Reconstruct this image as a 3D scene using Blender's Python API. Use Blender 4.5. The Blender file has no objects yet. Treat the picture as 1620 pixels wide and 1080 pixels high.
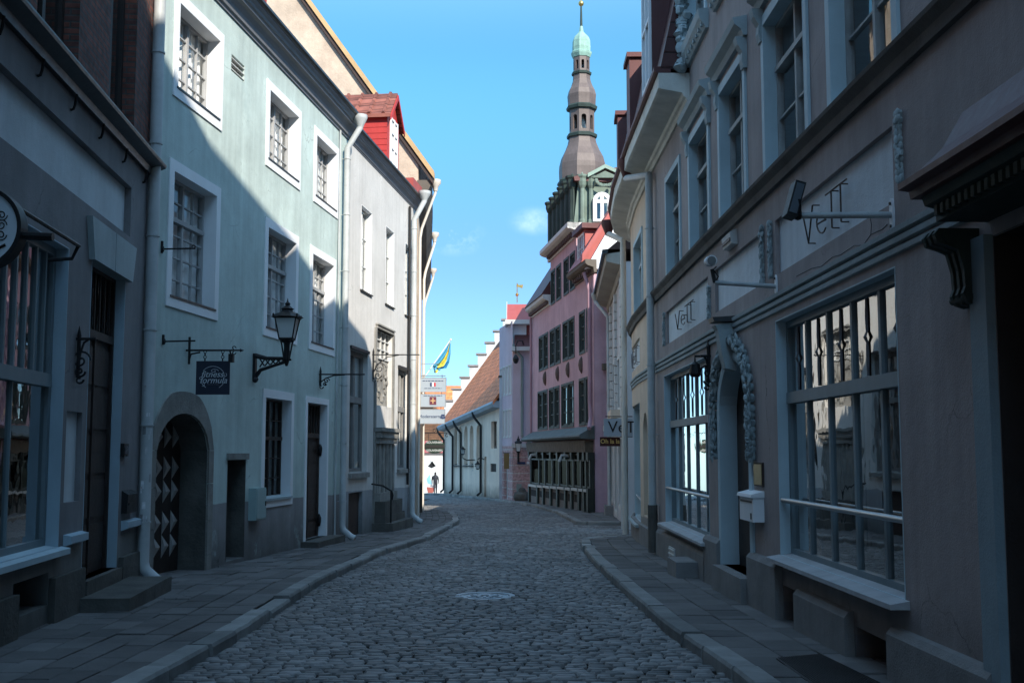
import bpy, bmesh, math, random
import numpy as np
from mathutils import Vector, Matrix
PI = math.pi
rnd = random.Random(11)
SC = bpy.context.scene
COL = SC.collection

# ------------------------------------------------------------------ camera, sky, sun, exposure
EYE = 1.6
F, CX, CY = 1800.0, 810.0, 540.0
PITCH = math.atan(173.0 / F)
cam_d = bpy.data.cameras.new("camera")
cam = bpy.data.objects.new("camera", cam_d); COL.objects.link(cam)
cam.location = (0, 0, EYE); cam.rotation_euler = (PI / 2 + PITCH, 0, 0)
cam_d.sensor_width = 36; cam_d.lens = 36 * F / 1620
cam_d.clip_start = 0.1; cam_d.clip_end = 3000
SC.camera = cam
SUN = Vector((0.5, -0.85, 0.65)).normalized()
wd = bpy.data.worlds.new("World"); SC.world = wd; wd.use_nodes = True
nt = wd.node_tree; nt.nodes.clear()
w_out = nt.nodes.new("ShaderNodeOutputWorld"); w_bg = nt.nodes.new("ShaderNodeBackground")
sky = nt.nodes.new("ShaderNodeTexSky"); sky.sky_type = 'NISHITA'; sky.sun_disc = False
sky.sun_elevation = math.asin(SUN.z); sky.sun_rotation = math.atan2(SUN.x, SUN.y)
sky.air_density = 0.8; sky.dust_density = 0.0; sky.ozone_density = 2.0
# thin cirrus wisps, mixed into the sky by direction
tc = nt.nodes.new("ShaderNodeTexCoord")
nz = nt.nodes.new("ShaderNodeTexNoise"); nz.inputs['Scale'].default_value = 26; nz.inputs['Detail'].default_value = 8; nz.inputs['Roughness'].default_value = .62
cr = nt.nodes.new("ShaderNodeMath"); cr.operation = 'MULTIPLY'; cr.use_clamp = True
nm = nt.nodes.new("ShaderNodeMapRange"); nm.inputs[1].default_value = .42; nm.inputs[2].default_value = .85
nt.links.new(nz.outputs[0], nm.inputs[0]); acc = None
for (cdx, cdy, cdz), rad_, st_ in (((-.050, .982, .185), .034, .7), ((.020, .980, .200), .028, .5), ((-.30, .93, .42), .05, .4)):
    sb_ = nt.nodes.new("ShaderNodeVectorMath"); sb_.operation = 'SUBTRACT'; sb_.inputs[1].default_value = (cdx, cdy, cdz)
    ml_ = nt.nodes.new("ShaderNodeVectorMath"); ml_.operation = 'MULTIPLY'; ml_.inputs[1].default_value = (1, 1, 1.9)
    ln_ = nt.nodes.new("ShaderNodeVectorMath"); ln_.operation = 'LENGTH'
    rm_ = nt.nodes.new("ShaderNodeMapRange"); rm_.interpolation_type = 'SMOOTHSTEP'; rm_.inputs[1].default_value = 0; rm_.inputs[2].default_value = rad_; rm_.inputs[3].default_value = st_; rm_.inputs[4].default_value = 0
    nt.links.new(tc.outputs['Generated'], sb_.inputs[0]); nt.links.new(sb_.outputs[0], ml_.inputs[0]); nt.links.new(ml_.outputs[0], ln_.inputs[0]); nt.links.new(ln_.outputs['Value'], rm_.inputs[0])
    if acc is None: acc = rm_.outputs[0]
    else:
        ad_ = nt.nodes.new("ShaderNodeMath"); ad_.operation = 'MAXIMUM'; nt.links.new(acc, ad_.inputs[0]); nt.links.new(rm_.outputs[0], ad_.inputs[1]); acc = ad_.outputs[0]
nt.links.new(acc, cr.inputs[0]); nt.links.new(nm.outputs[0], cr.inputs[1])
mx = nt.nodes.new("ShaderNodeMixRGB"); mx.inputs[2].default_value = (3.4, 3.8, 4.0, 1)
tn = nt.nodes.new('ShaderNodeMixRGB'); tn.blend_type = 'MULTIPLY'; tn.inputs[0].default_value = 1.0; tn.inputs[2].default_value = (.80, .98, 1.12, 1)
hs = nt.nodes.new("ShaderNodeHueSaturation"); hs.inputs['Saturation'].default_value = 1.0; hs.inputs['Hue'].default_value = 0.49
nt.links.new(tc.outputs['Generated'], nz.inputs[0]); nt.links.new(cr.outputs[0], mx.inputs[0])
nt.links.new(sky.outputs[0], hs.inputs['Color']); sx = nt.nodes.new('ShaderNodeSeparateXYZ'); nt.links.new(tc.outputs['Generated'], sx.inputs[0])
er = nt.nodes.new('ShaderNodeValToRGB'); er.color_ramp.interpolation = 'EASE'   # tints sky by height: low part dimmed, unseen zenith boosted to lift the shade
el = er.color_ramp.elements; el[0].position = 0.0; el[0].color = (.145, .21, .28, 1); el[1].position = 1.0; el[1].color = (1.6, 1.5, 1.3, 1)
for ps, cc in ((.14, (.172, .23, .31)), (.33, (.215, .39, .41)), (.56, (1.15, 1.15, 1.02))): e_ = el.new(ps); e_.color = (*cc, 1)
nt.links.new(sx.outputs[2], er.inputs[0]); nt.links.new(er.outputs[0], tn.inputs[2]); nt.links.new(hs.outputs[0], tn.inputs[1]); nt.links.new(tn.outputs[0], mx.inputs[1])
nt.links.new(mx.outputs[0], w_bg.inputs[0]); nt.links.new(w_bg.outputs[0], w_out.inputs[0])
w_bg.inputs[1].default_value = 0.15
sun_d = bpy.data.lights.new("sun", 'SUN'); sun_d.energy = 2.0; sun_d.angle = math.radians(0.53); sun_d.color = (1.0, 0.92, 0.80)
sun = bpy.data.objects.new("sun", sun_d); COL.objects.link(sun)
sun.rotation_euler = (-SUN).to_track_quat('-Z', 'Y').to_euler(); sun.location = (20, -40, 40)
SC.view_settings.view_transform = 'Standard'; SC.view_settings.look = 'None'
SC.view_settings.exposure = 1.95; SC.view_settings.gamma = 1.0

# ------------------------------------------------------------------ geometry helpers
def G(y):                                    # height of the pavements: the street falls away gently, faster past the church
    return -0.0167 * y if y < 80 else -0.0167 * 80 - 0.0385 * (y - 80)

def ray(px, py):
    a, b = (px - CX) / F, (CY - py) / F
    s, c = math.sin(PITCH), math.cos(PITCH)
    return Vector((a, c - b * s, s + b * c))

def on_ground(px, py, off=0.0):
    d = ray(px, py); lo, hi = 2.0, 400.0
    for _ in range(60):
        t = (lo + hi) / 2
        if EYE + d.z * t - G(d.y * t) - off > 0: lo = t
        else: hi = t
    return Vector((0, 0, EYE)) + d * lo

def at_depth(px, py, Y):                      # the point of the plane y = Y seen at that place
    d = ray(px, py); return Vector((0, 0, EYE)) + d * (Y / d.y)

class Wall:
    """a facade line on plan; side +1 faces +X (left of the street), -1 faces -X"""
    def __init__(self, pts, side):
        self.p = [Vector((p[0], p[1])) for p in pts]; self.side = side
        self.c = [0.0]
        for a, b in zip(self.p, self.p[1:]): self.c.append(self.c[-1] + (b - a).length)
        sn = []
        for a, b in zip(self.p, self.p[1:]):
            u = (b - a).normalized(); sn.append(Vector((u.y, -u.x)) * side)
        self.sn = sn
        self.n = [sn[0]] + [((a + b).normalized()) for a, b in zip(sn, sn[1:])] + [sn[-1]]
    def seg(self, s):
        for i in range(len(self.p) - 1):
            if s <= self.c[i + 1] or i == len(self.p) - 2: return i
    def pt(self, s, z, d=0.0):
        i = self.seg(s); L = self.c[i + 1] - self.c[i]; t = (s - self.c[i]) / L
        p = self.p[i] + (self.p[i + 1] - self.p[i]) * t
        tt = min(max(t, 0), 1); n = (self.n[i] * (1 - tt) + self.n[i + 1] * tt).normalized()
        return Vector((p.x + n.x * d, p.y + n.y * d, z))
    def nrm(self, s):
        i = self.seg(s); n = self.sn[i]; return Vector((n.x, n.y, 0))
    def tan(self, s):
        i = self.seg(s); u = (self.p[i + 1] - self.p[i]).normalized(); return Vector((u.x, u.y, 0))
    def px(self, px, py, d=0.0):
        r = ray(px, py); best = None
        for i in range(len(self.p) - 1):
            a = self.p[i] + self.sn[i] * d; n = self.sn[i]; u = (self.p[i + 1] - self.p[i]); L = u.length; u = u / L
            den = r.x * n.x + r.y * n.y
            if abs(den) < 1e-9: continue
            t = (a.x * n.x + a.y * n.y) / den
            if t <= 0: continue
            q = Vector((r.x * t, r.y * t)); s = (q - a).dot(u)
            bad = max(0, -s, s - L)
            if i == 0 and s < 0: bad *= .5
            if best is None or bad < best[0]: best = (bad, self.c[i] + s, EYE + r.z * t)
        return best[1], best[2]
    def rect(self, pl, t, b, pr, d=0.0):      # a rectangle on the wall from one edge (pl, t..b) to the other edge pr
        m = (t + b) / 2
        s0 = self.px(pl, m, d)[0]; s1 = self.px(pr, m, d)[0]
        z1 = self.px(pl, t, d)[1]; z0 = self.px(pl, b, d)[1]
        return (min(s0, s1), max(s0, s1), z0, z1)
    def cuts(self, s0, s1):
        return [s0] + [c for c in self.c if s0 + 1e-4 < c < s1 - 1e-4] + [s1]

def base_of(o):
    return o

class MB:
    def __init__(self): self.v = []; self.f = []
    def add(self, vs, fs):
        k = len(self.v); self.v += [tuple(p) for p in vs]; self.f += [tuple(i + k for i in f) for f in fs]; return self
    def quad(self, a, b, c, d): return self.add([a, b, c, d], [(0, 1, 2, 3)])
    def poly(self, ps): return self.add(ps, [tuple(range(len(ps)))])
    def hexa(self, p):                        # 0-3 bottom loop, 4-7 top loop
        return self.add(p, [(3, 2, 1, 0), (4, 5, 6, 7), (0, 1, 5, 4), (1, 2, 6, 5), (2, 3, 7, 6), (3, 0, 4, 7)])
    def box(self, x0, x1, y0, y1, z0, z1):
        return self.hexa([(x0, y0, z0), (x1, y0, z0), (x1, y1, z0), (x0, y1, z0), (x0, y0, z1), (x1, y0, z1), (x1, y1, z1), (x0, y1, z1)])
    def obox(self, o, r, u, n, a0, a1, b0, b1, c0, c1):
        P = lambda a, b, c: Vector(o) + r * a + u * b + n * c
        return self.hexa([P(a0, b0, c0), P(a1, b0, c0), P(a1, b0, c1), P(a0, b0, c1), P(a0, b1, c0), P(a1, b1, c0), P(a1, b1, c1), P(a0, b1, c1)])
    def sbox(self, W, s0, s1, z0, z1, d0, d1):
        cs = W.cuts(s0, s1); loops = []
        for s in cs: loops.append([W.pt(s, z0, d0), W.pt(s, z0, d1), W.pt(s, z1, d1), W.pt(s, z1, d0)])
        return self.loft(loops)
    def sprof(self, W, s0, s1, prof, ext0=0, ext1=0):  # profile (d, z) run along a wall, closed
        cs = W.cuts(s0, s1); return self.loft([[W.pt(s, z, d) for d, z in prof] for s in cs])
    def loft(self, loops, closed=True, caps=True):
        n = len(loops[0]); vs = [p for l in loops for p in l]; fs = []
        for i in range(len(loops) - 1):
            for j in range(n if closed else n - 1):
                k = (j + 1) % n; fs.append((i * n + j, i * n + k, (i + 1) * n + k, (i + 1) * n + j))
        if caps: fs += [tuple(range(n - 1, -1, -1)), tuple(range((len(loops) - 1) * n, len(loops) * n))]
        return self.add(vs, fs)
    def prism(self, poly, off):
        off = Vector(off); return self.loft([[Vector(p) for p in poly], [Vector(p) + off for p in poly]])
    def tube(self, pts, r, n=8, caps=True):
        pts = [Vector(p) for p in pts]; rs = r if isinstance(r, (list, tuple)) else [r] * len(pts); loops = []
        up = None
        for i, p in enumerate(pts):
            t = (pts[min(i + 1, len(pts) - 1)] - pts[max(i - 1, 0)]).normalized()
            if up is None: up = Vector((0, 0, 1)) if abs(t.z) < 0.9 else Vector((0, 1, 0))
            a = t.cross(up).normalized(); b = a.cross(t).normalized(); up = b
            loops.append([p + (a * math.cos(2 * PI * k / n) + b * math.sin(2 * PI * k / n)) * rs[i] for k in range(n)])
        return self.loft(loops, True, caps)
    def lathe(self, c, prof, n=12, rot=0.0, sx=1, sy=1):  # prof (r, z)
        loops = [[(c[0] + r * sx * math.cos(rot + 2 * PI * k / n), c[1] + r * sy * math.sin(rot + 2 * PI * k / n), c[2] + z) for k in range(n)] for r, z in prof]
        return self.loft(loops)
    def blob(self, c, rx, ry, rz, seed=0, nu=8, nv=5, amp=.18):
        q = random.Random(seed); loops = []; c = Vector(c)
        for j in range(nv + 1):
            th = PI * j / nv; row = []
            for i in range(nu):
                ph = 2 * PI * i / nu; k = 1 + amp * (q.random() - .5) * 2
                row.append(c + Vector((rx * k * math.sin(th) * math.cos(ph), ry * k * math.sin(th) * math.sin(ph), rz * k * math.cos(th))) if 0 < j < nv else c + Vector((0, 0, rz * math.cos(th))))
            loops.append(row)
        return self.loft(loops, True, False)
    def leaf(self, c, d, n, L, w, t):          # a pointed carved leaf lying on a wall: c centre, d along it, n out of the wall
        c, d, n = Vector(c), Vector(d).normalized(), Vector(n).normalized(); b = d.cross(n); prof = [(-.5, .05), (-.3, .75), (-.05, 1), (.22, .72), (.42, .3), (.5, .03)]
        return self.loft([[c + d * L * k + b * w * r * x + n * (t * r * y + t * .35 * r * (1 - abs(x))) for x, y in ((-1, 0), (-.45, .55), (0, .35), (.45, .55), (1, 0), (0, -.6))] for k, r in prof])
    def build(self, name, mat, parent=None, smooth=False, flip=True):
        me = bpy.data.meshes.new(name); me.from_pydata(self.v, [], self.f)
        bm = bmesh.new(); bm.from_mesh(me)
        if flip: bmesh.ops.recalc_face_normals(bm, faces=bm.faces)
        bm.to_mesh(me); bm.free()
        if smooth:
            me.polygons.foreach_set("use_smooth", [True] * len(me.polygons))
            try: me.set_sharp_from_angle(angle=math.radians(38))
            except Exception: pass
        me.materials.append(mat)
        o = bpy.data.objects.new(name, me); COL.objects.link(o)
        if parent is not None: attach(o, parent)
        return o

def attach(o, parent):
    o.parent = parent
    if parent.type == 'EMPTY': o.matrix_parent_inverse = Matrix.Translation(parent.location).inverted()
    return o

def thing(name, label, cat, loc, group=None):
    o = bpy.data.objects.new(name, None); COL.objects.link(o); o.location = loc; o.empty_display_size = .2
    return tag(o, label, cat, group)
def tag(o, label, cat, group=None):
    o['label'] = label; o['category'] = cat
    if group: o['group'] = group
    return o
def struct(o, kind='structure'):
    o['kind'] = kind; return o

def text(parent, s, size, o, r, u, mat, ext=.004, align='CENTER', name='lettering', shear=0, bevel=0, wx=1.0):
    c = bpy.data.curves.new(name, 'FONT'); c.body = s; c.size = size; c.align_x = align; c.align_y = 'CENTER'; c.extrude = ext; c.shear = shear; c.offset = bevel
    c.resolution_u = 4
    n = r.cross(u).normalized()
    ob = bpy.data.objects.new(name, c); COL.objects.link(ob); c.materials.append(mat)
    M = Matrix(((r.x * wx, u.x, n.x, o[0]), (r.y * wx, u.y, n.y, o[1]), (r.z * wx, u.z, n.z, o[2]), (0, 0, 0, 1)))
    dg = bpy.context.evaluated_depsgraph_get(); me = bpy.data.meshes.new_from_object(ob.evaluated_get(dg))
    bpy.data.objects.remove(ob); me.transform(M)
    m = bpy.data.objects.new(name, me); COL.objects.link(m); me.materials.clear(); me.materials.append(mat)
    if parent is not None: attach(m, parent)
    return m
EZ = Vector((0, 0, 1)); EX = Vector((1, 0, 0)); EY = Vector((0, 1, 0))

# ------------------------------------------------------------------ materials
MATS = {}
def mk(name, col, rough=.85, var=.18, vscale=.9, bump=.25, bscale=60, metal=0.0, streak=.12, plinth=None, spec=.3, dirt=.65, island=0.0, patch=None, crack=0):
    if name in MATS: return MATS[name]
    m = bpy.data.materials.new(name); m.use_nodes = True; t = m.node_tree; N, L = t.nodes, t.links
    b = N['Principled BSDF']; b.inputs['Roughness'].default_value = rough; b.inputs['Metallic'].default_value = metal
    b.inputs['Specular IOR Level'].default_value = spec
    tc = N.new('ShaderNodeTexCoord')
    def noise(scale, det=5, sc=(1, 1, 1), rg=.6):
        mp = N.new('ShaderNodeMapping'); mp.inputs['Scale'].default_value = sc; L.new(tc.outputs['Object'], mp.inputs[0])
        n = N.new('ShaderNodeTexNoise'); n.inputs['Scale'].default_value = scale; n.inputs['Detail'].default_value = det; n.inputs['Roughness'].default_value = rg
        L.new(mp.outputs[0], n.inputs[0]); return n.outputs[0]
    def math_(op, a, b_, c_=None, cl=False):
        n = N.new('ShaderNodeMath'); n.operation = op; n.use_clamp = cl
        for i, x in enumerate((a, b_) if c_ is None else (a, b_, c_)):
            if isinstance(x, (int, float)): n.inputs[i].default_value = x
            else: L.new(x, n.inputs[i])
        return n.outputs[0]
    def mix(f, a, b_, mode='MIX'):
        n = N.new('ShaderNodeMixRGB'); n.blend_type = mode
        for i, x in enumerate((f, a, b_)):
            if isinstance(x, (int, float)): n.inputs[i].default_value = x
            elif isinstance(x, tuple): n.inputs[i].default_value = (*x, 1)
            else: L.new(x, n.inputs[i])
        return n.outputs[0]
    c = tuple(col)
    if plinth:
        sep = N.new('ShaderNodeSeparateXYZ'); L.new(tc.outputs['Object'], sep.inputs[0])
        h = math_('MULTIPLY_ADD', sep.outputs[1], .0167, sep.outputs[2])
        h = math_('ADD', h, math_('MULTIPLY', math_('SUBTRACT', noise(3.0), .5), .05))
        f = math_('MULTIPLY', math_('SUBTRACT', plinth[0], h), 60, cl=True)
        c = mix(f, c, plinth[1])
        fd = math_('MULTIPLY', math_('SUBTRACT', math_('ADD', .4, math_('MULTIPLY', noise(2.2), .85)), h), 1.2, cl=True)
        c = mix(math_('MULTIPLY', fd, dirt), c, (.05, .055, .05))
    v = noise(vscale, 6); lo, hi = 1 - var, 1 + var * .6
    mr = N.new('ShaderNodeMapRange'); mr.inputs[1].default_value = .3; mr.inputs[2].default_value = .72; mr.inputs[3].default_value = lo; mr.inputs[4].default_value = hi
    L.new(v, mr.inputs[0]); k = mr.outputs[0]
    v2 = noise(vscale * 11, 4); k = math_('MULTIPLY', k, math_('MULTIPLY_ADD', v2, var * .7, 1 - var * .35))
    if streak:
        sv = noise(1.0, 5, (5, 5, .22)); k = math_('MULTIPLY', k, math_('MULTIPLY_ADD', sv, streak * 2, 1 - streak))
    if island:
        gi = N.new('ShaderNodeNewGeometry'); k = math_('MULTIPLY', k, math_('MULTIPLY_ADD', gi.outputs['Random Per Island'], island * 2, 1 - island))
    if patch:
        pn = noise(patch[1], 8, (1, 1, 1), .7); pf = math_('MULTIPLY', math_('SUBTRACT', pn, patch[2]), 9, cl=True)
        c = mix(pf, c, patch[0])
    if crack:
        wv = N.new('ShaderNodeTexNoise'); wv.inputs['Scale'].default_value = 2.2; wv.inputs['Detail'].default_value = 5; L.new(tc.outputs['Object'], wv.inputs[0])
        vm = N.new('ShaderNodeVectorMath'); vm.operation = 'MULTIPLY_ADD'; vm.inputs[1].default_value = (.55, .55, .55); L.new(wv.outputs['Color'], vm.inputs[0]); L.new(tc.outputs['Object'], vm.inputs[2])
        vo = N.new('ShaderNodeTexVoronoi'); vo.feature = 'DISTANCE_TO_EDGE'; vo.inputs['Scale'].default_value = .75; L.new(vm.outputs[0], vo.inputs['Vector'])
        cf = math_('SUBTRACT', 1.0, math_('MULTIPLY', vo.outputs['Distance'], 130, cl=True), cl=True); mk_ = math_('MULTIPLY', math_('SUBTRACT', noise(.9, 3), .53), 8, cl=True)
        k = math_('MULTIPLY', k, math_('SUBTRACT', 1.0, math_('MULTIPLY', math_('MULTIPLY', cf, mk_), crack)))
    hsv = N.new('ShaderNodeHueSaturation')
    if isinstance(c, tuple): hsv.inputs['Color'].default_value = (*c, 1)
    else: L.new(c, hsv.inputs['Color'])
    L.new(k, hsv.inputs['Value']); L.new(hsv.outputs[0], b.inputs['Base Color'])
    if bump:
        bp = N.new('ShaderNodeBump'); bp.inputs['Strength'].default_value = bump; bp.inputs['Distance'].default_value = .02
        hn = math_('ADD', noise(bscale, 6), math_('MULTIPLY', noise(bscale / 14, 4), 2.2)); L.new(hn, bp.inputs['Height']); L.new(bp.outputs[0], b.inputs['Normal'])
    rr = math_('MULTIPLY_ADD', v2, .25, rough - .12); L.new(rr, b.inputs['Roughness'])
    MATS[name] = m; return m

def brick_mat(name, c1, c2, mortar, sc=1.0, w=.25, h=.075, rough=.85, axis='xy', mort=.012, bump=.5, off=.5):
    m = bpy.data.materials.new(name); m.use_nodes = True; t = m.node_tree; N, L = t.nodes, t.links
    b = N['Principled BSDF']; b.inputs['Roughness'].default_value = rough; b.inputs['Specular IOR Level'].default_value = .25
    tc = N.new('ShaderNodeTexCoord'); sp = N.new('ShaderNodeSeparateXYZ'); cb = N.new('ShaderNodeCombineXYZ'); L.new(tc.outputs['Object'], sp.inputs[0])
    ad = N.new('ShaderNodeMath'); L.new(sp.outputs[0], ad.inputs[0]); L.new(sp.outputs[1], ad.inputs[1]); L.new(ad.outputs[0], cb.inputs[0]); L.new(sp.outputs[2], cb.inputs[1])
    br = N.new('ShaderNodeTexBrick'); L.new(cb.outputs[0], br.inputs['Vector']); br.inputs['Scale'].default_value = sc; br.offset = off
    br.inputs['Brick Width'].default_value = w; br.inputs['Row Height'].default_value = h; br.inputs['Mortar Size'].default_value = mort
    br.inputs['Color1'].default_value = (*c1, 1); br.inputs['Color2'].default_value = (*c2, 1); br.inputs['Mortar'].default_value = (*mortar, 1); br.inputs['Mortar Smooth'].default_value = .2
    nz = N.new('ShaderNodeTexNoise'); nz.inputs['Scale'].default_value = 9; nz.inputs['Detail'].default_value = 6; L.new(tc.outputs['Object'], nz.inputs[0])
    mr = N.new('ShaderNodeMapRange'); mr.inputs[1].default_value = .3; mr.inputs[2].default_value = .7; mr.inputs[3].default_value = .6; mr.inputs[4].default_value = 1.25; L.new(nz.outputs[0], mr.inputs[0])
    hv = N.new('ShaderNodeHueSaturation'); L.new(br.outputs[0], hv.inputs['Color']); L.new(mr.outputs[0], hv.inputs['Value']); L.new(hv.outputs[0], b.inputs['Base Color'])
    bp = N.new('ShaderNodeBump'); bp.inputs['Strength'].default_value = bump; bp.inputs['Distance'].default_value = .02; bp.invert = True
    L.new(br.outputs['Fac'], bp.inputs['Height']); L.new(bp.outputs[0], b.inputs['Normal'])
    MATS[name] = m; return m

def glass_mat(name, tint=(.8, .85, .86), refl=1.0, wob=.05, rough=.02, base=.06):
    m = bpy.data.materials.new(name); m.use_nodes = True; t = m.node_tree; N, L = t.nodes, t.links; N.clear()
    o = N.new('ShaderNodeOutputMaterial'); mx = N.new('ShaderNodeMixShader'); g = N.new('ShaderNodeBsdfGlossy'); tr = N.new('ShaderNodeBsdfTransparent')
    g.inputs['Roughness'].default_value = rough; tr.inputs[0].default_value = (*tint, 1); g.inputs[0].default_value = (.95, .97, .97, 1)
    fr = N.new('ShaderNodeLayerWeight'); fr.inputs[0].default_value = .5      # the same reflectance from both faces of the pane
    pw = N.new('ShaderNodeMath'); pw.operation = 'POWER'; pw.inputs[1].default_value = 4.2; L.new(fr.outputs['Facing'], pw.inputs[0])
    ma = N.new('ShaderNodeMath'); ma.operation = 'MULTIPLY_ADD'; ma.use_clamp = True; ma.inputs[1].default_value = 1.05 * refl; ma.inputs[2].default_value = base + .05 * refl
    L.new(pw.outputs[0], ma.inputs[0]); L.new(ma.outputs[0], mx.inputs[0])
    tc = N.new('ShaderNodeTexCoord'); nz = N.new('ShaderNodeTexNoise'); nz.inputs['Scale'].default_value = 3.0; nz.inputs['Detail'].default_value = 2; L.new(tc.outputs['Object'], nz.inputs[0])
    bp = N.new('ShaderNodeBump'); bp.inputs['Strength'].default_value = wob; bp.inputs['Distance'].default_value = .1; L.new(nz.outputs[0], bp.inputs['Height']); L.new(bp.outputs[0], g.inputs['Normal'])
    L.new(tr.outputs[0], mx.inputs[1]); L.new(g.outputs[0], mx.inputs[2]); L.new(mx.outputs[0], o.inputs[0]); MATS[name] = m; return m

def roof_mat(name, col, var=.3, pitch=.22, rough=.7, course=.3):
    m = mk(name, col, rough, var, 3.0, 0, streak=0); t = m.node_tree; N, L = t.nodes, t.links; b = N['Principled BSDF']
    tc = N.new('ShaderNodeTexCoord'); br = N.new('ShaderNodeTexBrick'); br.inputs['Scale'].default_value = 1; br.inputs['Brick Width'].default_value = pitch; br.inputs['Row Height'].default_value = course
    br.inputs['Mortar Size'].default_value = .02; br.inputs['Mortar Smooth'].default_value = 1; sp = N.new('ShaderNodeSeparateXYZ'); cb = N.new('ShaderNodeCombineXYZ')
    L.new(tc.outputs['Object'], sp.inputs[0]); L.new(sp.outputs[1], cb.inputs[0]); L.new(sp.outputs[2], cb.inputs[1]); L.new(cb.outputs[0], br.inputs['Vector'])
    br.inputs['Color1'].default_value = (.75, .75, .75, 1); br.inputs['Color2'].default_value = (1.15, 1.15, 1.15, 1); br.inputs['Mortar'].default_value = (.35, .35, .35, 1)
    mm = N.new('ShaderNodeMixRGB'); mm.blend_type = 'MULTIPLY'; mm.inputs[0].default_value = 1
    src = b.inputs['Base Color'].links[0].from_socket; L.new(src, mm.inputs[1]); L.new(br.outputs[0], mm.inputs[2]); L.new(mm.outputs[0], b.inputs['Base Color'])
    bp = N.new('ShaderNodeBump'); bp.invert = True; bp.inputs['Strength'].default_value = .6; bp.inputs['Distance'].default_value = .04; L.new(br.outputs['Fac'], bp.inputs['Height']); L.new(bp.outputs[0], b.inputs['Normal'])
    return m

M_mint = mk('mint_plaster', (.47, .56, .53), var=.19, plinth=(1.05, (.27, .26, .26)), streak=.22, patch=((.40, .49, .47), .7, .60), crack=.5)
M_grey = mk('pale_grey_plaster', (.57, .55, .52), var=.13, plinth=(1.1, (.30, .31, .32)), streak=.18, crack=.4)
M_white = mk('white_paint', (.76, .77, .78), .6, .06, bump=.1, streak=.05)
M_offw = mk('grey_white_paint', (.55, .55, .53), .6, .12, bump=.12)
M_sash = mk('window_sash_paint', (.36, .36, .36), .55, .15, bump=.08)
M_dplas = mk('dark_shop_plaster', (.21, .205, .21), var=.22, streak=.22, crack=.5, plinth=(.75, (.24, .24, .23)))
M_dpan = mk('blue_grey_plaster', (.55, .60, .62), var=.15, streak=.15)
M_dtrim = mk('blue_grey_trim', (.36, .46, .52), .6, .12, bump=.12)
M_brick = brick_mat('red_brick', (.20, .07, .05), (.11, .05, .043), (.075, .07, .065))
M_iron = mk('black_iron', (.012, .012, .013), .5, .2, bump=.1, streak=0)
M_dark = mk('dark_wood', (.035, .025, .022), .6, .3, 3, bump=.2)
M_brown = mk('brown_wood', (.055, .035, .028), .6, .3, 3, bump=.2)
M_zinc = mk('painted_zinc', (.44, .46, .46), .5, .22, 1.5, bump=.05, spec=.4)
M_zincb = mk('cream_downpipe', (.62, .57, .50), .5, .15, bump=.06)
M_flash = mk('dark_flashing', (.03, .03, .032), .4, .2, bump=.1, spec=.5)
M_corn = mk('grey_cornice', (.20, .205, .22), .6, .15, bump=.12)
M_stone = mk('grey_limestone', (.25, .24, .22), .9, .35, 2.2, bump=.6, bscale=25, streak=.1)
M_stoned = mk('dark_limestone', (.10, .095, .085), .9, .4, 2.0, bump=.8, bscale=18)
M_slab = mk('pavement_slab', (.125, .118, .114), .8, .28, 1.5, bump=.5, bscale=55, streak=0, island=.28, patch=((.10, .10, .098), 1.2, .57), crack=.7)
M_sett = mk('granite_setts', (.168, .164, .16), .6, .3, .8, bump=.45, bscale=45, streak=0, island=.45, spec=.5, patch=((.145, .13, .118), .6, .56))
M_bed = mk('joint_sand', (.022, .021, .019), .95, .3, 6, bump=.4, streak=0)
M_kerb = mk('granite_kerb', (.24, .24, .23), .75, .3, 3, bump=.5, streak=0, island=.3)
M_ground = mk('earth', (.10, .10, .10), .95, .3, .3, bump=.3, streak=0)
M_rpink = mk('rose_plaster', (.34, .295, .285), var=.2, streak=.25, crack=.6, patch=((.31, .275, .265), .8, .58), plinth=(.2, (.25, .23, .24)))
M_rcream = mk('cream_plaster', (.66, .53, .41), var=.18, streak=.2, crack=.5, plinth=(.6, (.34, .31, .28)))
M_rpan = mk('pale_panel', (.66, .71, .74), var=.16, streak=.2)
M_rtrim = mk('pale_blue_trim', (.44, .55, .59), .65, .14, bump=.12)
M_rtrim2 = mk('weathered_trim', (.36, .42, .43), .75, .2, bump=.3)
M_shopf = mk('blue_grey_shop_frame', (.17, .22, .24), .5, .15, bump=.1)
M_redroof = mk('dark_red_tin', (.10, .028, .026), .55, .25, 1, bump=.1, streak=.15, spec=.4)
M_redtin = mk('red_tin', (.36, .075, .065), .5, .15, 1, bump=.08, spec=.4)
M_tile = roof_mat('red_clay_tile', (.24, .085, .06))
M_orange = roof_mat('orange_clay_tile', (.78, .24, .09), pitch=.3, course=.3)
M_otile = roof_mat('dark_tile_and_shade', (.10, .05, .04), pitch=.3, course=.3)  # plain dark tile; also the painted shadow on the hall's upper slope
M_redwood = mk('red_boards', (.42, .04, .035), .6, .12, 2, bump=.15)
M_beige = mk('beige_render', (.50, .40, .31), var=.28, vscale=1.6, bump=.5, bscale=20, patch=((.46, .42, .36), 1.3, .58))
M_ochre = mk('ochre_verge', (.48, .32, .16), .7, .2)
M_soff = mk('dark_soffit', (.13, .11, .09), .8, .2)
M_pink = mk('mauve_pink_plaster', (.52, .34, .39), var=.18, streak=.2, patch=((.47, .33, .37), .5, .58))
M_pinkl = mk('lit_pink_plaster', (.60, .42, .42), var=.1)  # lighter copy of the pink for the lit strip on the flank
M_lilac = mk('lilac_plaster', (.56, .46, .52), var=.1)
M_rust = brick_mat('rusticated_render', (.50, .33, .32), (.46, .30, .30), (.55, .50, .48), w=60, h=.42, mort=.03, bump=.5)
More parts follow.
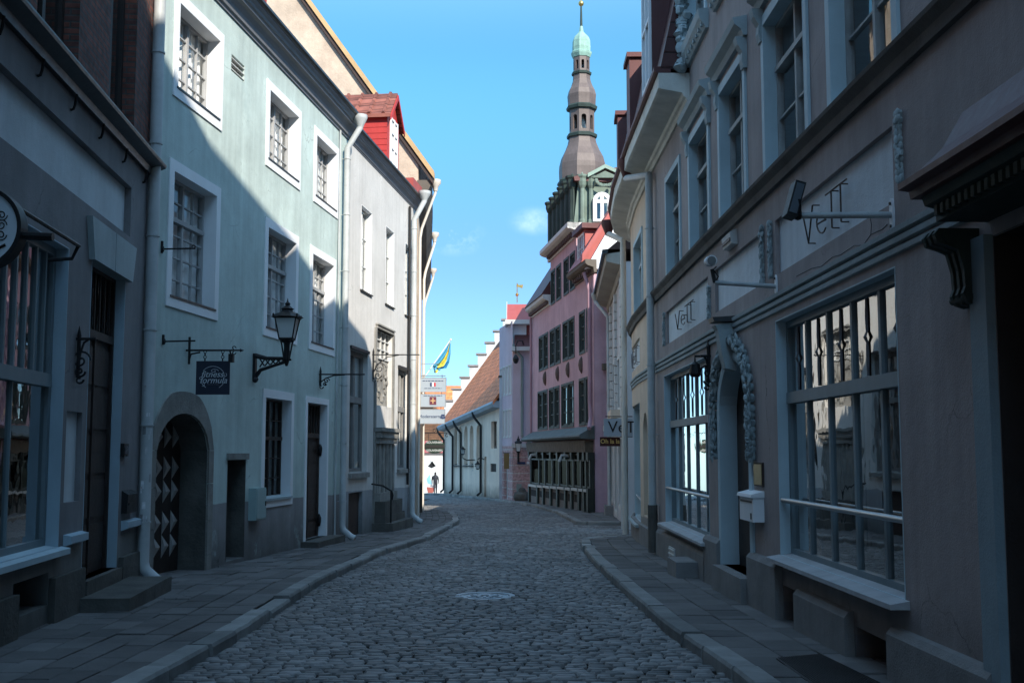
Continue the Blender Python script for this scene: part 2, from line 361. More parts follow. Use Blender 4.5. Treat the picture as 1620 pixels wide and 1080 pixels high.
M_cream = mk('cream_limewash', (.88, .72, .58), var=.14, streak=.18, patch=((.40, .37, .33), 1.1, .66), dirt=.7, plinth=(.01, (.3, .28, .25)))
M_green = mk('green_shopfront', (.028, .033, .028), .5, .3, 2, bump=.2)
M_gframe = mk('dark_green_frame', (.045, .055, .05), .6, .2)
M_copg = mk('green_copper', (.15, .20, .165), .7, .3, 1.5, bump=.2, streak=.2)
M_copd = mk('dark_and_shaded_copper', (.030, .048, .042), .7, .3, 1.5, bump=.2, streak=.2)  # dark copper trim; also carries the painted shade of the mansard's street side
M_copv = mk('verdigris', (.26, .42, .35), .65, .25, 2, bump=.2, streak=.3)
M_copb = mk('brown_copper', (.128, .096, .085), .55, .25, .7, bump=.15, streak=.25, spec=.4)
M_gold = mk('gilding', (.75, .48, .15), .3, .1, metal=1.0, bump=0, streak=0)
M_cloth = mk('white_curtain', (.80, .80, .79), .9, .1, bump=.1)
M_tar = mk('navy_sign_panel', (.012, .016, .035), .4, .1, bump=.05, streak=0, spec=.5)
M_silver = mk('pale_lettering', (.55, .58, .60), .5, .05, bump=0, streak=0)
M_blackp = mk('black_lettering', (.012, .012, .013), .5, .05, bump=0, streak=0)
M_whitep = mk('white_sign_panel', (.30, .35, .40), .5, .06, bump=.04, streak=.04)
M_brass = mk('brass_plate', (.42, .33, .16), .35, .15, metal=.8, bump=.05, streak=0)
M_frost = mk('frosted_lamp_glass', (.55, .57, .56), .4, .05, bump=0, streak=0, spec=.5)
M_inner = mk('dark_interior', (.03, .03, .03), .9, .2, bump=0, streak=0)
M_conc = mk('grey_cement', (.22, .215, .21), .9, .2, 2, bump=.4)
M_steel = mk('steel_rail', (.40, .42, .43), .35, .1, metal=.7, bump=.03, streak=0)
GL = glass_mat('window_glass', (.95, .96, .96), .62, wob=.02, base=.02); GLD = glass_mat('shop_glass', (.55, .6, .62), 1.6, .012, .015, .06); GLF = glass_mat('far_shop_glass', (.10, .11, .12), .06, .05, .03, .0)
def flat(name, col, rough=.6): return mk(name, col, rough, .06, bump=.04, streak=0)
# ------------------------------------------------------------------ building helpers
def arch_curve(op, n=14):
    s0, s1, zs, za = op['s0'], op['s1'], op['spring'], op['z1']; c = (s0 + s1) / 2; w = (s1 - s0) / 2; h = za - zs; pts = []
    for i in range(n + 1):
        t = -1 + 2 * i / n
        if op.get('pointed'): z = zs + h * (1 - abs(t) ** 2.2) ** .62
        else: z = zs + h * math.sqrt(max(0, 1 - t * t))
        pts.append((c + w * t, z))
    if not op.get('pointed'):
        pts = [(c - w * math.cos(PI * i / n), zs + h * math.sin(PI * i / n)) for i in range(n + 1)]
    return pts

def facade(W, s0, s1, z0, z1, ops, mat, par, name='wall', skip=None):
    m = MB(); D = []
    for o in ops:
        if not isinstance(o, dict): o = dict(s0=o[0], s1=o[1], z0=o[2], z1=o[3], r=o[4] if len(o) > 4 else .25)
        o = dict(o); o['s0'] = max(o['s0'], s0); o['s1'] = min(o['s1'], s1); o['z1'] = min(o['z1'], z1); D.append(o)
    ss = sorted(set(W.cuts(s0, s1) + [x for o in D for x in (o['s0'], o['s1'])])); zz = sorted(set([z0, z1] + [x for o in D for x in (o['z0'], o['z1'])]))
    for a, b in zip(ss, ss[1:]):
        if b - a < 1e-5: continue
        for c, d in zip(zz, zz[1:]):
            if d - c < 1e-5: continue
            ms, mz = (a + b) / 2, (c + d) / 2
            if any(o['s0'] < ms < o['s1'] and o['z0'] < mz < o['z1'] for o in D): continue
            m.quad(W.pt(a, c), W.pt(b, c), W.pt(b, d), W.pt(a, d))
    for o in D:
        a, b, c, d, r = o['s0'], o['s1'], o['z0'], o['z1'], o['r']
        top = o.get('spring', d)
        for s in (a, b): m.quad(W.pt(s, c), W.pt(s, c, -r), W.pt(s, top, -r), W.pt(s, top))
        cs = W.cuts(a, b)
        for p, q in zip(cs, cs[1:]):
            m.quad(W.pt(p, c), W.pt(q, c), W.pt(q, c, -r), W.pt(p, c, -r))
            if 'spring' not in o: m.quad(W.pt(p, d), W.pt(q, d), W.pt(q, d, -r), W.pt(p, d, -r))
        if 'spring' in o:
            pts = arch_curve(o)
            for (p, zp), (q, zq) in zip(pts, pts[1:]):
                m.quad(W.pt(p, zp), W.pt(q, zq), W.pt(q, zq, -r), W.pt(p, zp, -r))
                m.quad(W.pt(p, zp), W.pt(q, zq), W.pt(q, d), W.pt(p, d))
    return m.build(name, mat, par, flip=False)

def hull(W, s0, s1, z0, z1, depth, mat, par, top=True, name='side_wall'):
    m = MB(); e = .012
    for s in (s0 + e, s1 - e): m.quad(W.pt(s, z0, -.01), W.pt(s, z0, -depth), W.pt(s, z1, -depth), W.pt(s, z1, -.01))
    m.quad(W.pt(s0, z0, -depth), W.pt(s1, z0, -depth), W.pt(s1, z1, -depth), W.pt(s0, z1, -depth))
    if top:
        cs = W.cuts(s0, s1); m.poly([W.pt(s, z1 - .01, -.01) for s in cs] + [W.pt(s1, z1 - .01, -depth), W.pt(s0, z1 - .01, -depth)])
    return m.build(name, mat, par, flip=False)

def ring(W, op, w, proud, r, mat, par, name='surround', bottom=True, wt=None):
    s0, s1, z0, z1 = op[:4]; wt = w if wt is None else wt; m = MB(); e = .012
    outer = [(s0 - w, z0 - (w if bottom else 0)), (s1 + w, z0 - (w if bottom else 0)), (s1 + w, z1 + wt), (s0 - w, z1 + wt)]
    inner = [(s0 + e, z0 + (e if bottom else 0)), (s1 - e, z0 + (e if bottom else 0)), (s1 - e, z1 - e), (s0 + e, z1 - e)]
    L = [[W.pt(s, z, -.01) for s, z in outer], [W.pt(s, z, proud) for s, z in outer], [W.pt(s, z, proud) for s, z in inner], [W.pt(s, z, -r) for s, z in inner]]
    vs = [p for l in L for p in l]; fs = []
    for i in range(3):
        for j in range(4):
            if not bottom and j == 0: continue
            k = (j + 1) % 4; fs.append((i * 4 + j, i * 4 + k, i * 4 + 4 + k, i * 4 + 4 + j))
    return m.add(vs, fs).build(name, mat, par, flip=False)

def curtain(W, s0, s1, z0, z1, d, par, mat=None, amp=.03, n=26, name='curtain'):
    m = MB(); q = random.Random(int(abs(s0) * 1000) + int(z0 * 77)); ph = q.random() * 6
    row = [(s0 + (s1 - s0) * i / n, d + amp * math.sin(i * 2.1 + ph) * (.6 + .4 * q.random())) for i in range(n + 1)]
    for (a, da), (b, db) in zip(row, row[1:]): m.quad(W.pt(a, z0, da), W.pt(b, z0, db), W.pt(b, z1, db), W.pt(a, z1, da))
    return m.build(name, mat or M_cloth, par, smooth=True, flip=False)

def window(par, W, op, r=.25, cols=4, rows=(.25, .5, .75), transom=(), fm=None, fw=.058, mt=.023, cur=None, glass=None, sur=None, sill=None, name='window', mull=None, tm=.07, label=None):
    s0, s1, z0, z1 = op[:4]; fm = fm or M_sash; m = MB(); a, b = -r, -r + .07
    m.sbox(W, s0, s0 + fw, z0, z1, a, b); m.sbox(W, s1 - fw, s1, z0, z1, a, b)
    m.sbox(W, s0 + fw, s1 - fw, z0, z0 + fw, a, b); m.sbox(W, s0 + fw, s1 - fw, z1 - fw, z1, a, b)
    w, h = s1 - s0, z1 - z0
    mull = ([.5] if cols % 2 == 0 else []) if mull is None else mull
    for k in mull: m.sbox(W, s0 + w * k - fw * .55, s0 + w * k + fw * .55, z0 + fw, z1 - fw, a - .002, b + .004)
    for t in transom: m.sbox(W, s0 + fw, s1 - fw, z0 + h * t - tm / 2, z0 + h * t + tm / 2, a - .004, b + .03)
    for i in range(1, cols):
        k = i / cols
        if all(abs(k - q) > .02 for q in mull): m.sbox(W, s0 + w * k - mt / 2, s0 + w * k + mt / 2, z0 + fw, z1 - fw, a + .012, b - .012)
    for k in rows: m.sbox(W, s0 + fw, s1 - fw, z0 + h * k - mt / 2, z0 + h * k + mt / 2, a + .014, b - .014)
    f = m.build(name, fm, par)
    if label: f['label'] = label
    p = MB(); cs = W.cuts(s0 + fw * .5, s1 - fw * .5)
    for c, d in (zip(cs, cs[1:]) if W.side > 0 else zip(cs[1:], cs)): p.quad(W.pt(c, z0 + .02, -r + .03), W.pt(d, z0 + .02, -r + .03), W.pt(d, z1 - .02, -r + .03), W.pt(c, z1 - .02, -r + .03))
    p.build('pane', glass or GL, f, flip=False)
    if cur: curtain(W, s0 + w * cur[0], s0 + w * cur[1], z0 + h * (cur[2] if len(cur) > 2 else 0), z1, -r - .05, f)
    if sur: ring(W, op, sur[0], sur[1], r, sur[2], f)
    if sill:
        pr, hh, sm = sill; d0 = -r + .06
        MB().sprof(W, s0 - .04, s1 + .04, [(d0, z0 + .05), (pr, z0 + .018), (pr, z0 + .018 - hh), (d0, z0 - .02)]).build('sill', sm, f)
    return f

def downpipe(par, W, s, z1, z0, d=.12, r=.065, mat=None, head=None, spout=True, name='downpipe', along=0.0, elbow=.45):
    """a pipe on a wall with a hopper head on an offset neck and a kicked-out shoe"""
    mat = mat or M_zinc; m = MB(); pts = []
    if head: pts += [W.pt(s + along, head[1], head[0]), W.pt(s + along, head[1] - .18, head[0]), W.pt(s, z1, d)]
    else: pts += [W.pt(s, z1, d)]
    pts += [W.pt(s, z0 + .35, d)]
    if spout: pts += [W.pt(s, z0 + .24, d + .03), W.pt(s, z0 + .10, d + .2), W.pt(s, z0 + .05, d + .3)]
    else: pts += [W.pt(s, z0, d)]
    full = [pts[0]]
    for a, b in zip(pts, pts[1:]):
        full.append(b)
    m.tube(full, r, 12)
    o = m.build(name, mat, par, smooth=True)
    z = z0 + .9
    while z < z1 - .2:
        k = MB(); c = W.pt(s, z, d); k.lathe((c.x, c.y, c.z), [(r + .001, -.012), (r + .013, -.012), (r + .013, .012), (r + .001, .012)], 12)
        k.tube([W.pt(s, z, -.01), W.pt(s, z, d - r)], .008, 5); z += 1.35; k.build('pipe_clip', mat, o)
    if head:
        c = W.pt(s + along, head[1], head[0]); MB().lathe(c, [(r * .9, -.2), (r * 1.25, -.12), (r * 2.2, .02), (r * 2.3, .05), (r * 2.3, .12), (r * 1.9, .12)], 12).build('hopper_head', mat, o, smooth=True)
    return o

# ------------------------------------------------------------------ plan of the street
gA, gB = on_ground(335, 898), on_ground(649, 827)
uM = (gB - gA); uM.z = 0; uM.normalize()
WM = Wall([(gA - uM * 12)[:2], (gA + uM * 40)[:2]], 1)
sM0 = WM.px(219, 800)[0]; sM1 = WM.px(546, 600)[0]; sM2 = WM.px(657, 700)[0]
cD = WM.pt(sM0, 0, .02)
uD = Vector(((645 - CX) / F, 1, 0)).normalized()
sDlen = 32.0
WD = Wall([(cD - uD * sDlen)[:2], cD[:2]], 1)
WR = Wall([(3.32, -14), (3.06, 6.0), (2.985, 9.2), (2.87, 16.4), (2.84, 22.4), (2.88, 26.0), (3.0, 28.4), (3.22, 30.0), (3.7, 31.2)], -1)
sR0, sRJ, sRP = 0.0, WR.px(1092, 200)[0], WR.px(1035, 600)[0]
sRE = WR.c[-1]
if True:
    eM = WM.pt(sM2, 0, 0)
WB = Wall([(eM.x + .02, eM.y + .05), (eM.x - .38, eM.y + 6), (-4.75, 59.5)], 1)
WQ = Wall([(3.3, 33.4), (3.72, 43.6)], -1)
WP = Wall([(3.18, 44.0), (1.05, 59.0)], -1)
WL = Wall([(.03, 61.0), (-.72, 65.0)], -1)
WW = Wall([(-.72, 64.6), (-2.68, 72.0), (-4.78, 80.2)], -1)
zg = lambda W, s: G(W.pt(s, 0).y)
print("mint s", sM0, sM1, sM2, "D corner", cD, "RJ", sRJ, WR.pt(sRJ, 0), "end M", eM)

# ------------------------------------------------------------------ street, pavements, kerbs
GB = bpy.data.objects
def sheet(name, x0, x1, ys, off, mat):
    m = MB()
    for a, b in zip(ys, ys[1:]): m.quad((x0, a, G(a) + off), (x1, a, G(a) + off), (x1, b, G(b) + off), (x0, b, G(b) + off))
    return struct(m.build(name, mat))
sheet('ground', -300, 300, [-40, 0, 20, 40, 60, 79.9, 90, 100, 120, 140, 160, 200, 300, 600], -.215, M_ground)
sheet('road_bed', -9, 9, [-14, 0, 10, 20, 30, 40, 50, 60, 72], -.158, M_bed)
RD = -.12
kl = [on_ground(x, y, RD) for x, y in ((270, 1078), (400, 1001), (500, 931), (600, 881), (680, 855), (712, 837))]
klt = [(p.y, p.x) for p in kl]; klt = [(-14, klt[0][1] - .15), (2, klt[0][1] - .15)] + klt
yn = klt[-1][0]; xn = klt[-1][1]
kr = [on_ground(x, y, RD) for x, y in ((1150, 1075), (1050, 1000), (985, 940), (940, 896), (921, 872), (918, 860))]
krt = [(p.y, p.x) for p in kr]; krt = [(-14, krt[0][1] + .25), (2, krt[0][1] + .2)] + krt
kf = [on_ground(x, y, RD) for x, y in ((912, 831), (880, 813), (840, 801), (807, 796), (770, 791), (735, 787), (700, 783))]
kft = [(p.y, p.x) for p in kf]
print('kl', [(round(a, 1), round(b, 2)) for a, b in klt]); print('kr', [(round(a, 1), round(b, 2)) for a, b in krt]); print('kf', [(round(a, 1), round(b, 2)) for a, b in kft])
def lerp(tab, y):
    if y <= tab[0][0]: return tab[0][1]
    for (a, xa), (b, xb) in zip(tab, tab[1:]):
        if y <= b: return xa + (xb - xa) * (y - a) / (b - a)
    return tab[-1][1]
yLend = 46.5                                  # the left pavement's nose ends here
klt += [(yn + 3, xn + .12), (yn + 6, xn - .02), (yLend - 1.2, xn - .5), (yLend, xn - 1.3)]
yRend = krt[-1][0] + 1.0; krt += [(yRend, krt[-1][1] + .45)]
yF0 = kft[0][0]
def KL(y): return lerp(klt, y) if y < yLend else -4.9
def KR(y):
    if y < yRend: return lerp(krt, y)
    if y < yF0: return 8.6
    return lerp(kft, y)

def sett_field():
    q = np.random.default_rng(5); V = []; n = 0; y = 5.6; quads = []
    u = np.array([0, .09, .91, 1.0]); uu, vv = np.meshgrid(u, u, indexing='xy')
    prof = np.array([0, 1, 1, 0.]); hh = np.minimum.outer(prof, prof).reshape(-1); dome = np.array([0, .55, .55, 0]); 
    uu = uu.reshape(-1); vv = vv.reshape(-1)
    rim = (1 - hh)
    base = []
    for r in range(3):
        for c in range(3): i = r * 4 + c; base.append((i, i + 1, i + 5, i + 4))
    base = np.array(base)
    while y < 70:
        dy = q.uniform(.092, .125) if y < 45 else q.uniform(.16, .2)
        x0, x1 = KL(y) - .02, KR(y) + .02; x = x0 - q.uniform(0, .2)
        while x < x1:
            w = q.uniform(.11, .22) if y < 45 else q.uniform(.18, .3)
            if x + w > x0 and x < x1 and not ((x + w / 2 - MHX) ** 2 + (y + dy / 2 - MHY) ** 2 < .43 ** 2):
                a, b = max(x, x0) + .0075, min(x + w, x1) - .0075
                if b - a > .05:
                    px = a + (b - a) * uu; py = y + .0075 + (dy - .015) * vv
                    # irregular outline and crown
                    px = px + q.normal(0, .005, 16); py = py + q.normal(0, .004, 16)
                    tilt = q.normal(0, .014, 2); h0 = q.normal(0, .0028)
                    crown = .028 * (1 - ((2 * (px - MHX0) / 9.0) ** 2))
                    cur = .05 * ((px - .2) ** 2) / 6
                    z = RD + np.array([G(t) for t in py]) + h0 + hh * .007 - rim * .017 + (px - (a + b) / 2) * tilt[0] + (py - y - dy / 2) * tilt[1] + q.normal(0, .0015, 16) + crown * .6
                    V.append(np.stack([px, py + .03 * np.sin((px + y * .13) * 1.1), z], 1)); quads.append(base + n); n += 16
            x += w
        y += dy
    v = np.concatenate(V); f = np.concatenate(quads)
    me = bpy.data.meshes.new('street'); me.vertices.add(len(v)); me.vertices.foreach_set('co', v.reshape(-1).astype(np.float32))
    me.loops.add(f.size); me.loops.foreach_set('vertex_index', f.reshape(-1).astype(np.int32))
    me.polygons.add(len(f)); me.polygons.foreach_set('loop_start', (np.arange(len(f)) * 4).astype(np.int32))
    me.polygons.foreach_set('use_smooth', np.ones(len(f), bool))
    me.update(calc_edges=True); me.validate(); me.materials.append(M_sett)
    o = bpy.data.objects.new('street', me); COL.objects.link(o); return struct(o)
mh = on_ground(767, 944, RD); MHX, MHY, MHX0 = mh.x, mh.y, 0.0
sett_field()
sheet('far_street', -30, 30, [69.5, 72, 76, 79.9, 90, 100, 120, 140, 160, 200], -.135, mk('far_street_stone', (.13, .13, .13), .75, .2, 2, bump=.5, bscale=8, streak=0, spec=.4))

def slabs(name, inner, outer, y0, y1, ncol, side, seed, rl=(.5, .85), kw=.0):
    """flagstones laid in strips along the kerb: inner(y) is the kerb's back edge, outer(y) lies under the wall"""
    q = random.Random(seed); m = MB()
    for c in range(ncol):
        y = y0 + q.uniform(-.4, 0)
        while y < y1:
            l = q.uniform(*rl) * (1 if q.random() > .15 else .55); a, b = max(y, y0), min(y + l, y1)
            if b - a > .08:
                g = .007; h = q.gauss(0, .004); tx, ty = q.gauss(0, .006), q.gauss(0, .006); P = []
                for (yy, k) in ((a + g, c / ncol), (a + g, (c + 1) / ncol), (b - g, (c + 1) / ncol), (b - g, c / ncol)):
                    x0, x1 = inner(yy), outer(yy); x = x0 + (x1 - x0) * k
                    P.append((x, yy))
                cx = sum(p[0] for p in P) / 4; cy = sum(p[1] for p in P) / 4; vs = []
                for e, dz in ((0, -.03), (0, -.006), (.012, 0)):
                    for (x, yy) in P:
                        X = x + (g if x < cx else -g) + (e if x < cx else -e); Y = yy + (e if yy < cy else -e)
                        vs.append((X, Y, G(Y) + dz + h + (X - cx) * tx + (Y - cy) * ty))
                fs = [(8, 9, 10, 11)]
                for t in (0, 4):
                    for j in range(4): k = (j + 1) % 4; fs.append((t + j, t + k, t + 4 + k, t + 4 + j))
                m.add(vs, fs)
            y += l
    o = struct(m.build(name, M_slab)); 
    b = MB(); ys = [y0 + (y1 - y0) * i / 40 for i in range(41)]
    for a, c in zip(ys, ys[1:]): b.quad((inner(a), a, G(a) - .014), (outer(a), a, G(a) - .014), (outer(c), c, G(c) - .014), (inner(c), c, G(c) - .014))
    struct(b.build(name + '_bed', M_bed, flip=False)); return o

def kerb(pts, seed, side, w=.22, lens=(.7, 1.3), name='kerb'):
    """granite kerbstones along a line of (x, y); side is the direction (in x) towards the pavement"""
    q = random.Random(seed); P = [Vector(p) for p in pts]; c = [0]
    for a, b in zip(P, P[1:]): c.append(c[-1] + (b - a).length)
    def at(s):
        for i in range(len(P) - 1):
            if s <= c[i + 1] or i == len(P) - 2:
                u = (P[i + 1] - P[i]).normalized(); return P[i] + u * (s - c[i]), u
    m = MB(); s = 0
    while s < c[-1] - .05:
        l = min(q.uniform(*lens), c[-1] - s); k = max(1, int(l / .35)); loops = []; h = q.gauss(.010, .008); o_ = q.gauss(0, .014)
        for i in range(k + 1):
            ss = s + .010 + (l - .020) * i / k; p, u = at(ss)
            # vertex normals blended along the line for smooth corners
            p2, u2 = at(min(c[-1], ss + .25)); p1, u1 = at(max(0, ss - .25)); t = (u1 + u2).normalized()
            n = Vector((-t.y, t.x)) * side
            A = p + n * o_; g = G(p.y)
            prof = [(0, -.25), (0.004, -.03 + h), (.02, h), (w - .012, h), (w, h - .012), (w, -.25)]
            loops.append([(A.x + n.x * d, A.y + n.y * d, g + z) for d, z in prof])
        m.loft(loops); s += l
    return struct(m.build(name, M_kerb))
kerb([(x, y) for y, x in klt] , 3, 1)
kerb([(x, y) for y, x in krt] + [(krt[-1][1] + 1.0, yRend + .35), (6.5, yRend + .4)], 4, -1)
kerb([(8.5, yF0 - .25), (kft[0][1] + .5, yF0 - .2)] + [(x, y) for y, x in kft] + [(-7.5, kft[-1][0] + 6)], 5, -1)
KW = .222
def wallx(W, y):
    for i in range(len(W.p) - 1):
        a, b = W.p[i], W.p[i + 1]
        if y <= b.y or i == len(W.p) - 2: return a.x + (b.x - a.x) * (y - a.y) / (b.y - a.y)
def outL(y):
    if y < cD.y: return wallx(WD, y) - .6
    return (wallx(WM, y) if y < eM.y else wallx(WB, y)) - .6
slabs('pavement', lambda y: lerp(klt, y) - KW - .004, outL, 3.0, yLend - .1, 8, 1, 21, (.42, .72))
slabs('pavement', lambda y: lerp(krt, y) + KW + .004, lambda y: wallx(WR, min(y, 31)) + .5, 3.0, yRend + .3, 4, -1, 22, (.4, .75))
def outF(y): return (wallx(WQ, y) if y < 43.9 else wallx(WP, y) if y < 60 else wallx(WL, y) if y < 64.8 else wallx(WW, y)) + .7
def inF(y): return lerp(kft, y) + KW + .02
slabs('pavement', inF, outF, yF0 - .05, kft[-1][0], 5, -1, 23, (.6, 1.1))
# ================================================================== LEFT: mint house
H = thing('mint_house', 'mint green three storey house with white framed windows and an arched gateway', 'house', WM.pt(sM0, zg(WM, sM0)))
zc = WM.px(550, 221)[1]                        # underside of the cornice
R_ = lambda *a: WM.rect(*a)
def inset(o, l=.17, t=.17, b=.17): return (o[0] + l, o[1] - l, o[2] + b, o[3] - t)
zt1 = WM.px(420.5, 264)[1]
top = [R_(275, -42, 134, 354), R_(420.5, 121, 264, 476), R_(496, 197, 318, 535)]
# one row: shared heights
zb = sum(o[2] for o in top[1:]) / 2; zt = sum(o[3] for o in top[1:]) / 2
top = [(o[0], o[1], zb, zt) for o in top]
mid = [R_(264, 236, 480, 347), R_(417, 342, 531, 471), R_(489, 389.6, 556, 530)]
zb2 = sum(o[2] for o in mid) / 3; zt2 = sum(o[3] for o in mid) / 3
mid = [(o[0], o[1], zb2, zt2) for o in mid]
gw = R_(413, 611, 803, 463)
door = R_(481, 624, 851, 518)
door = (door[0], door[1], zg(WM, door[0]) + .12, door[3])
print('mint rows', zb, zt, zb2, zt2, 'ground win', gw, 'door', door, 'cornice', zc)
nic = R_(358, 727, 889, 387); nic = (nic[0], nic[1], zg(WM, nic[0]) + .05, nic[3])
ga = R_(243, 650, 898, 327); zsp = WM.px(327, 712)[1]
gate_op = dict(s0=ga[0], s1=ga[1], z0=-1.2, z1=ga[3], spring=zsp, r=.48, pointed=True)
vent = R_(366, 85, 112, 387)
rv = .27
ops = [(*inset(o), rv) for o in top + mid]
gwi = inset(gw, .16, .18, .14); doi = (door[0] + .13, door[1] - .13, door[2], door[3] - .14)
ops += [(*gwi, .25), (*doi, .22), (*nic, .5), gate_op, (*vent, .12)]
facade(WM, sM0, sM1, -2.5, zc + .1, ops, M_mint, H)
hull(WM, sM0, sM1, -2.5, zc + .1, 8, M_mint, H)
for i, o in enumerate(top):
    window(H, WM, inset(o), rv, 4, (.25, .5, .75), sur=(.16, .022, M_white), sill=(.035, .03, M_flash), cur=(.03, .97), fm=M_sash)
for i, o in enumerate(mid):
    window(H, WM, inset(o), rv, 4, (.18, .36, .54, .81), transom=(.66,), sur=(.16, .022, M_white), sill=(.035, .03, M_flash), cur=(.02, .98), fm=M_sash)
window(H, WM, gwi, .25, 4, (.2, .4, .78), transom=(.6,), sur=(.15, .022, M_white), sill=(.06, .04, M_rtrim2), fm=M_dark, label='dark framed ground floor window')
# back of the niche, slot
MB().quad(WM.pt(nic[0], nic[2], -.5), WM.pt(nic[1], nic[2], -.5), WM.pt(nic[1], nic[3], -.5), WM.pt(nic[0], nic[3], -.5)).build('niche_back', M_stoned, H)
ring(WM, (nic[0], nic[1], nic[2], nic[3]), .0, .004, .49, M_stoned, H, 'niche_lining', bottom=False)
MB().sbox(WM, nic[0] - .05, nic[1] + .05, nic[3], nic[3] + .11, -.02, .05).build('lintel', M_stone, H)
vm = MB(); vm.sbox(WM, vent[0], vent[1], vent[2], vent[3], -.12, -.1)
for i in range(3): z = vent[2] + (vent[3] - vent[2]) * (i + .5) / 3; vm.sprof(WM, vent[0], vent[1], [(-.1, z + .05), (.0, z), (.0, z - .015), (-.1, z + .03)])
vm.build('vent', M_offw, H)
# gateway stone surround
am = MB(); pts = arch_curve(gate_op, 18); sp0 = [(gate_op['s0'], -1.2)] + pts + [(gate_op['s1'], -1.2)]
cxs = (gate_op['s0'] + gate_op['s1']) / 2
def off(p, k): return (cxs + (p[0] - cxs) * (1 + k * .20), p[1] + (k * .34 if p[1] > zsp else 0) * min(1, max(0, (p[1] - zsp)) / .5))
for (a, b) in zip(sp0[1:-1], sp0[2:-1]):
    qa, qb = off(a, 1), off(b, 1)
    am.hexa([WM.pt(*a, -.05), WM.pt(*b, -.05), WM.pt(*qb, -.05), WM.pt(*qa, -.05), WM.pt(*a, .035), WM.pt(*b, .035), WM.pt(*qb, .03), WM.pt(*qa, .03)])
for (a, qs) in ((gate_op['s0'], -1), (gate_op['s1'], 1)):
    w = (gate_op['s1'] - gate_op['s0']) * .1
    z = -1.2
    for hh in (.62, .5, .55, .6, .7, .6):
        z1 = min(z + hh, zsp)
        if z1 > z: am.sbox(WM, min(a, a + qs * w), max(a, a + qs * w), z + .006, z1 - .006, -.05, .03)
        z = z1
am.build('stone_arch', M_stone, H)
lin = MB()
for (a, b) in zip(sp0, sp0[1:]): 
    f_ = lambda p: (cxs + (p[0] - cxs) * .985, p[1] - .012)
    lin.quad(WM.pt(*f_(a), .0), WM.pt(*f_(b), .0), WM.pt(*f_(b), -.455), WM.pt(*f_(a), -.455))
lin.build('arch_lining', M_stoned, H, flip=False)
gd = MB(); gd.sbox(WM, gate_op['s0'] - .3, gate_op['s1'] + .3, -1.3, ga[3] + .2, -.56, -.46); gate = gd.build('gate', M_dark, H)
dm = MB(); gx0, gx1 = gate_op['s0'] + .05, gate_op['s1'] - .05; ncol = 6; w = (gx1 - gx0) / ncol; z0g = zg(WM, gx0) + .2
for c in range(ncol):
    for band in range(3):
        zb_ = z0g + band * .86
        for k in range(2):
            z = zb_ + k * .37; s = gx0 + c * w + .02; t = s + w - .04; zt_ = z + .37
            a, b, cc, d = WM.pt(s, z, -.455), WM.pt(t, z + .185, -.455), WM.pt(s, zt_, -.455), WM.pt(s + .0 * w, z + .185, -.40)
            if zt_ < ga[3] + .1: dm.add([a, b, cc, d], [(0, 1, 3), (1, 2, 3), (2, 0, 3)])
dm.build('diamond_panel', mk('pale_gate_diamonds', (.42, .40, .385), .7, .2, 3, bump=.2), gate)
# door
def board_door(par, W, op, r, mat, panels, light=None, name='door', grille=False):
    s0, s1, z0, z1 = op; m = MB(); zl = z0 + (z1 - z0) * (light or 1); w = s1 - s0
    m.sbox(W, s0, s1, z0, zl, -r - .05, -r)
    for s in (s0, s1 - .06): m.sbox(W, s, s + .06, z0, z1, -r + .002, -r + .05)
    m.sbox(W, s0 + .06, s1 - .06, z1 - .06, z1, -r + .002, -r + .05)
    if light: m.sbox(W, s0 + .06, s1 - .06, zl - .05, zl + .05, -r + .002, -r + .05)
    m.sbox(W, s0 + w / 2 - .02, s0 + w / 2 + .02, z0, zl - .05, -r + .002, -r + .03)
    d = m.build(name, mat, par)
    pm = MB()
    for i in range(2):
        for k in range(panels):
            a = s0 + .1 + i * (w / 2 - .03); b = a + w / 2 - .17; hh = (zl - z0 - .2) / panels; za = z0 + .1 + k * hh
            pm.sbox(W, a, b, za + .03, za + hh - .05, -r - .001, -r + .016)
    pm.build('door_panel', mat, d)
    if light:
        MB().quad(W.pt(s0 + .05, zl + .04, -r + .01), W.pt(s1 - .05, zl + .04, -r + .01), W.pt(s1 - .05, z1 - .05, -r + .01), W.pt(s0 + .05, z1 - .05, -r + .01)).build('fanlight', GL, d, flip=False)
        bm_ = MB()
        for k in range(1, 7): s = s0 + w * k / 7; bm_.sbox(W, s - .012, s + .012, zl + .05, z1 - .06, -r + .015, -r + .04)
        bm_.build('fanlight_bars', mat, d)
    return d
dd = board_door(H, WM, doi, .2, M_brown, 8, .76)
ring(WM, doi, .12, .022, .2, M_white, dd, bottom=False)
for k_ in (1.9, .35): hm = MB(); hm.blob(WM.pt(doi[1] - .06, doi[2] + k_, -.12), .05, .09, .14, 3); hm.build('hinge', M_iron, dd)
st = MB(); st.sbox(WM, door[0] - .12, door[1] + .2, -1.2, door[2], -.1, .38); st.build('doorstep', M_stoned, H)
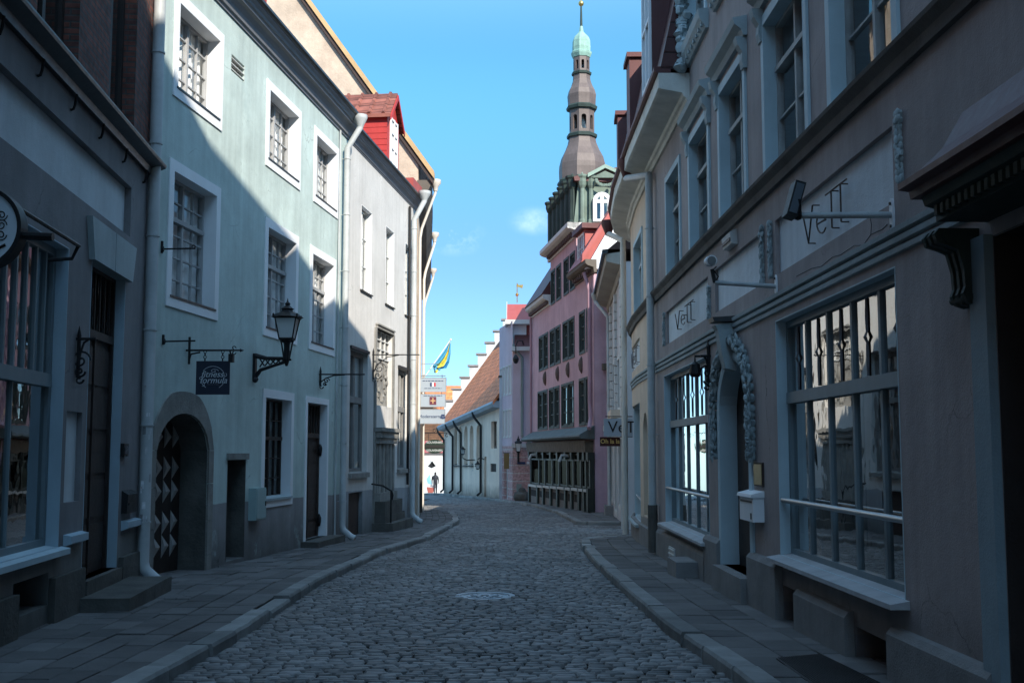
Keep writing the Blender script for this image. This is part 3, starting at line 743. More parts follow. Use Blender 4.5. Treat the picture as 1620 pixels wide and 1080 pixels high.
# cornice and roof: mint and grey share the line
def big_cornice(par, s0, s1, zc, K=1.0):
    prof = [(.03, 0), (.04, .05), (.075, .065), (.085, .10), (.11, .17), (.17, .24), (.24, .275), (.25, .32), (.285, .335), (.30, .38), (.345, .42), (.355, .45)]
    prof = [(-.02, zc)] + [(d * K, zc + z * K) for d, z in prof] + [(-.02, zc + .45 * K)]
    MB().sprof(WM, s0, s1, prof).build('cornice', M_corn, par)
    zt_ = zc + .45 * K; e = .36 * K
    g = MB(); g.sprof(WM, s0, s1, [(e - .1, zt_ + .004), (e + .02, zt_ + .004), (e + .06, zt_ + .03), (e + .06, zt_ + .08), (e - .1, zt_ + .09)]); g.build('gutter', M_flash, par)
    r = MB(); zz = zt_ + .10; k = 7.5
    r.prism([WM.pt(s0, zz, e), WM.pt(s0, zz + k * .20, -k), WM.pt(s0, zz - .1 + k * .20, -k), WM.pt(s0, zz - .1, e - .04)], uM * (s1 - s0)); return r.build('roof', M_tile, par)
roofM = big_cornice(H, sM0, sM1, zc, .95)
def dormer(par, s, w, zb, h, d0, d1, over=.12, lab=None, ztopW=None):
    d = MB(); zt_ = zb + h
    d.sbox(WM, s - w / 2, s + w / 2, zb, zt_, d1, d0)
    d.prism([WM.pt(s - w / 2, zt_, d0), WM.pt(s + w / 2, zt_, d0), WM.pt(s, zt_ + w * .48, d0)], WM.nrm(0) * (d1 - d0))
    o = d.build('dormer', M_redwood, par)
    r = MB()
    for sg in (-1, 1):
        e = w / 2 + .16; za = zt_ - .06; zr = zt_ + w * .48 + .08
        P = [(s + sg * e, za), (s, zr), (s, zr + .1), (s + sg * e, za + .1)]
        r.prism([WM.pt(a, z, d0 + over) for a, z in P], WM.nrm(0) * (d1 - d0 - over))
    # half-round tile rolls down the slope
    for sg in (-1, 1):
        e = w / 2 + .16; n = 8; L = d0 + over - d1
        for k in range(n):
            dd_ = d0 + over - L * (k + .5) / n
            r.tube([WM.pt(s + sg * e, zt_ - .06 + .11, dd_), WM.pt(s, zt_ + w * .48 + .19, dd_)], .055, 6)
    r.build('dormer_roof', M_tile, o)
    f = MB()
    for sg in (-1, 1):
        e = w / 2 + .17; f.prism([WM.pt(s + sg * e, zt_ - .14, d0 + over + .003), WM.pt(s, zt_ + w * .48 - .02, d0 + over + .003), WM.pt(s, zt_ + w * .48 + .12, d0 + over + .003), WM.pt(s + sg * e, zt_, d0 + over + .003)], WM.nrm(0) * .03)
    f.build('bargeboard', M_redwood, o)
    b = MB(); n = int(h / .17)
    for k in range(n):
        z = zb + k * .17; b.sbox(WM, s - w / 2 - .012, s - w / 2, z, z + .155, d1, d0 - .0); b.sbox(WM, s + w / 2, s + w / 2 + .012, z, z + .155, d1, d0)
    b.build('weatherboard', M_redwood, o)
    wop = (s - w * .3, s + w * .3, zb + .2, zt_ + .1)
    fr = MB()
    for a in (wop[0], s - .03, wop[1] - .08): fr.sbox(WM, a, a + .08, wop[2], wop[3], d0 + .002, d0 + .05)
    for z in (wop[2], wop[2] + (wop[3] - wop[2]) * .35, wop[2] + (wop[3] - wop[2]) * .66, wop[3] - .08): fr.sbox(WM, wop[0] + .08, wop[1] - .08, z, z + .06, d0 + .004, d0 + .045)
    ff = fr.build('window', M_white, o)
    MB().sbox(WM, wop[0] + .02, wop[1] - .02, wop[2] + .02, wop[3] - .02, d0 + .003, d0 + .015).build('pane', GLD, ff)
    return o
# downpipes on the mint house
sp = WM.px(236, 560, .14)[0]
p1 = downpipe(H, WM, sp, zc + .2, zg(WM, sp) - .02, d=.14, r=.085)
stk = MB(); q = random.Random(9)
for i in range(14):
    z = zg(WM, sp) + q.uniform(.9, 3.0); a = q.uniform(-1.9, -.2); c = WM.pt(sp, z, .14); ww = q.uniform(.012, .03); hh = q.uniform(.02, .06)
    pl = []
    for dz in (-hh, hh):
        row = []
        for k in (-1, 1): an = a + k * ww / .085; row.append((c.x + .0872 * math.cos(an), c.y + .0872 * math.sin(an), c.z + dz))
        pl.append(row)
    stk.quad(pl[0][0], pl[0][1], pl[1][1], pl[1][0])
stk.build('sticker', mk('paper_stickers', (.5, .5, .5), .7, .3, 14, bump=0, streak=0, island=.6, patch=((.35, .06, .05), 9, .6)), p1, flip=False)
sp2 = WM.px(546, 500, .13)[0]
downpipe(H, WM, sp2, zc - .35, zg(WM, sp2) - .02, d=.13, r=.075, mat=M_zinc, head=(.42, zc + .34), along=.05)
# second narrow service pipe
MB().tube([WM.pt(sp2 - .32, zc, .04), WM.pt(sp2 - .32, zg(WM, sp2), .04)], .022, 6).build('conduit', M_zinc, H)

# ------------------------------------------------------------------ grey house
Hg = thing('grey_house', 'pale grey house with deep narrow windows and a carved stone portal', 'house', WM.pt(sM1, zg(WM, sM1)))
up = [R_(571, 318, 456, 588), R_(610, 356, 481, 623), R_(640.8, 388, 502, 651)]
zb = sum(o[2] for o in up) / 3; zt = sum(o[3] for o in up) / 3; up = [(o[0], o[1], zb, zt) for o in up]
lo = [R_(553, 550, 750, 581), R_(629, 581, 743, 645.5)]
bd = R_(551, 780, 846, 573); bd = (bd[0], bd[1], zg(WM, bd[0]) - .05, bd[3])
sl = [R_(623, 791, 823, 630), R_(636, 808, 826, 640)]
po = R_(594, 518, 640, 620)
print('grey', up, lo, 'portal', po)
ops = [(*o, .2) for o in up] + [(*o, .22) for o in lo] + [(*bd, .15)] + [(*o, .3) for o in sl] + [(*po, .14)]
facade(WM, sM1, sM2, -2.5, zc + .1, ops, M_grey, Hg); hull(WM, sM1, sM2, -2.5, zc + .1, 8, M_grey, Hg)
roofG = big_cornice(Hg, sM1 + .003, sM2, zc, .62)
for o in up: window(Hg, WM, o, .19, 2, (.33, .66), sur=(.0, .004, M_white), sill=(.05, .03, M_flash), cur=(.02, .98), fm=M_offw)
for o in lo:
    f = window(Hg, WM, o, .20, 2, (), transom=(.6,), fm=mk('grey_stone_frame', (.20, .19, .18), .8, .2, 2, bump=.4), fw=.13, tm=.16, sill=(.08, .12, M_stone), glass=GLD)
    sh = MB()
    for k, (a, b) in enumerate(((o[0] + .14, o[0] + (o[1] - o[0]) * .44), (o[0] + (o[1] - o[0]) * .56, o[1] - .14))):
        sh.quad(WM.pt(a, o[2] + (o[3] - o[2]) * .64, -.24), WM.pt(b, o[2] + (o[3] - o[2]) * .64, -.24), WM.pt(b, o[3] - .12, -.24), WM.pt(a, o[3] - .12, -.24))
    sh.build('blind', M_cloth, f, flip=False)
    MB().sbox(WM, o[0] - .04, o[1] + .04, o[3], o[3] + .07, -.02, .05).build('hood', M_flash, f)
MB().sbox(WM, bd[0], bd[1], bd[2], bd[3], -.15, -.10).build('cellar_door', M_brown, Hg)
for o in sl: MB().sbox(WM, o[0], o[1], o[2], o[3], -.3, -.26).build('cellar_vent', M_inner, Hg)
dm_ = R_(571, 199, 250, 640)
sdm = WM.px(628, 152, .1)[0]
print('dormer', sdm, WM.px(628, 152, .1)[1] - zc)
dormer(Hg, sdm, 1.5, zc + .36, WM.px(628, 152, .1)[1] - zc - .36 - .82, .0, -3.2)
sd0 = WM.px(424, 20, .1)[0]
dormer(H, sd0 - .7, 1.5, zc + .62, 1.1, .05, -3.2)
MB().sbox(WM, sM2 - 1.6, sM2 - .25, zc + .4, zc + .75, -.5, .2).build('parapet_flashing', M_redtin, Hg)
sp3 = WM.px(653, 600, .12)[0]
downpipe(Hg, WM, sp3, zc - .45, zg(WM, sp3), d=.13, r=.085, head=(.42, zc + .34), along=.1)
MB().tube([WM.pt(sp3 - .35, zc - .1, .06), WM.pt(sp3 - .35, .6, .06)], .04, 8).build('conduit', M_iron, Hg)
# carved portal
PT = MB(); a, b, c, d = po
PT.sbox(WM, a - .03, b + .03, d, d + .08, -.1, .06); PT.sbox(WM, a - .05, b + .05, d + .08, d + .12, -.05, .09)
for s in (a - .16, b + .02): PT.sbox(WM, s, s + .14, c - 3.4, d, -.1, .05)
prt = PT.build('portal', M_stone, Hg)
la = MB(); n = 4
for i in range(n + 1): s = a + (b - a) * i / n; la.sbox(WM, s - .015, s + .015, d - .75, d, -.13, -.08)
for i in range(4): z = d - .75 + .75 * i / 3; la.sbox(WM, a, b, z - .015, z + .015, -.128, -.085)
la.build('lattice', M_offw, prt)
rl = MB(); rl.sbox(WM, a, b, c, d, -.16, -.13); q = random.Random(5)
for i in range(26): rl.blob(WM.pt(q.uniform(a + .1, b - .1), q.uniform(c + .1, d - .85), -.12), .05, .14 * q.random() + .05, .18 * q.random() + .06, i, 6, 4)
rl.build('stone_relief', M_stone, prt)
zk = WM.px(605, 684)[1]; zcol = zk - .12
cp = MB(); cp.sbox(WM, a - .1, b + .1, zk - .15, zk + .02, -.05, .20); cp.sbox(WM, a - .05, b + .05, zk - .3, zk - .15, -.05, .16); cp.sbox(WM, a - .16, b + .16, zk + .02, zk + .12, -.05, .25); cp.build('capital', M_stone, prt)
cl = MB(); zfl = zg(WM, a) + 1.0
cl.sbox(WM, a + .02, b - .02, zfl, zk - .3, -.05, .08)
for k in range(5): s = a + .14 + (b - a - .28) * k / 4; cl.tube([WM.pt(s, zfl, .08), WM.pt(s, zk - .32, .08)], .06, 7)
cl.sbox(WM, a - .06, b + .06, zfl - .22, zfl, -.05, .18)
cl.build('pilaster', M_stone, prt)
bs = MB(); zz = zg(WM, a); bs.sbox(WM, a - .1, b + .1, zz - .3, zfl - .22, -.05, .32); bs.sbox(WM, a - .15, b + .35, zz - .3, zz + .40, .0, .34); bs.sbox(WM, a - .2, b + .45, zz - .3, zz + .22, .0, .56); bs.build('portal_steps', M_stoned, prt)
tr = MB(); sA = a - .2; tr.tube([WM.pt(sA - .25, zz + 1.25, .05), WM.pt(sA + .1, zz + 1.2, .25), WM.pt(sA + .2, zz + 1.05, .48), WM.pt(sA + .22, zz + .95, .50), WM.pt(sA + .22, zz + .82, .48)], .025, 6); tr.tube([WM.pt(sA + .2, zz + 1.05, .46), WM.pt(sA + .2, zz + .2, .46)], .022, 6); tr.build('handrail', M_iron, Hg)

# ================================================================== LEFT near: brick-topped shop house
HD = thing('brick_shop_house', 'dark rendered shop house with a red brick upper floor above a black ledge', 'house', WD.pt(sDlen, zg(WM, sM0)))
RD_ = lambda *a: WD.rect(*a)
s_end = sDlen
zl = WD.px(237, 281)[1]                         # underside of the ledge at the wall
sh_r = WD.px(103, 560)[0]; sh_t = WD.px(111, 394)[1]; sh_b = WD.px(92, 866)[1]
sd0_, sd1_ = WD.px(143, 480)[0], WD.px(196, 520)[0]; sdt = WD.px(205, 446)[1]
pn = RD_(207, 300, 376, 60); pnz1 = WD.px(211, 300)[1]; pnz0 = WD.px(207, 376)[1]
npn = RD_(103, 649, 795, 128)
print('D', 'ledge', zl, 'shop right', sh_r, 'top', sh_t, 'bottom', sh_b, 'door', sd0_, sd1_, sdt, 'panel', pnz0, pnz1, WD.px(207, 340)[0], s_end)
shop = (sh_r - 3.6, sh_r, sh_b, sh_t)
dorD = (sd0_, sd1_, zg(WD, sd0_) + .32, sdt)
bas = RD_(20, 924, 980, 75)
ops = [(*shop, .22), (*dorD, .2), (pn[1] - 14, WD.px(207, 340)[0], pnz0, pnz1, .09), (*npn, .06), (*bas, .4)]
facade(WD, 0, s_end, -2.5, zl + .02, ops, M_dplas, HD)
hull(WD, 0, s_end, -2.5, zl + 7.6, 9, M_dplas, HD)
MB().sbox(WD, pn[1] - 14.1, WD.px(207, 340)[0] + .02, pnz0 - .05, pnz1 + .05, -.12, -.09).build('fascia_panel', M_dpan, HD)
MB().sbox(WD, npn[0] - .02, npn[1] + .02, npn[2] - .02, npn[3] + .02, -.09, -.06).build('blind_panel', M_dpan, HD)
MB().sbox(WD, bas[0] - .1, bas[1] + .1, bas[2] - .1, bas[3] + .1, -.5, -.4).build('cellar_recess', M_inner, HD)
fd = window(HD, WD, shop, .20, 3, (), transom=(.55,), fm=M_shopf, fw=.10, tm=.14, glass=GLD, sur=(.0, .004, M_dtrim), mull=[])
pp = MB(); zt_ = shop[2] + (shop[3] - shop[2]) * .55
for k in range(1, 12): s = shop[0] + (shop[1] - shop[0]) * k / 12; pp.sbox(WD, s - .022, s + .022, zt_ + .07, shop[3] - .1, -.19, -.14)
pp.build('glazing_bars', M_shopf, fd)
MB().sprof(WD, shop[0] - .1, shop[1] + .12, [(-.14, shop[2] + .03), (.1, shop[2] - .01), (.1, shop[2] - .07), (-.14, shop[2] - .07)]).build('sill', M_rtrim, fd)
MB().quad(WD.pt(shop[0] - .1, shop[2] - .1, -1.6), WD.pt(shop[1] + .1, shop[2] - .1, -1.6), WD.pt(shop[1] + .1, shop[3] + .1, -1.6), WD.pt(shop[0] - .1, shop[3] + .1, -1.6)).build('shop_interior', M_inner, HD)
dD = board_door(HD, WD, dorD, .17, M_dark, 5, .78); ring(WD, dorD, .0, .004, .17, M_dtrim, dD, bottom=False)
# keystone block over the door
kc = (sd0_ + sd1_) / 2; kz0, kz1 = sdt - .02, WD.px(207, 392)[1]
hw = (sd1_ - sd0_) / 2 + .12; ks = MB()
for sg in (-1, 1):
    A = [(kc + sg * .012, kz0), (kc + sg * (hw + .0), kz0), (kc + sg * (hw + .16), kz1), (kc + sg * .012, kz1)]
    ks.hexa([WD.pt(*A[0], -.1), WD.pt(*A[1], -.1), WD.pt(*A[1], .07), WD.pt(*A[0], .07), WD.pt(*A[3], -.1), WD.pt(*A[2], -.1), WD.pt(*A[2], .07), WD.pt(*A[3], .07)])
ks.build('keystone', M_rtrim2, HD)
bandz = WD.px(110, 843)[1]
b_ = MB(); b_.sprof(WD, shop[1] + .18, sd0_ - .06, [(-.01, bandz), (.09, bandz - .02), (.09, bandz - .1), (-.01, bandz - .14)]); b_.build('string_band', M_dtrim, HD); b_ = MB(); b_.sprof(WD, sd1_ + .18, s_end - .25, [(-.01, bandz), (.09, bandz - .02), (.09, bandz - .1), (-.01, bandz - .14)]); b_.build('string_band', M_dtrim, HD)
sb = MB(); zz = zg(WD, kc); sb.sbox(WD, sd0_ - .25, sd1_ + .45, zz - .3, zz + .17, 0, .62); sb.sbox(WD, sd0_, sd1_, zz - .3, dorD[2], -.6, .08); sb.build('doorstep', M_stoned, HD)
zz = zg(WD, bas[0])
for a_, b_, h_ in ((bas[0] - 3.0, bas[0] - .02, .42), (bas[1] + .02, sd0_ - .05, .45), (sd1_ + .1, s_end - .2, .40)): MB().sbox(WD, a_, b_, -1.2, zz + h_, -.02, .07).build('plinth', M_stoned, HD)
# ledge
lg = MB(); lg.sprof(WD, 0, s_end + .06, [(-.1, zl), (.06, zl), (.07, zl + .09), (.21, zl + .15), (.22, zl + .18), (.22, zl + .20), (-.1, zl + .32)]); lg.build('ledge', M_flash, HD)
for k in range(9):
    br_ = MB(); s = s_end - .45 - k * 1.15; br_.tube([WD.pt(s, zl - .0, .06), WD.pt(s, zl - .12, .045), WD.pt(s, zl - .17, .03), WD.pt(s, zl - .18, .0)], .016, 6)
    br_.build('ledge_bracket', M_iron, HD)
# brick storey
zb0 = zl + .3; dB = .02
def sD(px, y): return WD.px(px, y, -.02)[0]
wa = (sD(55, 30), sD(121, 90)); wb = (sD(171, 80), sD(213, 90)); wz1 = zb0 + 3.2
gapn = wb[0] - wa[1]; wc = (wa[0] - gapn - (wa[1] - wa[0]), wa[0] - gapn)
bops = [(wa[0], wa[1], zb0 - .3, wz1, .27), (wb[0], wb[1], zb0 - .3, wz1, .27), (wc[0], wc[1], zb0 - .3, wz1, .27)]
facade(WD, 0, s_end - .02, zl + .1, zl + 7.6, bops, M_brick, HD, 'brick_wall')
for o in bops: window(HD, WD, (o[0], o[1], zb0 + .02, wz1), .24, 2, (.62,), fm=M_dark, fw=.09, glass=glass_mat('dark_glass', (.3, .33, .35), 1.3, .02, .01, .1) if 'dark_glass' not in MATS else MATS['dark_glass'])
MB().sprof(WD, 0, s_end, [(-.1, zl + 7.6), (.35, zl + 7.6), (.4, zl + 7.9), (-.1, zl + 8.0)]).build('cornice', M_flash, HD)

# ================================================================== LEFT beyond: beige gabled house
HB = thing('beige_gabled_house', 'tall beige rendered house with a steep bare gable rising behind the grey house', 'house', WB.pt(0, G(eM.y)))
y0 = eM.y + .06
ea = at_depth(684, 284, y0); ve = at_depth(480.6, 0, y0); sl_ = (ve.z - ea.z) / (ve.x - ea.x)
xr = ea.x - 8.5; zr = ea.z + sl_ * (-8.5)
gm = MB(); xw = WB.p[0].x; zw = ea.z + sl_ * (xw - ea.x)
gm.prism([(xw, y0 + .02, -2.5), (xw, y0 + .02, zw - .15), (xr, y0 + .02, zr - .15), (2 * xr - xw, y0 + .02, zw - .15), (2 * xr - xw, y0 + .02, -2.5)], (0, .3, 0))
gm.build('gable_wall', M_beige, HB)
wopsB = []
for k in range(4):
    s = 2.2 + k * 4.4
    for z in (1.2, 4.4, 7.4): wopsB.append((s, s + 1.1, z - .3, z + 1.5, .2))
LB = WB.c[-1]
facade(WB, .02, LB, -2.5, ea.z - .25, wopsB, M_beige, HB)
for o in wopsB: window(HB, WB, o[:4], .18, 2, (.5,), fm=M_offw)
MB().quad(WB.pt(LB, -2.5), WB.pt(LB, -2.5, -14), WB.pt(LB, ea.z, -14), WB.pt(LB, ea.z)).build('far_wall', M_beige, HB, flip=False)
rb = MB(); L2 = []
ov = ea.x - xw
for s, yo in ((0, 0), (WB.c[1], 0), (LB, 0)):
    p = WB.pt(s, 0, 0); n_ = WB.nrm(s)
    e = Vector((p.x + ov, p.y, ea.z)); q_ = Vector((p.x + ov - 8.5, p.y, zr))
    L2.append([e, q_, q_ + Vector((0, 0, .16)), e + Vector((0, 0, .16))])
rb.loft(L2); rb.build('roof', M_tile, HB)
vb = MB(); vb.prism([(ea.x + .02, y0 - .1, ea.z - .16), (xr, y0 - .1, zr - .16), (xr, y0 - .1, zr + .0), (ea.x + .02, y0 - .1, ea.z + .0)], (0, .3, 0)); vb.build('verge_shadow_board', M_brown, HB)
vc = MB(); vc.prism([(ea.x + .06, y0 - .16, ea.z + .004), (xr, y0 - .16, zr + .004), (xr, y0 - .16, zr + .24), (ea.x + .06, y0 - .16, ea.z + .24)], (0, .42, 0)); vc.build('verge', M_ochre, HB)
sf = MB(); 
ls = []
for s in (.0, WB.c[1], LB):
    p = WB.pt(s, 0, 0); ls.append([(p.x - .02, p.y, ea.z - .75), (p.x + ov * .5, p.y, ea.z - .55), (p.x + ov - .02, p.y, ea.z - .12), (p.x + ov - .02, p.y, ea.z - .02), (p.x - .02, p.y, ea.z - .02)])
sf.loft(ls); sf.build('eaves', M_soff, HB)
for k, (s, hz) in enumerate(((.5, .07), (9.5, .14), (18.6, .14))):
    p = WB.pt(s, 0, 0); hd = Vector((p.x + ov + .1, p.y, ea.z - .02)); m = MB()
    m.tube([hd, hd - EZ * .3, Vector((p.x + hz + .05, p.y, ea.z - 1.5)), Vector((p.x + hz, p.y, ea.z - 1.8)), Vector((p.x + hz, p.y, G(p.y)))], .055 if k else .045, 10)
    o = m.build('downpipe', M_zincb if k else M_zincb, HB, smooth=True)
    MB().lathe(hd, [(.07, -.25), (.10, -.1), (.18, .0), (.18, .12), (.15, .12)], 10).build('hopper_head', M_zincb, o, smooth=True)
# dark shop entrance with a canopy
sh = MB(); s0 = 8.0; sh.sbox(WB, s0, s0 + 9.5, G(50) - .5, G(50) + 4.0, -.05, .14); sh.build('shopfront', mk('dark_timber_shopfront', (.05, .045, .04), .7, .3, 2), HB)
cn = MB(); zc_ = G(50) + 4.0
cn.loft([[WB.pt(s, zc_, .0), WB.pt(s, zc_, .55), WB.pt(s, zc_ + .3, .45), WB.pt(s, zc_ + .5, .1), WB.pt(s, zc_ + .5, .0)] for s in (s0, s0 + 4.6)]); cn.build('canopy', M_dark, HB)
# ================================================================== RIGHT near: rose shop house (tall) and its lower curved wing
HR = thing('rose_shop_house', 'tall dusky rose house with big shop windows and a garlanded arched doorway', 'house', WR.pt(24, 0))
RR = lambda *a: WR.rect(*a)
zled = WR.px(1317, 187)[1]                     # the dark ledge under the upper windows
zmld = WR.px(1460, 358)[1]                     # triple moulding
print('R ledge', zled, 'moulding', zmld)
sN = WR.px(1545, 700)[0]                       # start of the canopied doorway at the near end
def mrg(o, z0=None, z1=None): return (o[0], o[1], o[2] if z0 is None else z0, o[3] if z1 is None else z1)
zwt = WR.px(1096, 221)[1]; zwb = zled + .10
upw = [RR(1212, 0, 287, 1277), RR(1317, 0, 185, 1418), RR(1141, 124, 358, 1180), RR(1093, 221, 413, 1123)]
upw = [mrg(o, zwb, zwt) for o in upw]
# one more bay towards (and behind) the camera
w_ = upw[1][1] - upw[1][0]
uwF = mrg(RR(1056, 277, 452, 1077), zwb, zwt)
upw.append((upw[1][0] - 4.2, upw[1][0] - 4.2 + w_, zwb, zwt))
sw1 = RR(1231, 506, 877, 1425); sw2 = RR(1052, 594, 825, 1121)
zs_t = (sw1[3] + sw2[3]) / 2
print('shop windows', sw1, sw2)
pan = [RR(1227, 350, 433, 1417), RR(1054, 492, 548, 1121), RR(1131, 428, 495, 1205)]
pz0 = sum(p[2] for p in pan) / 3; pz1 = sum(p[3] for p in pan) / 3; pan = [mrg(p, pz0, pz1) for p in pan]
zap = WR.px(1165, 567)[1]; sdo0, sdo1 = WR.px(1190, 800)[0], WR.px(1143, 800)[0]
zspR = WR.px(1143, 655)[1]
arch = dict(s0=sdo0, s1=sdo1, z0=G(14) + .30, z1=zap, spring=zspR, r=.22)
b1 = RR(1240, 925, 985, 1268); b2 = RR(1354, 990, 1075, 1419)
bz1 = .42
bs_ = [(b1[0], b1[1], -.6, b1[3], .45), (b2[0], b2[1], -.6, b2[3], .45)]
sP0, sP1 = 17.6, WR.px(1590, 800)[0]           # doorway of the canopy
dorR = (sP1 - 1.35, sP1, G(6) + .15, 2.95)
win2 = []
for o in upw: win2.append((o[0] + .05, o[1] - .05, 8.05, 10.3))
rU = .19
ops = [(*o, rU) for o in upw] + [(*o, rU + .01) for o in win2] + [(*sw1, .2), (*sw2, .2), arch, (*dorR, .6)] + bs_ + [(*p, .05) for p in pan]
ZTALL = 10.9
zev = WR.px(1084, 166)[1]                      # top of the low wall, under the eaves
low = lambda o: (o['z0'] if isinstance(o, dict) else o[2]) < zev
facade(WR, 0, sRP, -2.5, zev, [o for o in ops if low(o)] + [(*uwF, rU)], M_rpink, HR)
facade(WR, 0, sRJ, zev, ZTALL, [o for o in ops if not low(o)], M_rpink, HR, 'upper_wall')
hull(WR, 0, sRP, -2.5, zev, 10, M_rpink, HR)
hull(WR, 0, sRJ, zev, ZTALL, 9.8, M_rpink, HR)
# the raised gable: it steps down towards the wing, its unseen outline shaped to throw the slanting shade across the street
prof = [(0, 20.6), (15.5, 18.8), (18.7, 17.2), (23.8, 15.7), (28.2, 14.2), (sRJ, 13.1)]
gb = MB()
for (a, za), (b, zb_) in zip(prof, prof[1:]):
    gb.hexa([WR.pt(a, ZTALL, 0), WR.pt(b, ZTALL, 0), WR.pt(b, ZTALL, -.5), WR.pt(a, ZTALL, -.5), WR.pt(a, za, 0), WR.pt(b, zb_, 0), WR.pt(b, zb_, -.5), WR.pt(a, za, -.5)])
gb.build('gable', M_rpink, HR)
rr = MB()
for (a, za), (b, zb_) in zip(prof, prof[1:]):
    rr.hexa([WR.pt(a, ZTALL, -.5), WR.pt(b, ZTALL, -.5), WR.pt(b, ZTALL, -9.9), WR.pt(a, ZTALL, -9.9), WR.pt(a, za - .1, -.5), WR.pt(b, zb_ - .1, -.5), WR.pt(b, ZTALL + .1, -9.9), WR.pt(a, ZTALL + .1, -9.9)])
rr.build('roof', M_redroof, HR)
for p in pan: MB().sbox(WR, p[0] - .03, p[1] + .03, p[2] - .03, p[3] + .03, -.09, -.05).build('name_panel', M_rpan, HR)
for p in bs_: MB().sbox(WR, p[0] - .05, p[1] + .05, p[2] - .05, p[3] + .05, -.52, -.45).build('cellar_recess', M_inner, HR)
def upper_window(par, o, full=True):
    f = window(par, WR, o, rU, 2, (.35, ), transom=(.68,), fm=mk('weathered_sash', (.38, .39, .38), .65, .25, 3, bump=.2), fw=.055, glass=GL, sur=(.11, .03, M_rtrim), tm=.06)
    return f
for i, o in enumerate(upw):
    f = upper_window(HR, o)
    # moulded head on consoles
    s0, s1, z1 = o[0] - .11, o[1] + .11, o[3]
    h = MB(); h.sprof(WR, s0 - .1, s1 + .1, [(-.01, z1 + .22), (.05, z1 + .22), (.08, z1 + .3), (.16, z1 + .36), (.18, z1 + .44), (-.01, z1 + .48)])
    h.build('window_head', M_rtrim2, f)
    for s in (s0 - .06, s1 - .08):
        c = MB(); c.sprof(WR, s, s + .14, [(-.01, z1 - .18), (.05, z1 - .18), (.07, z1 - .08), (.06, z1 + .02), (.12, z1 + .12), (.14, z1 + .215), (-.01, z1 + .215)]); c.build('console', M_rtrim2, f)
for o in win2: upper_window(HR, o)
window(HR, WR, uwF, rU, 2, (.35,), transom=(.68,), fm=MATS['weathered_sash'], fw=.055, sur=(.10, .03, M_rtrim), tm=.06)
for o in win2:
    d = MB(); d.sprof(WR, o[0] - .2, o[1] + .2, [(-.01, o[2] - .3), (.05, o[2] - .3), (.14, o[2] - .14), (.16, o[2] - .02), (-.01, o[2] - .0)])
    n = 9
    for k in range(n): s = o[0] - .16 + (o[1] - o[0] + .26) * k / (n - 1); d.sbox(WR, s, s + .06, o[2] - .26, o[2] - .17, .04, .11)
    d.build('dentil_sill', M_rtrim2, HR)
# ledge and mouldings run on round the curved wing
def ledge(par, a, b):
    m = MB(); m.sprof(WR, a, b, [(-.02, zled - .16), (.05, zled - .16), (.07, zled - .08), (.13, zled - .02), (.14, zled + .01), (-.02, zled + .09)]); m.build('ledge', mk('weathered_ledge', (.13, .13, .125), .8, .3, 2, bump=.3), par)
    m = MB()
    for k in range(3): z = zmld - .12 + k * .075; m.sprof(WR, a, b, [(-.02, z), (.025 + .012 * k, z + .01), (.03 + .012 * k, z + .05), (-.02, z + .064)])
    m.build('moulding', M_rtrim2, par)
sC0 = WR.px(1462, 400)[0]
ledge(HR, 0, sRP)
# shop windows
def shop_window(o, nb, far_solid=True, ties=True):
    f = window(HR, WR, o, .18, nb, (), transom=(.665,), fm=M_shopf, fw=.085, tm=.12, mt=.055, glass=GLD, sur=(.0, .004, M_rtrim), mull=[])
    MB().sprof(WR, o[0] - .08, o[1] + .06, [(-.12, o[2] + .03), (.15, o[2] - .015), (.15, o[2] - .055), (-.12, o[2] - .055)]).build('sill', mk('pale_sill_stone', (.40, .41, .42), .7, .2, 3, bump=.25), f)
    w = o[1] - o[0]; h = o[3] - o[2]
    zr_ = o[2] + h * .235
    t = MB(); t.tube([WR.pt(o[0] + .02, zr_, -.03), WR.pt(o[1] - .02, zr_, -.03)], .028, 10); r_ = t.build('rail', M_steel, f, smooth=True)
    # gathered strips of cloth tied in the top lights
    for k in range(nb):
        s = o[0] + w * (k + .5) / nb; za, zb_ = o[2] + h * .665 + .08, o[3] - .10; zm = (za + zb_) / 2
        m = MB(); q = random.Random(k); lo_ = []
        for i in range(15):
            t_ = i / 14; z = za + (zb_ - za) * t_; wd = .018 + .028 * abs(math.sin(t_ * PI * 2)) ** .8 + (.03 if abs(t_ - .5) < .06 else 0) + (.014 if t_ < .04 or t_ > .96 else 0)
            lo_.append([WR.pt(s + a_ * wd, z, -.142 + b_ * .01 + (.02 if abs(t_ - .5) < .06 else 0)) for a_, b_ in ((-1, 0), (-.4, 1), (.4, .6), (1, 0), (.3, -.6), (-.3, -.6))])
        m.loft(lo_); cu = m.build('tied_curtain', mk('grey_gathered_cloth', (.13, .13, .14), .9, .2, 8, bump=.3), f, smooth=True)
    return f
ck = MB(); q = random.Random(12); pxs = [(1260, 437), (1285, 424), (1300, 421), (1318, 406), (1330, 403), (1352, 388), (1366, 388), (1378, 371), (1397, 362), (1404, 355)]
ck.tube([WR.pt(*WR.px(x, y), .001) for x, y in pxs], .004, 4); ck.tube([WR.pt(*WR.px(x, y), .001) for x, y in ((1378, 371), (1379, 355), (1377, 345))], .003, 4); ck.build('plaster_crack', M_blackp, HR)
f1 = shop_window(sw1, 5); f2 = shop_window(sw2, 5)
for o, k in ((sw1, 1), (sw2, 1)):
    w = o[1] - o[0]
    s = MB(); s.sbox(WR, o[0] - .3, o[1] + .3, o[2] - .1, o[3] + .1, -2.2, -2.18); s.build('shop_backwall', M_inner, HR)
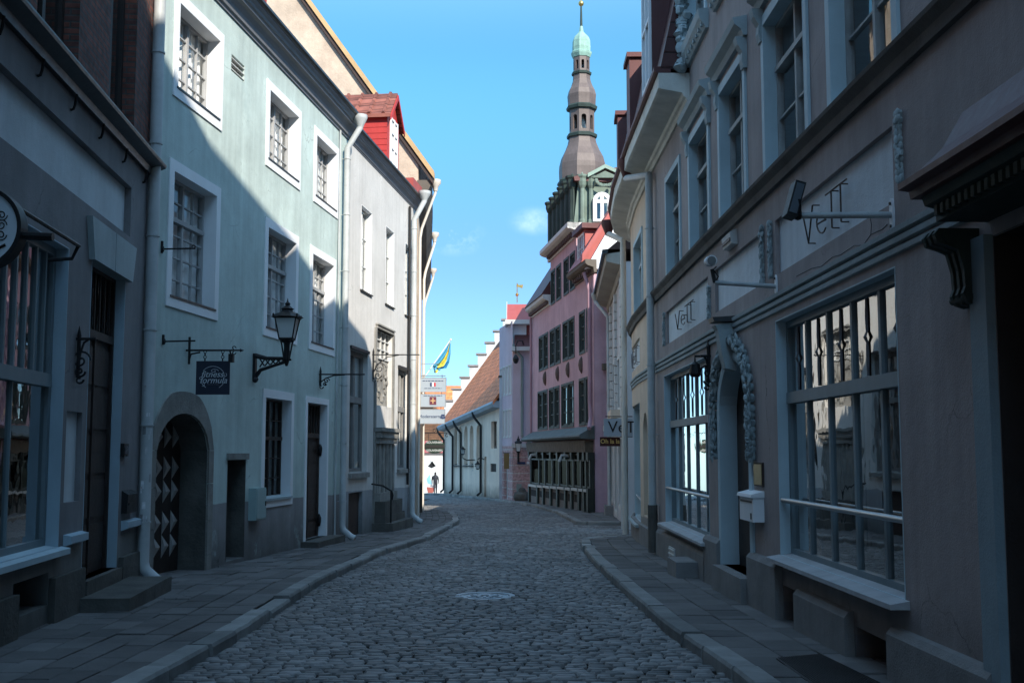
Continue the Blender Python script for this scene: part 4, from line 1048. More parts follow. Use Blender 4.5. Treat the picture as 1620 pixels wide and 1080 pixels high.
bf = MB(); w = sw1[1] - sw1[0]; bf.sbox(WR, sw1[1] - w / 5 + .03, sw1[1] - .1, sw1[2] + .1, sw1[2] + (sw1[3] - sw1[2]) * .63, -.26, -.24); bf.build('blind', mk('slate_blind', (.10, .13, .15), .8), f1)
# arched doorway: surround, dark leaf, garland
ar = MB(); pts = arch_curve(arch, 16); cxs = (sdo0 + sdo1) / 2
full = [(sdo0, arch['z0'])] + pts + [(sdo1, arch['z0'])]
def offR(p, k): return (cxs + (p[0] - cxs) * (1 + k), p[1] + (k * .62 if p[1] > zspR + .01 else 0) * min(1, max(0, p[1] - zspR) / .3))
loops = []
for p in full:
    q1 = offR(p, .14); e = (cxs + (p[0] - cxs) * .97, p[1] - .015 if p[1] > zspR + .01 else p[1])
    loops.append([WR.pt(*q1, -.01), WR.pt(*q1, .03), WR.pt(*offR(p, .05), .045), WR.pt(*e, .03), WR.pt(*e, -.215)])
ar.loft(loops, closed=False, caps=False); da = ar.build('door_surround', M_rtrim, HR, flip=False)
lf = MB(); lf.sbox(WR, sdo0 - .05, sdo1 + .05, arch['z0'] - .1, zap + .05, -.30, -.225)
for k in range(2):
    a = sdo0 + .08 + k * (sdo1 - sdo0 - .1) / 2; b = a + (sdo1 - sdo0) / 2 - .14
    for za, zb_ in ((.15, .8), (.95, 1.9)): lf.sbox(WR, a, b, arch['z0'] + za, arch['z0'] + zb_, -.226, -.195)
lf.build('door', M_dark, HR)
stp = MB(); zz = arch['z0']; stp.sbox(WR, sdo0 + .01, sdo1 - .01, -1.2, zz, -.22, .16); stp.build('doorstep', M_conc, HR)
ga_ = MB(); q = random.Random(3); op2 = dict(s0=sdo0 - .22, s1=sdo1 + .22, spring=zspR + .0, z1=zap + .24)
gz0 = WR.px(1193, 722)[1]
ln = [(op2['s0'], gz0 + (op2['spring'] - gz0) * t) for t in [i / 7 for i in range(7)]] + arch_curve(op2, 22) + [(op2['s1'], op2['spring'] + (gz0 - op2['spring']) * t) for t in [(i + 1) / 7 for i in range(7)]]
def wv(ds, dz): return WR.tan(cxs) * ds + EZ * dz
for i, (s, z) in enumerate(ln):
    p0, p1 = ln[max(0, i - 1)], ln[min(len(ln) - 1, i + 1)]; ts, tz_ = p1[0] - p0[0], p1[1] - p0[1]; L_ = math.hypot(ts, tz_) or 1; ts, tz_ = ts / L_, tz_ / L_
    sg = 1 if i < len(ln) / 2 else -1; k = 1.0 - .28 * abs(i - len(ln) / 2) / (len(ln) / 2)
    for j in range(9):
        an = q.uniform(-.9, .9); c_, s_ = math.cos(an), math.sin(an); ds, dz = (ts * c_ - tz_ * s_) * sg, (ts * s_ + tz_ * c_) * sg
        o_ = q.uniform(-.085, .085) * k; ps = s - tz_ * o_ + q.uniform(-.05, .05) * ts; pz = z + ts * o_ + q.uniform(-.05, .05) * tz_
        hgt = .03 + .075 * (1 - abs(o_) / .1) + q.uniform(-.015, .015)
        ga_.leaf(WR.pt(ps, pz, hgt), -wv(ds, dz) + WR.nrm(s) * q.uniform(-.1, .3), WR.nrm(s), .15 * k * q.uniform(.8, 1.25), .040 * k, .030)
    for j in range(2): ga_.blob(WR.pt(s + q.uniform(-.05, .05), z + q.uniform(-.05, .05), .10), .026, .026, .026, i * 5 + j, 6, 4, .1)
    ga_.blob(WR.pt(s, z, .03), .06 * k, .06 * k, .07 * k, i, 7, 5, .1)
gar = ga_.build('garland', mk('carved_grey_stone', (.29, .35, .36), .8, .35, 6, bump=.4, bscale=35, streak=.15), HR, smooth=True)
ky = MB(); zk = zap + .1; ky.sprof(WR, cxs - .11, cxs + .11, [(-.01, zk - .25), (.13, zk - .22), (.18, zk), (.22, zk + .28), (.26, zk + .34), (-.01, zk + .38)]); ky.build('keystone', M_rtrim2, HR)
MB().sprof(WR, cxs - .16, cxs + .16, [(-.01, zk + .385), (.28, zk + .385), (.30, zk + .44), (-.01, zk + .46)]).build('keystone_cap', M_flash, HR)
# plinth blocks
pl = []
zp = WR.px(1210, 880)[1]
segs = [(WR.px(1421, 1000)[0] - 7.0, dorR[0] - .1, .42), (dorR[1] + .15, b2[0] - .02, WR.px(1440, 1000)[1]), (b2[1] + .02, b1[0] - .02, WR.px(1300, 945)[1]), (b1[1] + .02, sdo0 - .02, zp), (sdo1 + .02, WR.px(1122, 880)[0], zp), (sw2[0] + .02, sRP - .02, WR.px(1070, 840)[1] - .1)]
for a, b, z in segs:
    if b > a: pl.append(MB().sprof(WR, a, b, [(-.01, -2), (.09, -2), (.09, z - .05), (.05, z), (-.01, z + .01)]).build('plinth', M_conc, HR))
sq = MB(); s_ = WR.px(1105, 900)[0]; zz = WR.px(1105, 890, .1)[1]; sq.sbox(WR, s_ - .5, s_ + .42, -1.5, zz, .05, .42); sq.build('side_step', M_conc, HR)
vt = MB(); v_ = RR(1068, 863, 885, 1077); vt.sbox(WR, v_[0], v_[1], v_[2], v_[3], .09, .11)
for k in range(3): z = v_[2] + (v_[3] - v_[2]) * (k + .5) / 3; vt.sbox(WR, v_[0] + .02, v_[1] - .02, z - .012, z + .012, .11, .125)
vt.build('air_vent', M_offw, HR)
# relief drops beside the name panels
def drop(par, px, ya, yb):
    s, z1 = WR.px(px, ya); z0 = WR.px(px, yb)[1]; m = MB(); q = random.Random(int(px)); n = 11
    for i in range(n):
        t = i / (n - 1); w = .6 + .5 * abs(math.sin(t * 7 + 1)) + (.3 if i < 2 else 0)
        for j in range(5):
            an = q.uniform(-.7, .7); ds = math.sin(an)
            m.leaf(WR.pt(s + q.uniform(-.022, .022) * w, z1 + (z0 - z1) * t, .015 + q.uniform(0, .03)), WR.tan(s) * ds - EZ * math.cos(an) + WR.nrm(s) * .15, WR.nrm(s), (z1 - z0) / n * 1.9, .022 * w, .022)
        m.blob(WR.pt(s, z1 + (z0 - z1) * t, .01), .03 * w, .03 * w, (z1 - z0) / n * .7, i, 6, 4, .1)
    return m.build('relief_drop', M_rtrim2, par, smooth=True)
for a in ((1425, 180, 285), (1220.5, 354, 437), (1207.5, 362, 446), (1123.5, 455, 502)): drop(HR, *a)
drop(HR, 1052, 497, 545)
# carved finial and gable shoulder at the corner with the wing
cvm = MB(); q = random.Random(8); s_ = WR.px(1084, 60)[0]
for i in range(26): z = 7.75 + i * .05; cvm.blob(WR.pt(sRJ + .02 + q.uniform(-.1, .05), z, .05 + q.uniform(0, .1)), .10, .11, .1, i, 7, 4, .3)
cvm.build('carved_bracket', M_rtrim2, HR, smooth=True)
# canopy over the near doorway
OVH = .54
sB_, cz0 = WR.px(1421, 316, OVH)
sA_ = sB_ - 3.6
can = MB(); can.sprof(WR, sA_, sB_, [(-.02, cz0 + .0), (OVH - .08, cz0 + .0), (OVH - .07, cz0 + .05), (OVH, cz0 + .06), (OVH, cz0 + .10), (.42, cz0 + .17), (.24, cz0 + .34), (.10, cz0 + .58), (-.02, cz0 + .66)])
cno = can.build('door_canopy', M_redroof, HR)
fr = MB(); fr.sprof(WR, sA_ + .1, sB_ - .08, [(-.02, cz0 - .16), (.33, cz0 - .16), (.33, cz0 - .08), (.40, cz0 - .06), (.42, cz0 - .003), (-.02, cz0 - .003)])
k = sA_ + .15
while k < sB_ - .18: fr.sbox(WR, k, k + .045, cz0 - .14, cz0 - .075, .32, .375); k += .09
fr.build('dentil_frieze', M_copd, HR)
sK_ = WR.px(1508, 420, .12)[0]; kk_ = (cz0 - .165 - WR.px(1512, 486, .12)[1]) / 1.12
print('console', sK_, kk_, 'canopy', cz0, sB_, 'door', dorR)
for s in (sK_, sK_ - 2.2):
    m = MB(); pr = []; zt_ = cz0 - .165
    outl = [(-.01, zt_ - .02), (.40, zt_ - .02), (.45, zt_ - .10), (.42, zt_ - .22), (.30, zt_ - .27), (.20, zt_ - .33), (.15, zt_ - .6), (.14, zt_ - .85), (.17, zt_ - .95), (.12, zt_ - 1.08), (.03, zt_ - 1.12), (-.01, zt_ - 1.1)]
    outl = [(max(-.01, dd_ * .62), zt_ - (zt_ - zz_) * kk_) for dd_, zz_ in outl]
    m.sprof(WR, s - .13, s + .10, outl)
    for kk in (-.12, -.03, .06): m.sprof(WR, s + kk - .02, s + kk + .02, [(d + .015 if d > 0 else d, z) for d, z in outl])
    m.tube([WR.pt(s - .15, zt_ - .14 * kk_, .20), WR.pt(s + .12, zt_ - .14 * kk_, .20)], .09 * kk_, 12); m.tube([WR.pt(s - .15, zt_ - 1.0 * kk_, .08), WR.pt(s + .12, zt_ - 1.0 * kk_, .08)], .06 * kk_, 10)
    m.build('scroll_console', M_copd, HR)
MB().sbox(WR, dorR[1] + .02, dorR[1] + .26, -1.5, cz0 - .25, -.01, .06).build('door_pilaster', mk('dull_blue_trim', (.24, .31, .34), .7, .2, bump=.2), HR)
dR = board_door(HR, WR, dorR, .58, M_dark, 5); ring(WR, dorR, .0, .004, .585, M_dark, dR, 'door_lining', bottom=False)

# ------------------------------------------------------------------ lower wing with the curved eaves
HC = thing('cream_corner_house', 'low cream house with wide curved eaves and a dark red mansard roof', 'house', WR.pt(sRP + 2, G(24)))
print('wing eave', zev)
cw = []
s_a, s_b = WR.px(1012, 450)[0], WR.px(1019, 450)[0]
def pxo(l, r, y): a, b = WR.px(l, y)[0], WR.px(r, y)[0]; return (min(a, b), max(a, b))
o = pxo(1004.5, 1017, 450); cw.append((o[0], o[1], zwb, zwt - .1))
gw_ = pxo(999, 1013, 730); cg = (gw_[0], gw_[1], WR.px(1006, 822)[1], WR.px(1006, 640)[1])
na = pxo(1018, 1025, 730); cnche = dict(s0=na[0], s1=na[1], z0=WR.px(1020, 815)[1], z1=WR.px(1021, 652)[1], r=.25); cnche['spring'] = cnche['z1'] - (na[1] - na[0]) / 2
p4 = pxo(998, 1012, 560); cp4 = (p4[0], p4[1], pz0, pz1)
eps = .004
facade(WR, sRP + eps, sRE, -2.5, zev + .02, [(*o, rU) for o in cw] + [(*cg, .3), cnche, (*cp4, .05)], M_rcream, HC)
hull(WR, sRP + eps, sRE, -2.5, zev + .02, 9, M_rcream, HC)
for o in cw: window(HC, WR, o, rU, 2, (.35,), transom=(.68,), fm=M_offw, fw=.07, sur=(.10, .03, M_rtrim), tm=.06)
f = window(HC, WR, cg, .28, 3, (), transom=(.66,), fm=M_shopf, fw=.08, glass=GLD, sur=(.0, .004, M_rtrim), mull=[])
MB().sprof(WR, cg[0] - .06, cg[1] + .06, [(-.24, cg[2] + .03), (.13, cg[2] - .01), (.13, cg[2] - .06), (-.24, cg[2] - .06)]).build('sill', M_rtrim2, f)
MB().tube([WR.pt(cg[0] + .02, cg[2] + .5, -.05), WR.pt(cg[1] - .02, cg[2] + .5, -.05)], .026, 8).build('rail', M_steel, f)
MB().sbox(WR, na[0] - .05, na[1] + .05, cnche['z0'] - .05, cnche['z1'] + .05, -.3, -.25).build('niche_back', M_rtrim, HC)
MB().sbox(WR, cp4[0] - .03, cp4[1] + .03, cp4[2] - .03, cp4[3] + .03, -.09, -.05).build('name_panel', M_rpan, HC)
ledge(HC, sRP + eps, sRE)
MB().sprof(WR, sRP + eps, sRE, [(-.01, -2), (.06, -2), (.06, WR.px(1010, 800)[1] - .35), (-.01, WR.px(1010, 800)[1] - .33)]).build('plinth', M_conc, HC)
ev = MB(); ev.sprof(WR, sRJ + eps, sRE, [(-.02, zev - .10), (.04, zev - .10), (.06, zev - .02), (.10, zev), (.12, zev + .06), (.46, zev + .12), (.50, zev + .14), (.50, zev + .38), (-.02, zev + .38)]); ev.build('eaves', mk('pale_eaves_boards', (.62, .60, .54), .75, .2, 2, bump=.3), HC)
gt = MB(); gt.sprof(WR, sRJ + eps, sRE, [(.3, zev + .385), (.53, zev + .385), (.57, zev + .41), (.57, zev + .48), (.3, zev + .50)]); gt.build('gutter', M_redroof, HC)
# mansard
zr0 = zev + .45
mn = MB(); mn.sprof(WR, sRJ + eps, sRE, [(.47, zr0), (.25, zr0 + 1.0), (.02, zr0 + 2.1), (-.3, zr0 + 2.4), (-4, zr0 + 3.0), (-8.9, zr0), ]); mro = mn.build('roof', roof_mat('dark_red_mansard', (.085, .03, .028), .3, .22, .5, .25), HC)
def mdorm(s, w, h):
    m = MB(); m.sbox(WR, s - w / 2, s + w / 2, zr0 + .1, zr0 + h, -1.6, .46); m.sprof(WR, s - w / 2 - .1, s + w / 2 + .1, [(-1.6, zr0 + h + .003), (.54, zr0 + h + .003), (.54, zr0 + h + .12), (-1.6, zr0 + h + .3)])
    d = m.build('dormer', M_redroof, mro)
    w2 = MB()
    for a in (s - w / 2 + .04, s - .03, s + w / 2 - .1): w2.sbox(WR, a, a + .06, zr0 + .2, zr0 + h - .1, .462, .51)
    for z in (zr0 + .2, zr0 + h * .55, zr0 + h - .16): w2.sbox(WR, s - w / 2 + .1, s + w / 2 - .1, z, z + .06, .464, .505)
    ww = w2.build('window', M_white, d); MB().sbox(WR, s - w / 2 + .06, s + w / 2 - .06, zr0 + .22, zr0 + h - .12, .463, .475).build('pane', GLD, ww)
mdorm(sRJ + 1.6, 1.1, 2.3)
for s, h in ((sRP + .9, 1.5), (sRP + 4.2, 1.25)):
    c = MB(); c.sbox(WR, s - .35, s + .35, zr0 + .2, zr0 + h + .6, -.6, .38); c.sbox(WR, s - .42, s + .42, zr0 + h + .6, zr0 + h + .7, -.65, .44); c.build('roof_hatch', M_redroof, mro)
# gable shoulder of the tall house above the eaves end
shl = MB(); shl.prism([WR.pt(sRJ + .01, zev + .5, .3), WR.pt(sRJ + .01, zev + .5, -.6), WR.pt(sRJ + .01, zev + 1.6, -.6)], WR.tan(sRJ) * .3); shl.build('roof_apron', M_redroof, HC)
spR = WR.px(1031, 600, .12)[0]
dp = downpipe(HC, WR, spR, zev - .25, G(23) + .05, d=.13, r=.075, mat=M_zinc, spout=False)
MB().tube([WR.pt(spR, G(23) + .05, .13), WR.pt(spR, G(23) + .95, .13)], .095, 12).build('cast_foot', M_stoned, dp)
m = MB(); hd = WR.pt(spR + 1.3, zev + .30, .45); m.tube([hd, hd - EZ * .3, WR.pt(spR, zev - .25, .13), WR.pt(spR, zev - .6, .13)], .075, 12); nk = m.build('swan_neck', M_zinc, dp, smooth=True)
MB().lathe(hd, [(.07, -.3), (.12, -.16), (.18, -.02), (.18, .1), (.14, .1)], 12).build('hopper_head', M_redroof, dp, smooth=True)
spR2 = WR.px(988.5, 700, .10)[0]
pe = WR.pt(sRE - 1.55, 0, .12)
p2 = at_depth(988.5, 700, 28.9); 
m = MB(); X_, Y_ = p2.x, p2.y; hd = Vector((X_ - .30, Y_ + .9, zev + .30)); m.tube([hd, hd - EZ * .25, Vector((X_, Y_, zev - .3)), Vector((X_, Y_, zev - .6)), Vector((X_, Y_, G(Y_)))], .075, 12); d2 = m.build('downpipe', M_zincb, HC, smooth=True)
MB().lathe(hd, [(.07, -.3), (.12, -.16), (.18, -.02), (.18, .1), (.14, .1)], 12).build('hopper_head', M_redroof, d2, smooth=True)

# ================================================================== ornate white house behind the lane
HQ = thing('ornate_white_house', 'narrow ornate white house with projecting eaves and dark red shutters, set back behind the lane', 'house', (3.4, 34, G(34)))
LQ = WQ.c[-1]; zq = at_depth(950, 470, 40).z
zq = 7.2
wq = [(2.2, 3.3, G(36) + 3.55, G(36) + 5.1, .18), (5.4, 6.5, G(36) + 3.5, G(36) + 5.2, .18), (8.0, 9.0, G(36) + 3.5, G(36) + 5.2, .18), (1.5, 3.2, G(36) + .5, G(36) + 2.6, .2), (4.6, 5.8, G(36) + .2, G(36) + 2.6, .2), (7.4, 8.8, G(36) + .5, G(36) + 2.6, .2)]
facade(WQ, 0, LQ, -3, zq, wq, mk('white_stucco', (.50, .49, .50), var=.12), HQ); hull(WQ, 0, LQ, -3, zq, 4.5, MATS['white_stucco'], HQ)
for o in wq: window(HQ, WQ, o[:4], .16, 3, (.3, .6), fm=mk('oxblood_frame', (.07, .02, .018), .6), fw=.09, sur=(.14, .03, M_offw))
cq = MB(); cq.sprof(WQ, 0, LQ, [(-.02, zq - .3), (.05, zq - .3), (.08, zq - .1), (.5, zq + .0), (.52, zq + .22), (-.02, zq + .3)]); cq.build('eaves', mk('grey_brown_eaves', (.34, .31, .27), .8, .2), HQ)
MB().sprof(WQ, -.1, LQ, [(.45, zq + .225), (.62, zq + .225), (.62, zq + .34), (.45, zq + .36)]).build('gutter', M_flash, HQ)
MB().sprof(WQ, 0, LQ, [(.45, zq + .37), (-2.2, zq + 2.6), (-4.4, zq + .37)]).build('roof', M_otile, HQ)
for s in (.25, 3.9, 7.2):
    q_ = MB(); z = G(36) + 3.2
    while z < zq - .5: q_.sbox(WQ, s, s + .5, z, z + .26, -.01, .09); z += .30
    q_.build('quoin_pilaster', M_offw, HQ)
bk = MB(); zz = G(36) + 2.95; bk.sprof(WQ, 0, LQ, [(-.01, zz - .2), (.10, zz - .15), (.24, zz), (.24, zz + .2), (-.01, zz + .24)]); bk.build('string_course', M_offw, HQ)
MB().sbox(WQ, 1.2, 3.4, G(36) + 3.2, G(36) + 3.45, .0, .35).build('flower_ledge', M_rcream, HQ)
MB().sbox(WQ, .02, .3, -2, G(34) + 1.0, -.01, .12).build('corner_stone', M_offw, HQ)
sq_ = WQ.px(964, 650, .1)[0]
dq = downpipe(HQ, WQ, sq_, zq - .75, G(38) + .3, d=.12, r=.07, mat=M_zinc, head=(.55, zq + .15), along=1.0, spout=False)
MB().sbox(WQ, sq_ - .5, sq_ + .5, -2, G(38) + .3, .0, .3).build('step', M_conc, HQ)
# ================================================================== pink house with the green mansard
HP = thing('pink_house', 'mauve pink four storey house with a black shopfront and a green copper mansard', 'house', (2.1, 52, G(52)))
LP = WP.c[-1]
sp_t1 = WP.px(871, 470)[0]; sp_t0 = WP.px(911.5, 420)[0]        # tall centre block: near edge sp_t0, far edge sp_t1
zeR = at_depth(939, 434, 44.2).z; zcT = WP.px(911.5, 375)[1]
zlow = WP.px(851, 622)[1]
print('pink', LP, sp_t0, sp_t1, 'eave', zeR, 'tall', zcT)
rowB = [(198, 216), (219, 238), (247, 266), (271, 290), (302, 325), (330, 353), (380, 402), (409, 429)]
rowA = [(203, 219), (224, 241), (251, 270), (276, 295), (308, 329), (335, 356), (381, 403), (413, 428)]
X4 = lambda v: v / 2.768 + 780
bz = (WP.px(851.5, 678)[1], WP.px(851.5, 622.5)[1]); az = (WP.px(853, 585.5)[1], WP.px(853, 535.7)[1])
pw = []
for a, b in rowB: p, q_ = WP.px(X4(a), 640)[0], WP.px(X4(b), 640)[0]; pw.append((min(p, q_), max(p, q_), *bz, .14))
for a, b in rowA: p, q_ = WP.px(X4(a), 560)[0], WP.px(X4(b), 560)[0]; pw.append((min(p, q_), max(p, q_), *az, .14))
zsh = WP.px(842, 702)[1]
def wins(par, W, L, sur=.09, fm=None, sm=None):
    for o in L: window(par, W, o[:4], .11, 1, (.33, .66), fm=fm or M_gframe, fw=.09, mt=.05, sur=(sur, .03, sm or M_gframe), glass=GLD)
facade(WP, 0, LP, -3, zeR, pw, M_pink, HP); wins(HP, WP, pw)
hull(WP, 0, LP, -3, zeR, 8, M_pink, HP)
tw = []
for l, r in ((872.5, 878), (881, 887.5), (892.8, 899.7), (902.8, 909.5)):
    p, q_ = WP.px(l, 450)[0], WP.px(r, 450)[0]; tw.append((min(p, q_), max(p, q_), WP.px(872.5, 486)[1], WP.px(872.5, 432)[1], .14))
tw = [(a, b, max(c, zeR + .02), d, e) for a, b, c, d, e in tw]
facade(WP, sp_t0, sp_t1, zeR, zcT, tw, M_pink, HP, 'upper_wall'); wins(HP, WP, tw)
hull(WP, sp_t0, sp_t1, zeR, zcT, 8, M_pink, HP, name='upper_side_wall')
def cornice_block(par, W, a, b, z, mat, dep=8, h=.55, pr=.45, ends=True):
    m = MB(); prof = [(-.05, z), (.06, z), (.08, z + h * .4), (pr * .8, z + h * .55), (pr, z + h * .7), (pr, z + h), (-.05, z + h)]
    m.sprof(W, a - (pr if ends else 0), b + (pr if ends else 0), prof); o = m.build('cornice', mat, par)
    d = MB(); s = a + .1
    while s < b - .1: d.sbox(W, s, s + .16, z + h * .12, z + h * .42, .05, .22); s += .36
    d.build('dentils', mk('brown_dentils', (.12, .08, .075), .8), par)
    return o
cornice_block(HP, WP, sp_t0, sp_t1, zcT, M_offw)
# cornice along the camera-side flank of the tall block
fl = MB(); u_ = WP.nrm(0); A = WP.pt(sp_t0, 0, 0); tg = WP.tan(0)
fl.prism([WP.pt(sp_t0 - .45, zcT + .3, .45), WP.pt(sp_t0, zcT, .0), WP.pt(sp_t0, zcT + .55, 0), WP.pt(sp_t0 - .45, zcT + .55, .45)], u_ * -8)
fl.build('flank_cornice', M_offw, HP)
pt_ = MB(); pt_.prism([WP.pt(sp_t0 - .01, zeR, -.15), WP.pt(sp_t0 - .01, zeR, -1.1), WP.pt(sp_t0 - .01, zcT, -1.1), WP.pt(sp_t0 - .01, zcT, -.15)], tg * -.03); pt_.build('lit_strip', M_pinkl, HP)  # sunlit patch on the flank, put in as a paler pink
# copper mansard with engaged columns
zm0 = zcT + .56; zm1 = at_depth(940, 281, WP.pt(sp_t0, 0).y).z
print('mansard', zm0, zm1)
ms = MB(); ms.loft([[WP.pt(sp_t0 - .05, z, d), WP.pt(sp_t1, z, d), WP.pt(sp_t1, z, -7.5), WP.pt(sp_t0 - .05, z, -7.5)] for z, d in ((zm0, .1), (zm1 - .2, -.1))]); ms.build('mansard', M_copg, HP)
msk = MB(); q_ = sp_t0 + .25; cpx = MB()
def col(c, mat_mb, r=.15):
    mat_mb.lathe((c.x, c.y, zm0), [(r * 1.4, 0), (r * 1.4, .12), (r, .2), (r * .9, zm1 - zm0 - .5), (r * 1.5, zm1 - zm0 - .38), (r * 1.9, zm1 - zm0 - .22), (r * 1.9, zm1 - zm0 - .08), (r * 2.3, zm1 - zm0), (r * 2.3, zm1 - zm0 + .08), (r * .5, zm1 - zm0 + .12), (0.01, zm1 - zm0 + .22)], 8)
s = sp_t0 + .15
while s < sp_t1 + .1: pc = MB(); col(WP.pt(s, 0, .12), pc, .13); pc.build('copper_column', M_copd, HP); s += (sp_t1 - sp_t0) / 6
msk.sbox(WP, sp_t0, sp_t1, zm0, zm1 - .3, .1, .13); msk.build('mansard_face', M_copd, HP)  # shade of the street side put into a darker copper, columns too
for d in (-.25, -.62, -2.35, -2.75): fc = MB(); col(WP.pt(sp_t0 - .15, 0, d), fc, .11); fc.build('copper_column', M_copg, HP)
# arched window and pediment on the flank
yq = WP.pt(sp_t0, 0).y - .18
wl, wr, wt_, wb_ = at_depth(938, 350, yq), at_depth(967, 350, yq), at_depth(952, 305, yq), at_depth(952, 351, yq)
def arch_frame(par, xl, xr, zb, zt, y, t=.16, th=.14):
    m = MB(); r = (xr - xl) / 2; zs = zt - r; cx = (xl + xr) / 2
    out = [(xl, zb)] + [(cx - r * math.cos(PI * i / 14), zs + r * math.sin(PI * i / 14)) for i in range(15)] + [(xr, zb)]
    inn = [(xl + t, zb)] + [(cx - (r - t) * math.cos(PI * i / 14), zs + (r - t) * math.sin(PI * i / 14)) for i in range(15)] + [(xr - t, zb)]
    m.loft([[(a[0], y, a[1]), (b[0], y, b[1]), (b[0], y - th, b[1]), (a[0], y - th, a[1])] for a, b in zip(out, inn)])
    m.box(cx - .07, cx + .07, y - th + .01, y, zb, zt - t + .01); m.box(xl + t, cx - .07, y - th + .012, y, zs - .07, zs + .07); m.box(cx + .07, xr - t, y - th + .012, y, zs - .07, zs + .07); m.box(xl + t, cx - .07, y - th + .012, y, zb, zb + .1); m.box(cx + .07, xr - t, y - th + .012, y, zb, zb + .1)
    w = m.build('window', M_white, par); g = MB(); g.poly([(a, y - .04, b) for a, b in ([(xl + .02, zb)] + [(cx - (r - .02) * math.cos(PI * i / 14), zs + (r - .02) * math.sin(PI * i / 14)) for i in range(15)] + [(xr - .02, zb)])[::-1]]); g.build('pane', GLD, w, flip=False); return w
arch_frame(HP, wl.x, wr.x, wb_.z, wt_.z, yq)
ap = at_depth(957, 271, yq); pl_ = at_depth(935, 282, yq); pr_ = at_depth(984, 280, yq)
pd = MB(); pd.prism([(pl_.x, yq - .1, pl_.z), (pr_.x, yq - .1, pl_.z), (ap.x, yq - .1, ap.z)], (0, .6, 0)); pd.build('pediment', M_copg, HP)
for a, b in (((pl_.x - .15, pl_.z), (ap.x, ap.z + .1)), ((ap.x, ap.z + .1), (pr_.x + .15, pl_.z))):
    r = MB(); r.hexa([(a[0], yq - .2, a[1]), (b[0], yq - .2, b[1]), (b[0], yq + .5, b[1]), (a[0], yq + .5, a[1]), (a[0], yq - .2, a[1] + .16), (b[0], yq - .2, b[1] + .16), (b[0], yq + .5, b[1] + .16), (a[0], yq + .5, a[1] + .16)]); r.build('pediment_moulding', mk('pale_copper', (.26, .36, .30), .7, .2), HP)
sw = MB(); q = random.Random(2)
for k in range(14): an = PI * (1 + k / 13); sw.blob((ap.x + .38 * math.cos(an), yq - .14, ap.z - .42 + .22 * math.sin(an)), .09, .06, .08, k, 6, 4)
sw.build('garland', M_copg, HP, smooth=True)
MB().loft([[WP.pt(sp_t0 - .3, z, d), WP.pt(sp_t1 + .2, z, d), WP.pt(sp_t1 + .2, z, -7.6), WP.pt(sp_t0 - .3, z, -7.6)] for z, d in ((zm1 - .2, .1), (zm1 - .02, .14), (zm1 + .5, -2.0))]).build('roof', M_redroof, HP)
# wings: eaves and red tin roofs
cornice_block(HP, WP, 0, sp_t0 - .3, zeR, M_soff, h=.5, pr=.4); cornice_block(HP, WP, sp_t1 + .1, LP - .05, zeR, M_offw, h=.5, pr=.35, ends=False)
for a, b, mm, nm in ((.32, sp_t0 - .3, M_redtin, 'wing_roof'), (sp_t1 + .2, LP - .02, M_redroof, 'wing_roof')):
    MB().sprof(WP, a, b, [(.42, zeR + .505), (-1.75, zeR + 3.9), (-5, zeR + 3.9), (-7.9, zeR + .505)]).build(nm, mm, HP)
gbw = MB(); gbw.prism([WP.pt(.3, zeR + .2, .3), WP.pt(.3, zeR + 3.7, -1.75), WP.pt(.3, zeR + 3.7, -5), WP.pt(.3, zeR + .2, -7.8)], tg * -.3); gbw.build('white_gable', M_white, HP)
vg = MB(); vg.hexa([WP.pt(-.06, zeR + .5, .45), WP.pt(.34, zeR + .5, .45), WP.pt(.34, zeR + 3.9, -1.75), WP.pt(-.06, zeR + 3.9, -1.75), WP.pt(-.06, zeR + .76, .45), WP.pt(.34, zeR + .76, .45), WP.pt(.34, zeR + 4.2, -1.75), WP.pt(-.06, zeR + 4.2, -1.75)]); vg.build('verge', M_redtin, HP)
d_ = MB(); ds = 1.75; d_.sbox(WP, ds - .8, ds + .8, zeR + .5, zeR + 1.95, -1.5, .12); dr = d_.build('dormer', M_redtin, HP)
MB().sbox(WP, ds - 1.05, ds + 1.05, zeR + 1.953, zeR + 2.16, -1.7, .3).build('dormer_roof', M_redroof, dr)
f_ = window(dr, WP, (ds - .6, ds + .6, zeR + .7, zeR + 1.85), -.09, 3, (.5,), fm=M_white, fw=.09, glass=GLD)
f_.parent = dr
# shopfront
sfm = MB(); zt_ = zsh; zg0 = lambda s: G(WP.pt(s, 0).y)
sfo = MB(); zs2 = WP.px(842, 713)[1]
fas = MB(); fas.sprof(WP, .15, LP - .25, [(.0, zs2 - .05), (.34, zs2 - .05), (.36, zt_ + .05), (.0, zt_ + .05)]); fso = fas.build('fascia', mk('carved_brown_fascia', (.11, .085, .06), .7, .5, 5, bump=.9, bscale=9), HP)
cap = MB(); cap.sprof(WP, -.05, LP - .05, [(.0, zt_ + .1), (.55, zt_ + .12), (.62, zt_ + .2), (.60, zt_ + .27), (.0, zt_ + .62)]); cap.build('shop_cornice', mk('dull_green_lead', (.10, .12, .12), .6, .3, 2), HP)
cols_ = [WP.px(x, 760)[0] for x in (845, 858.5, 868, 880, 891, 904, 914, 926, 934, 940.5)]
cols_ = sorted(cols_)
MB().sbox(WP, .1, LP - .3, G(60) - 1, zs2 - .05, .003, .03).build('shopfront', M_green, HP)
for i, s in enumerate(cols_):
    c = MB(); z0 = zg0(s); c.sbox(WP, s - .16, s + .16, z0 - .3, z0 + .9, .03, .30); c.sbox(WP, s - .11, s + .11, z0 + .9, zs2 - .35, .03, .2); c.sbox(WP, s - .18, s + .18, zs2 - .35, zs2 - .05, .03, .3); c.build('shop_pilaster', M_green, HP)
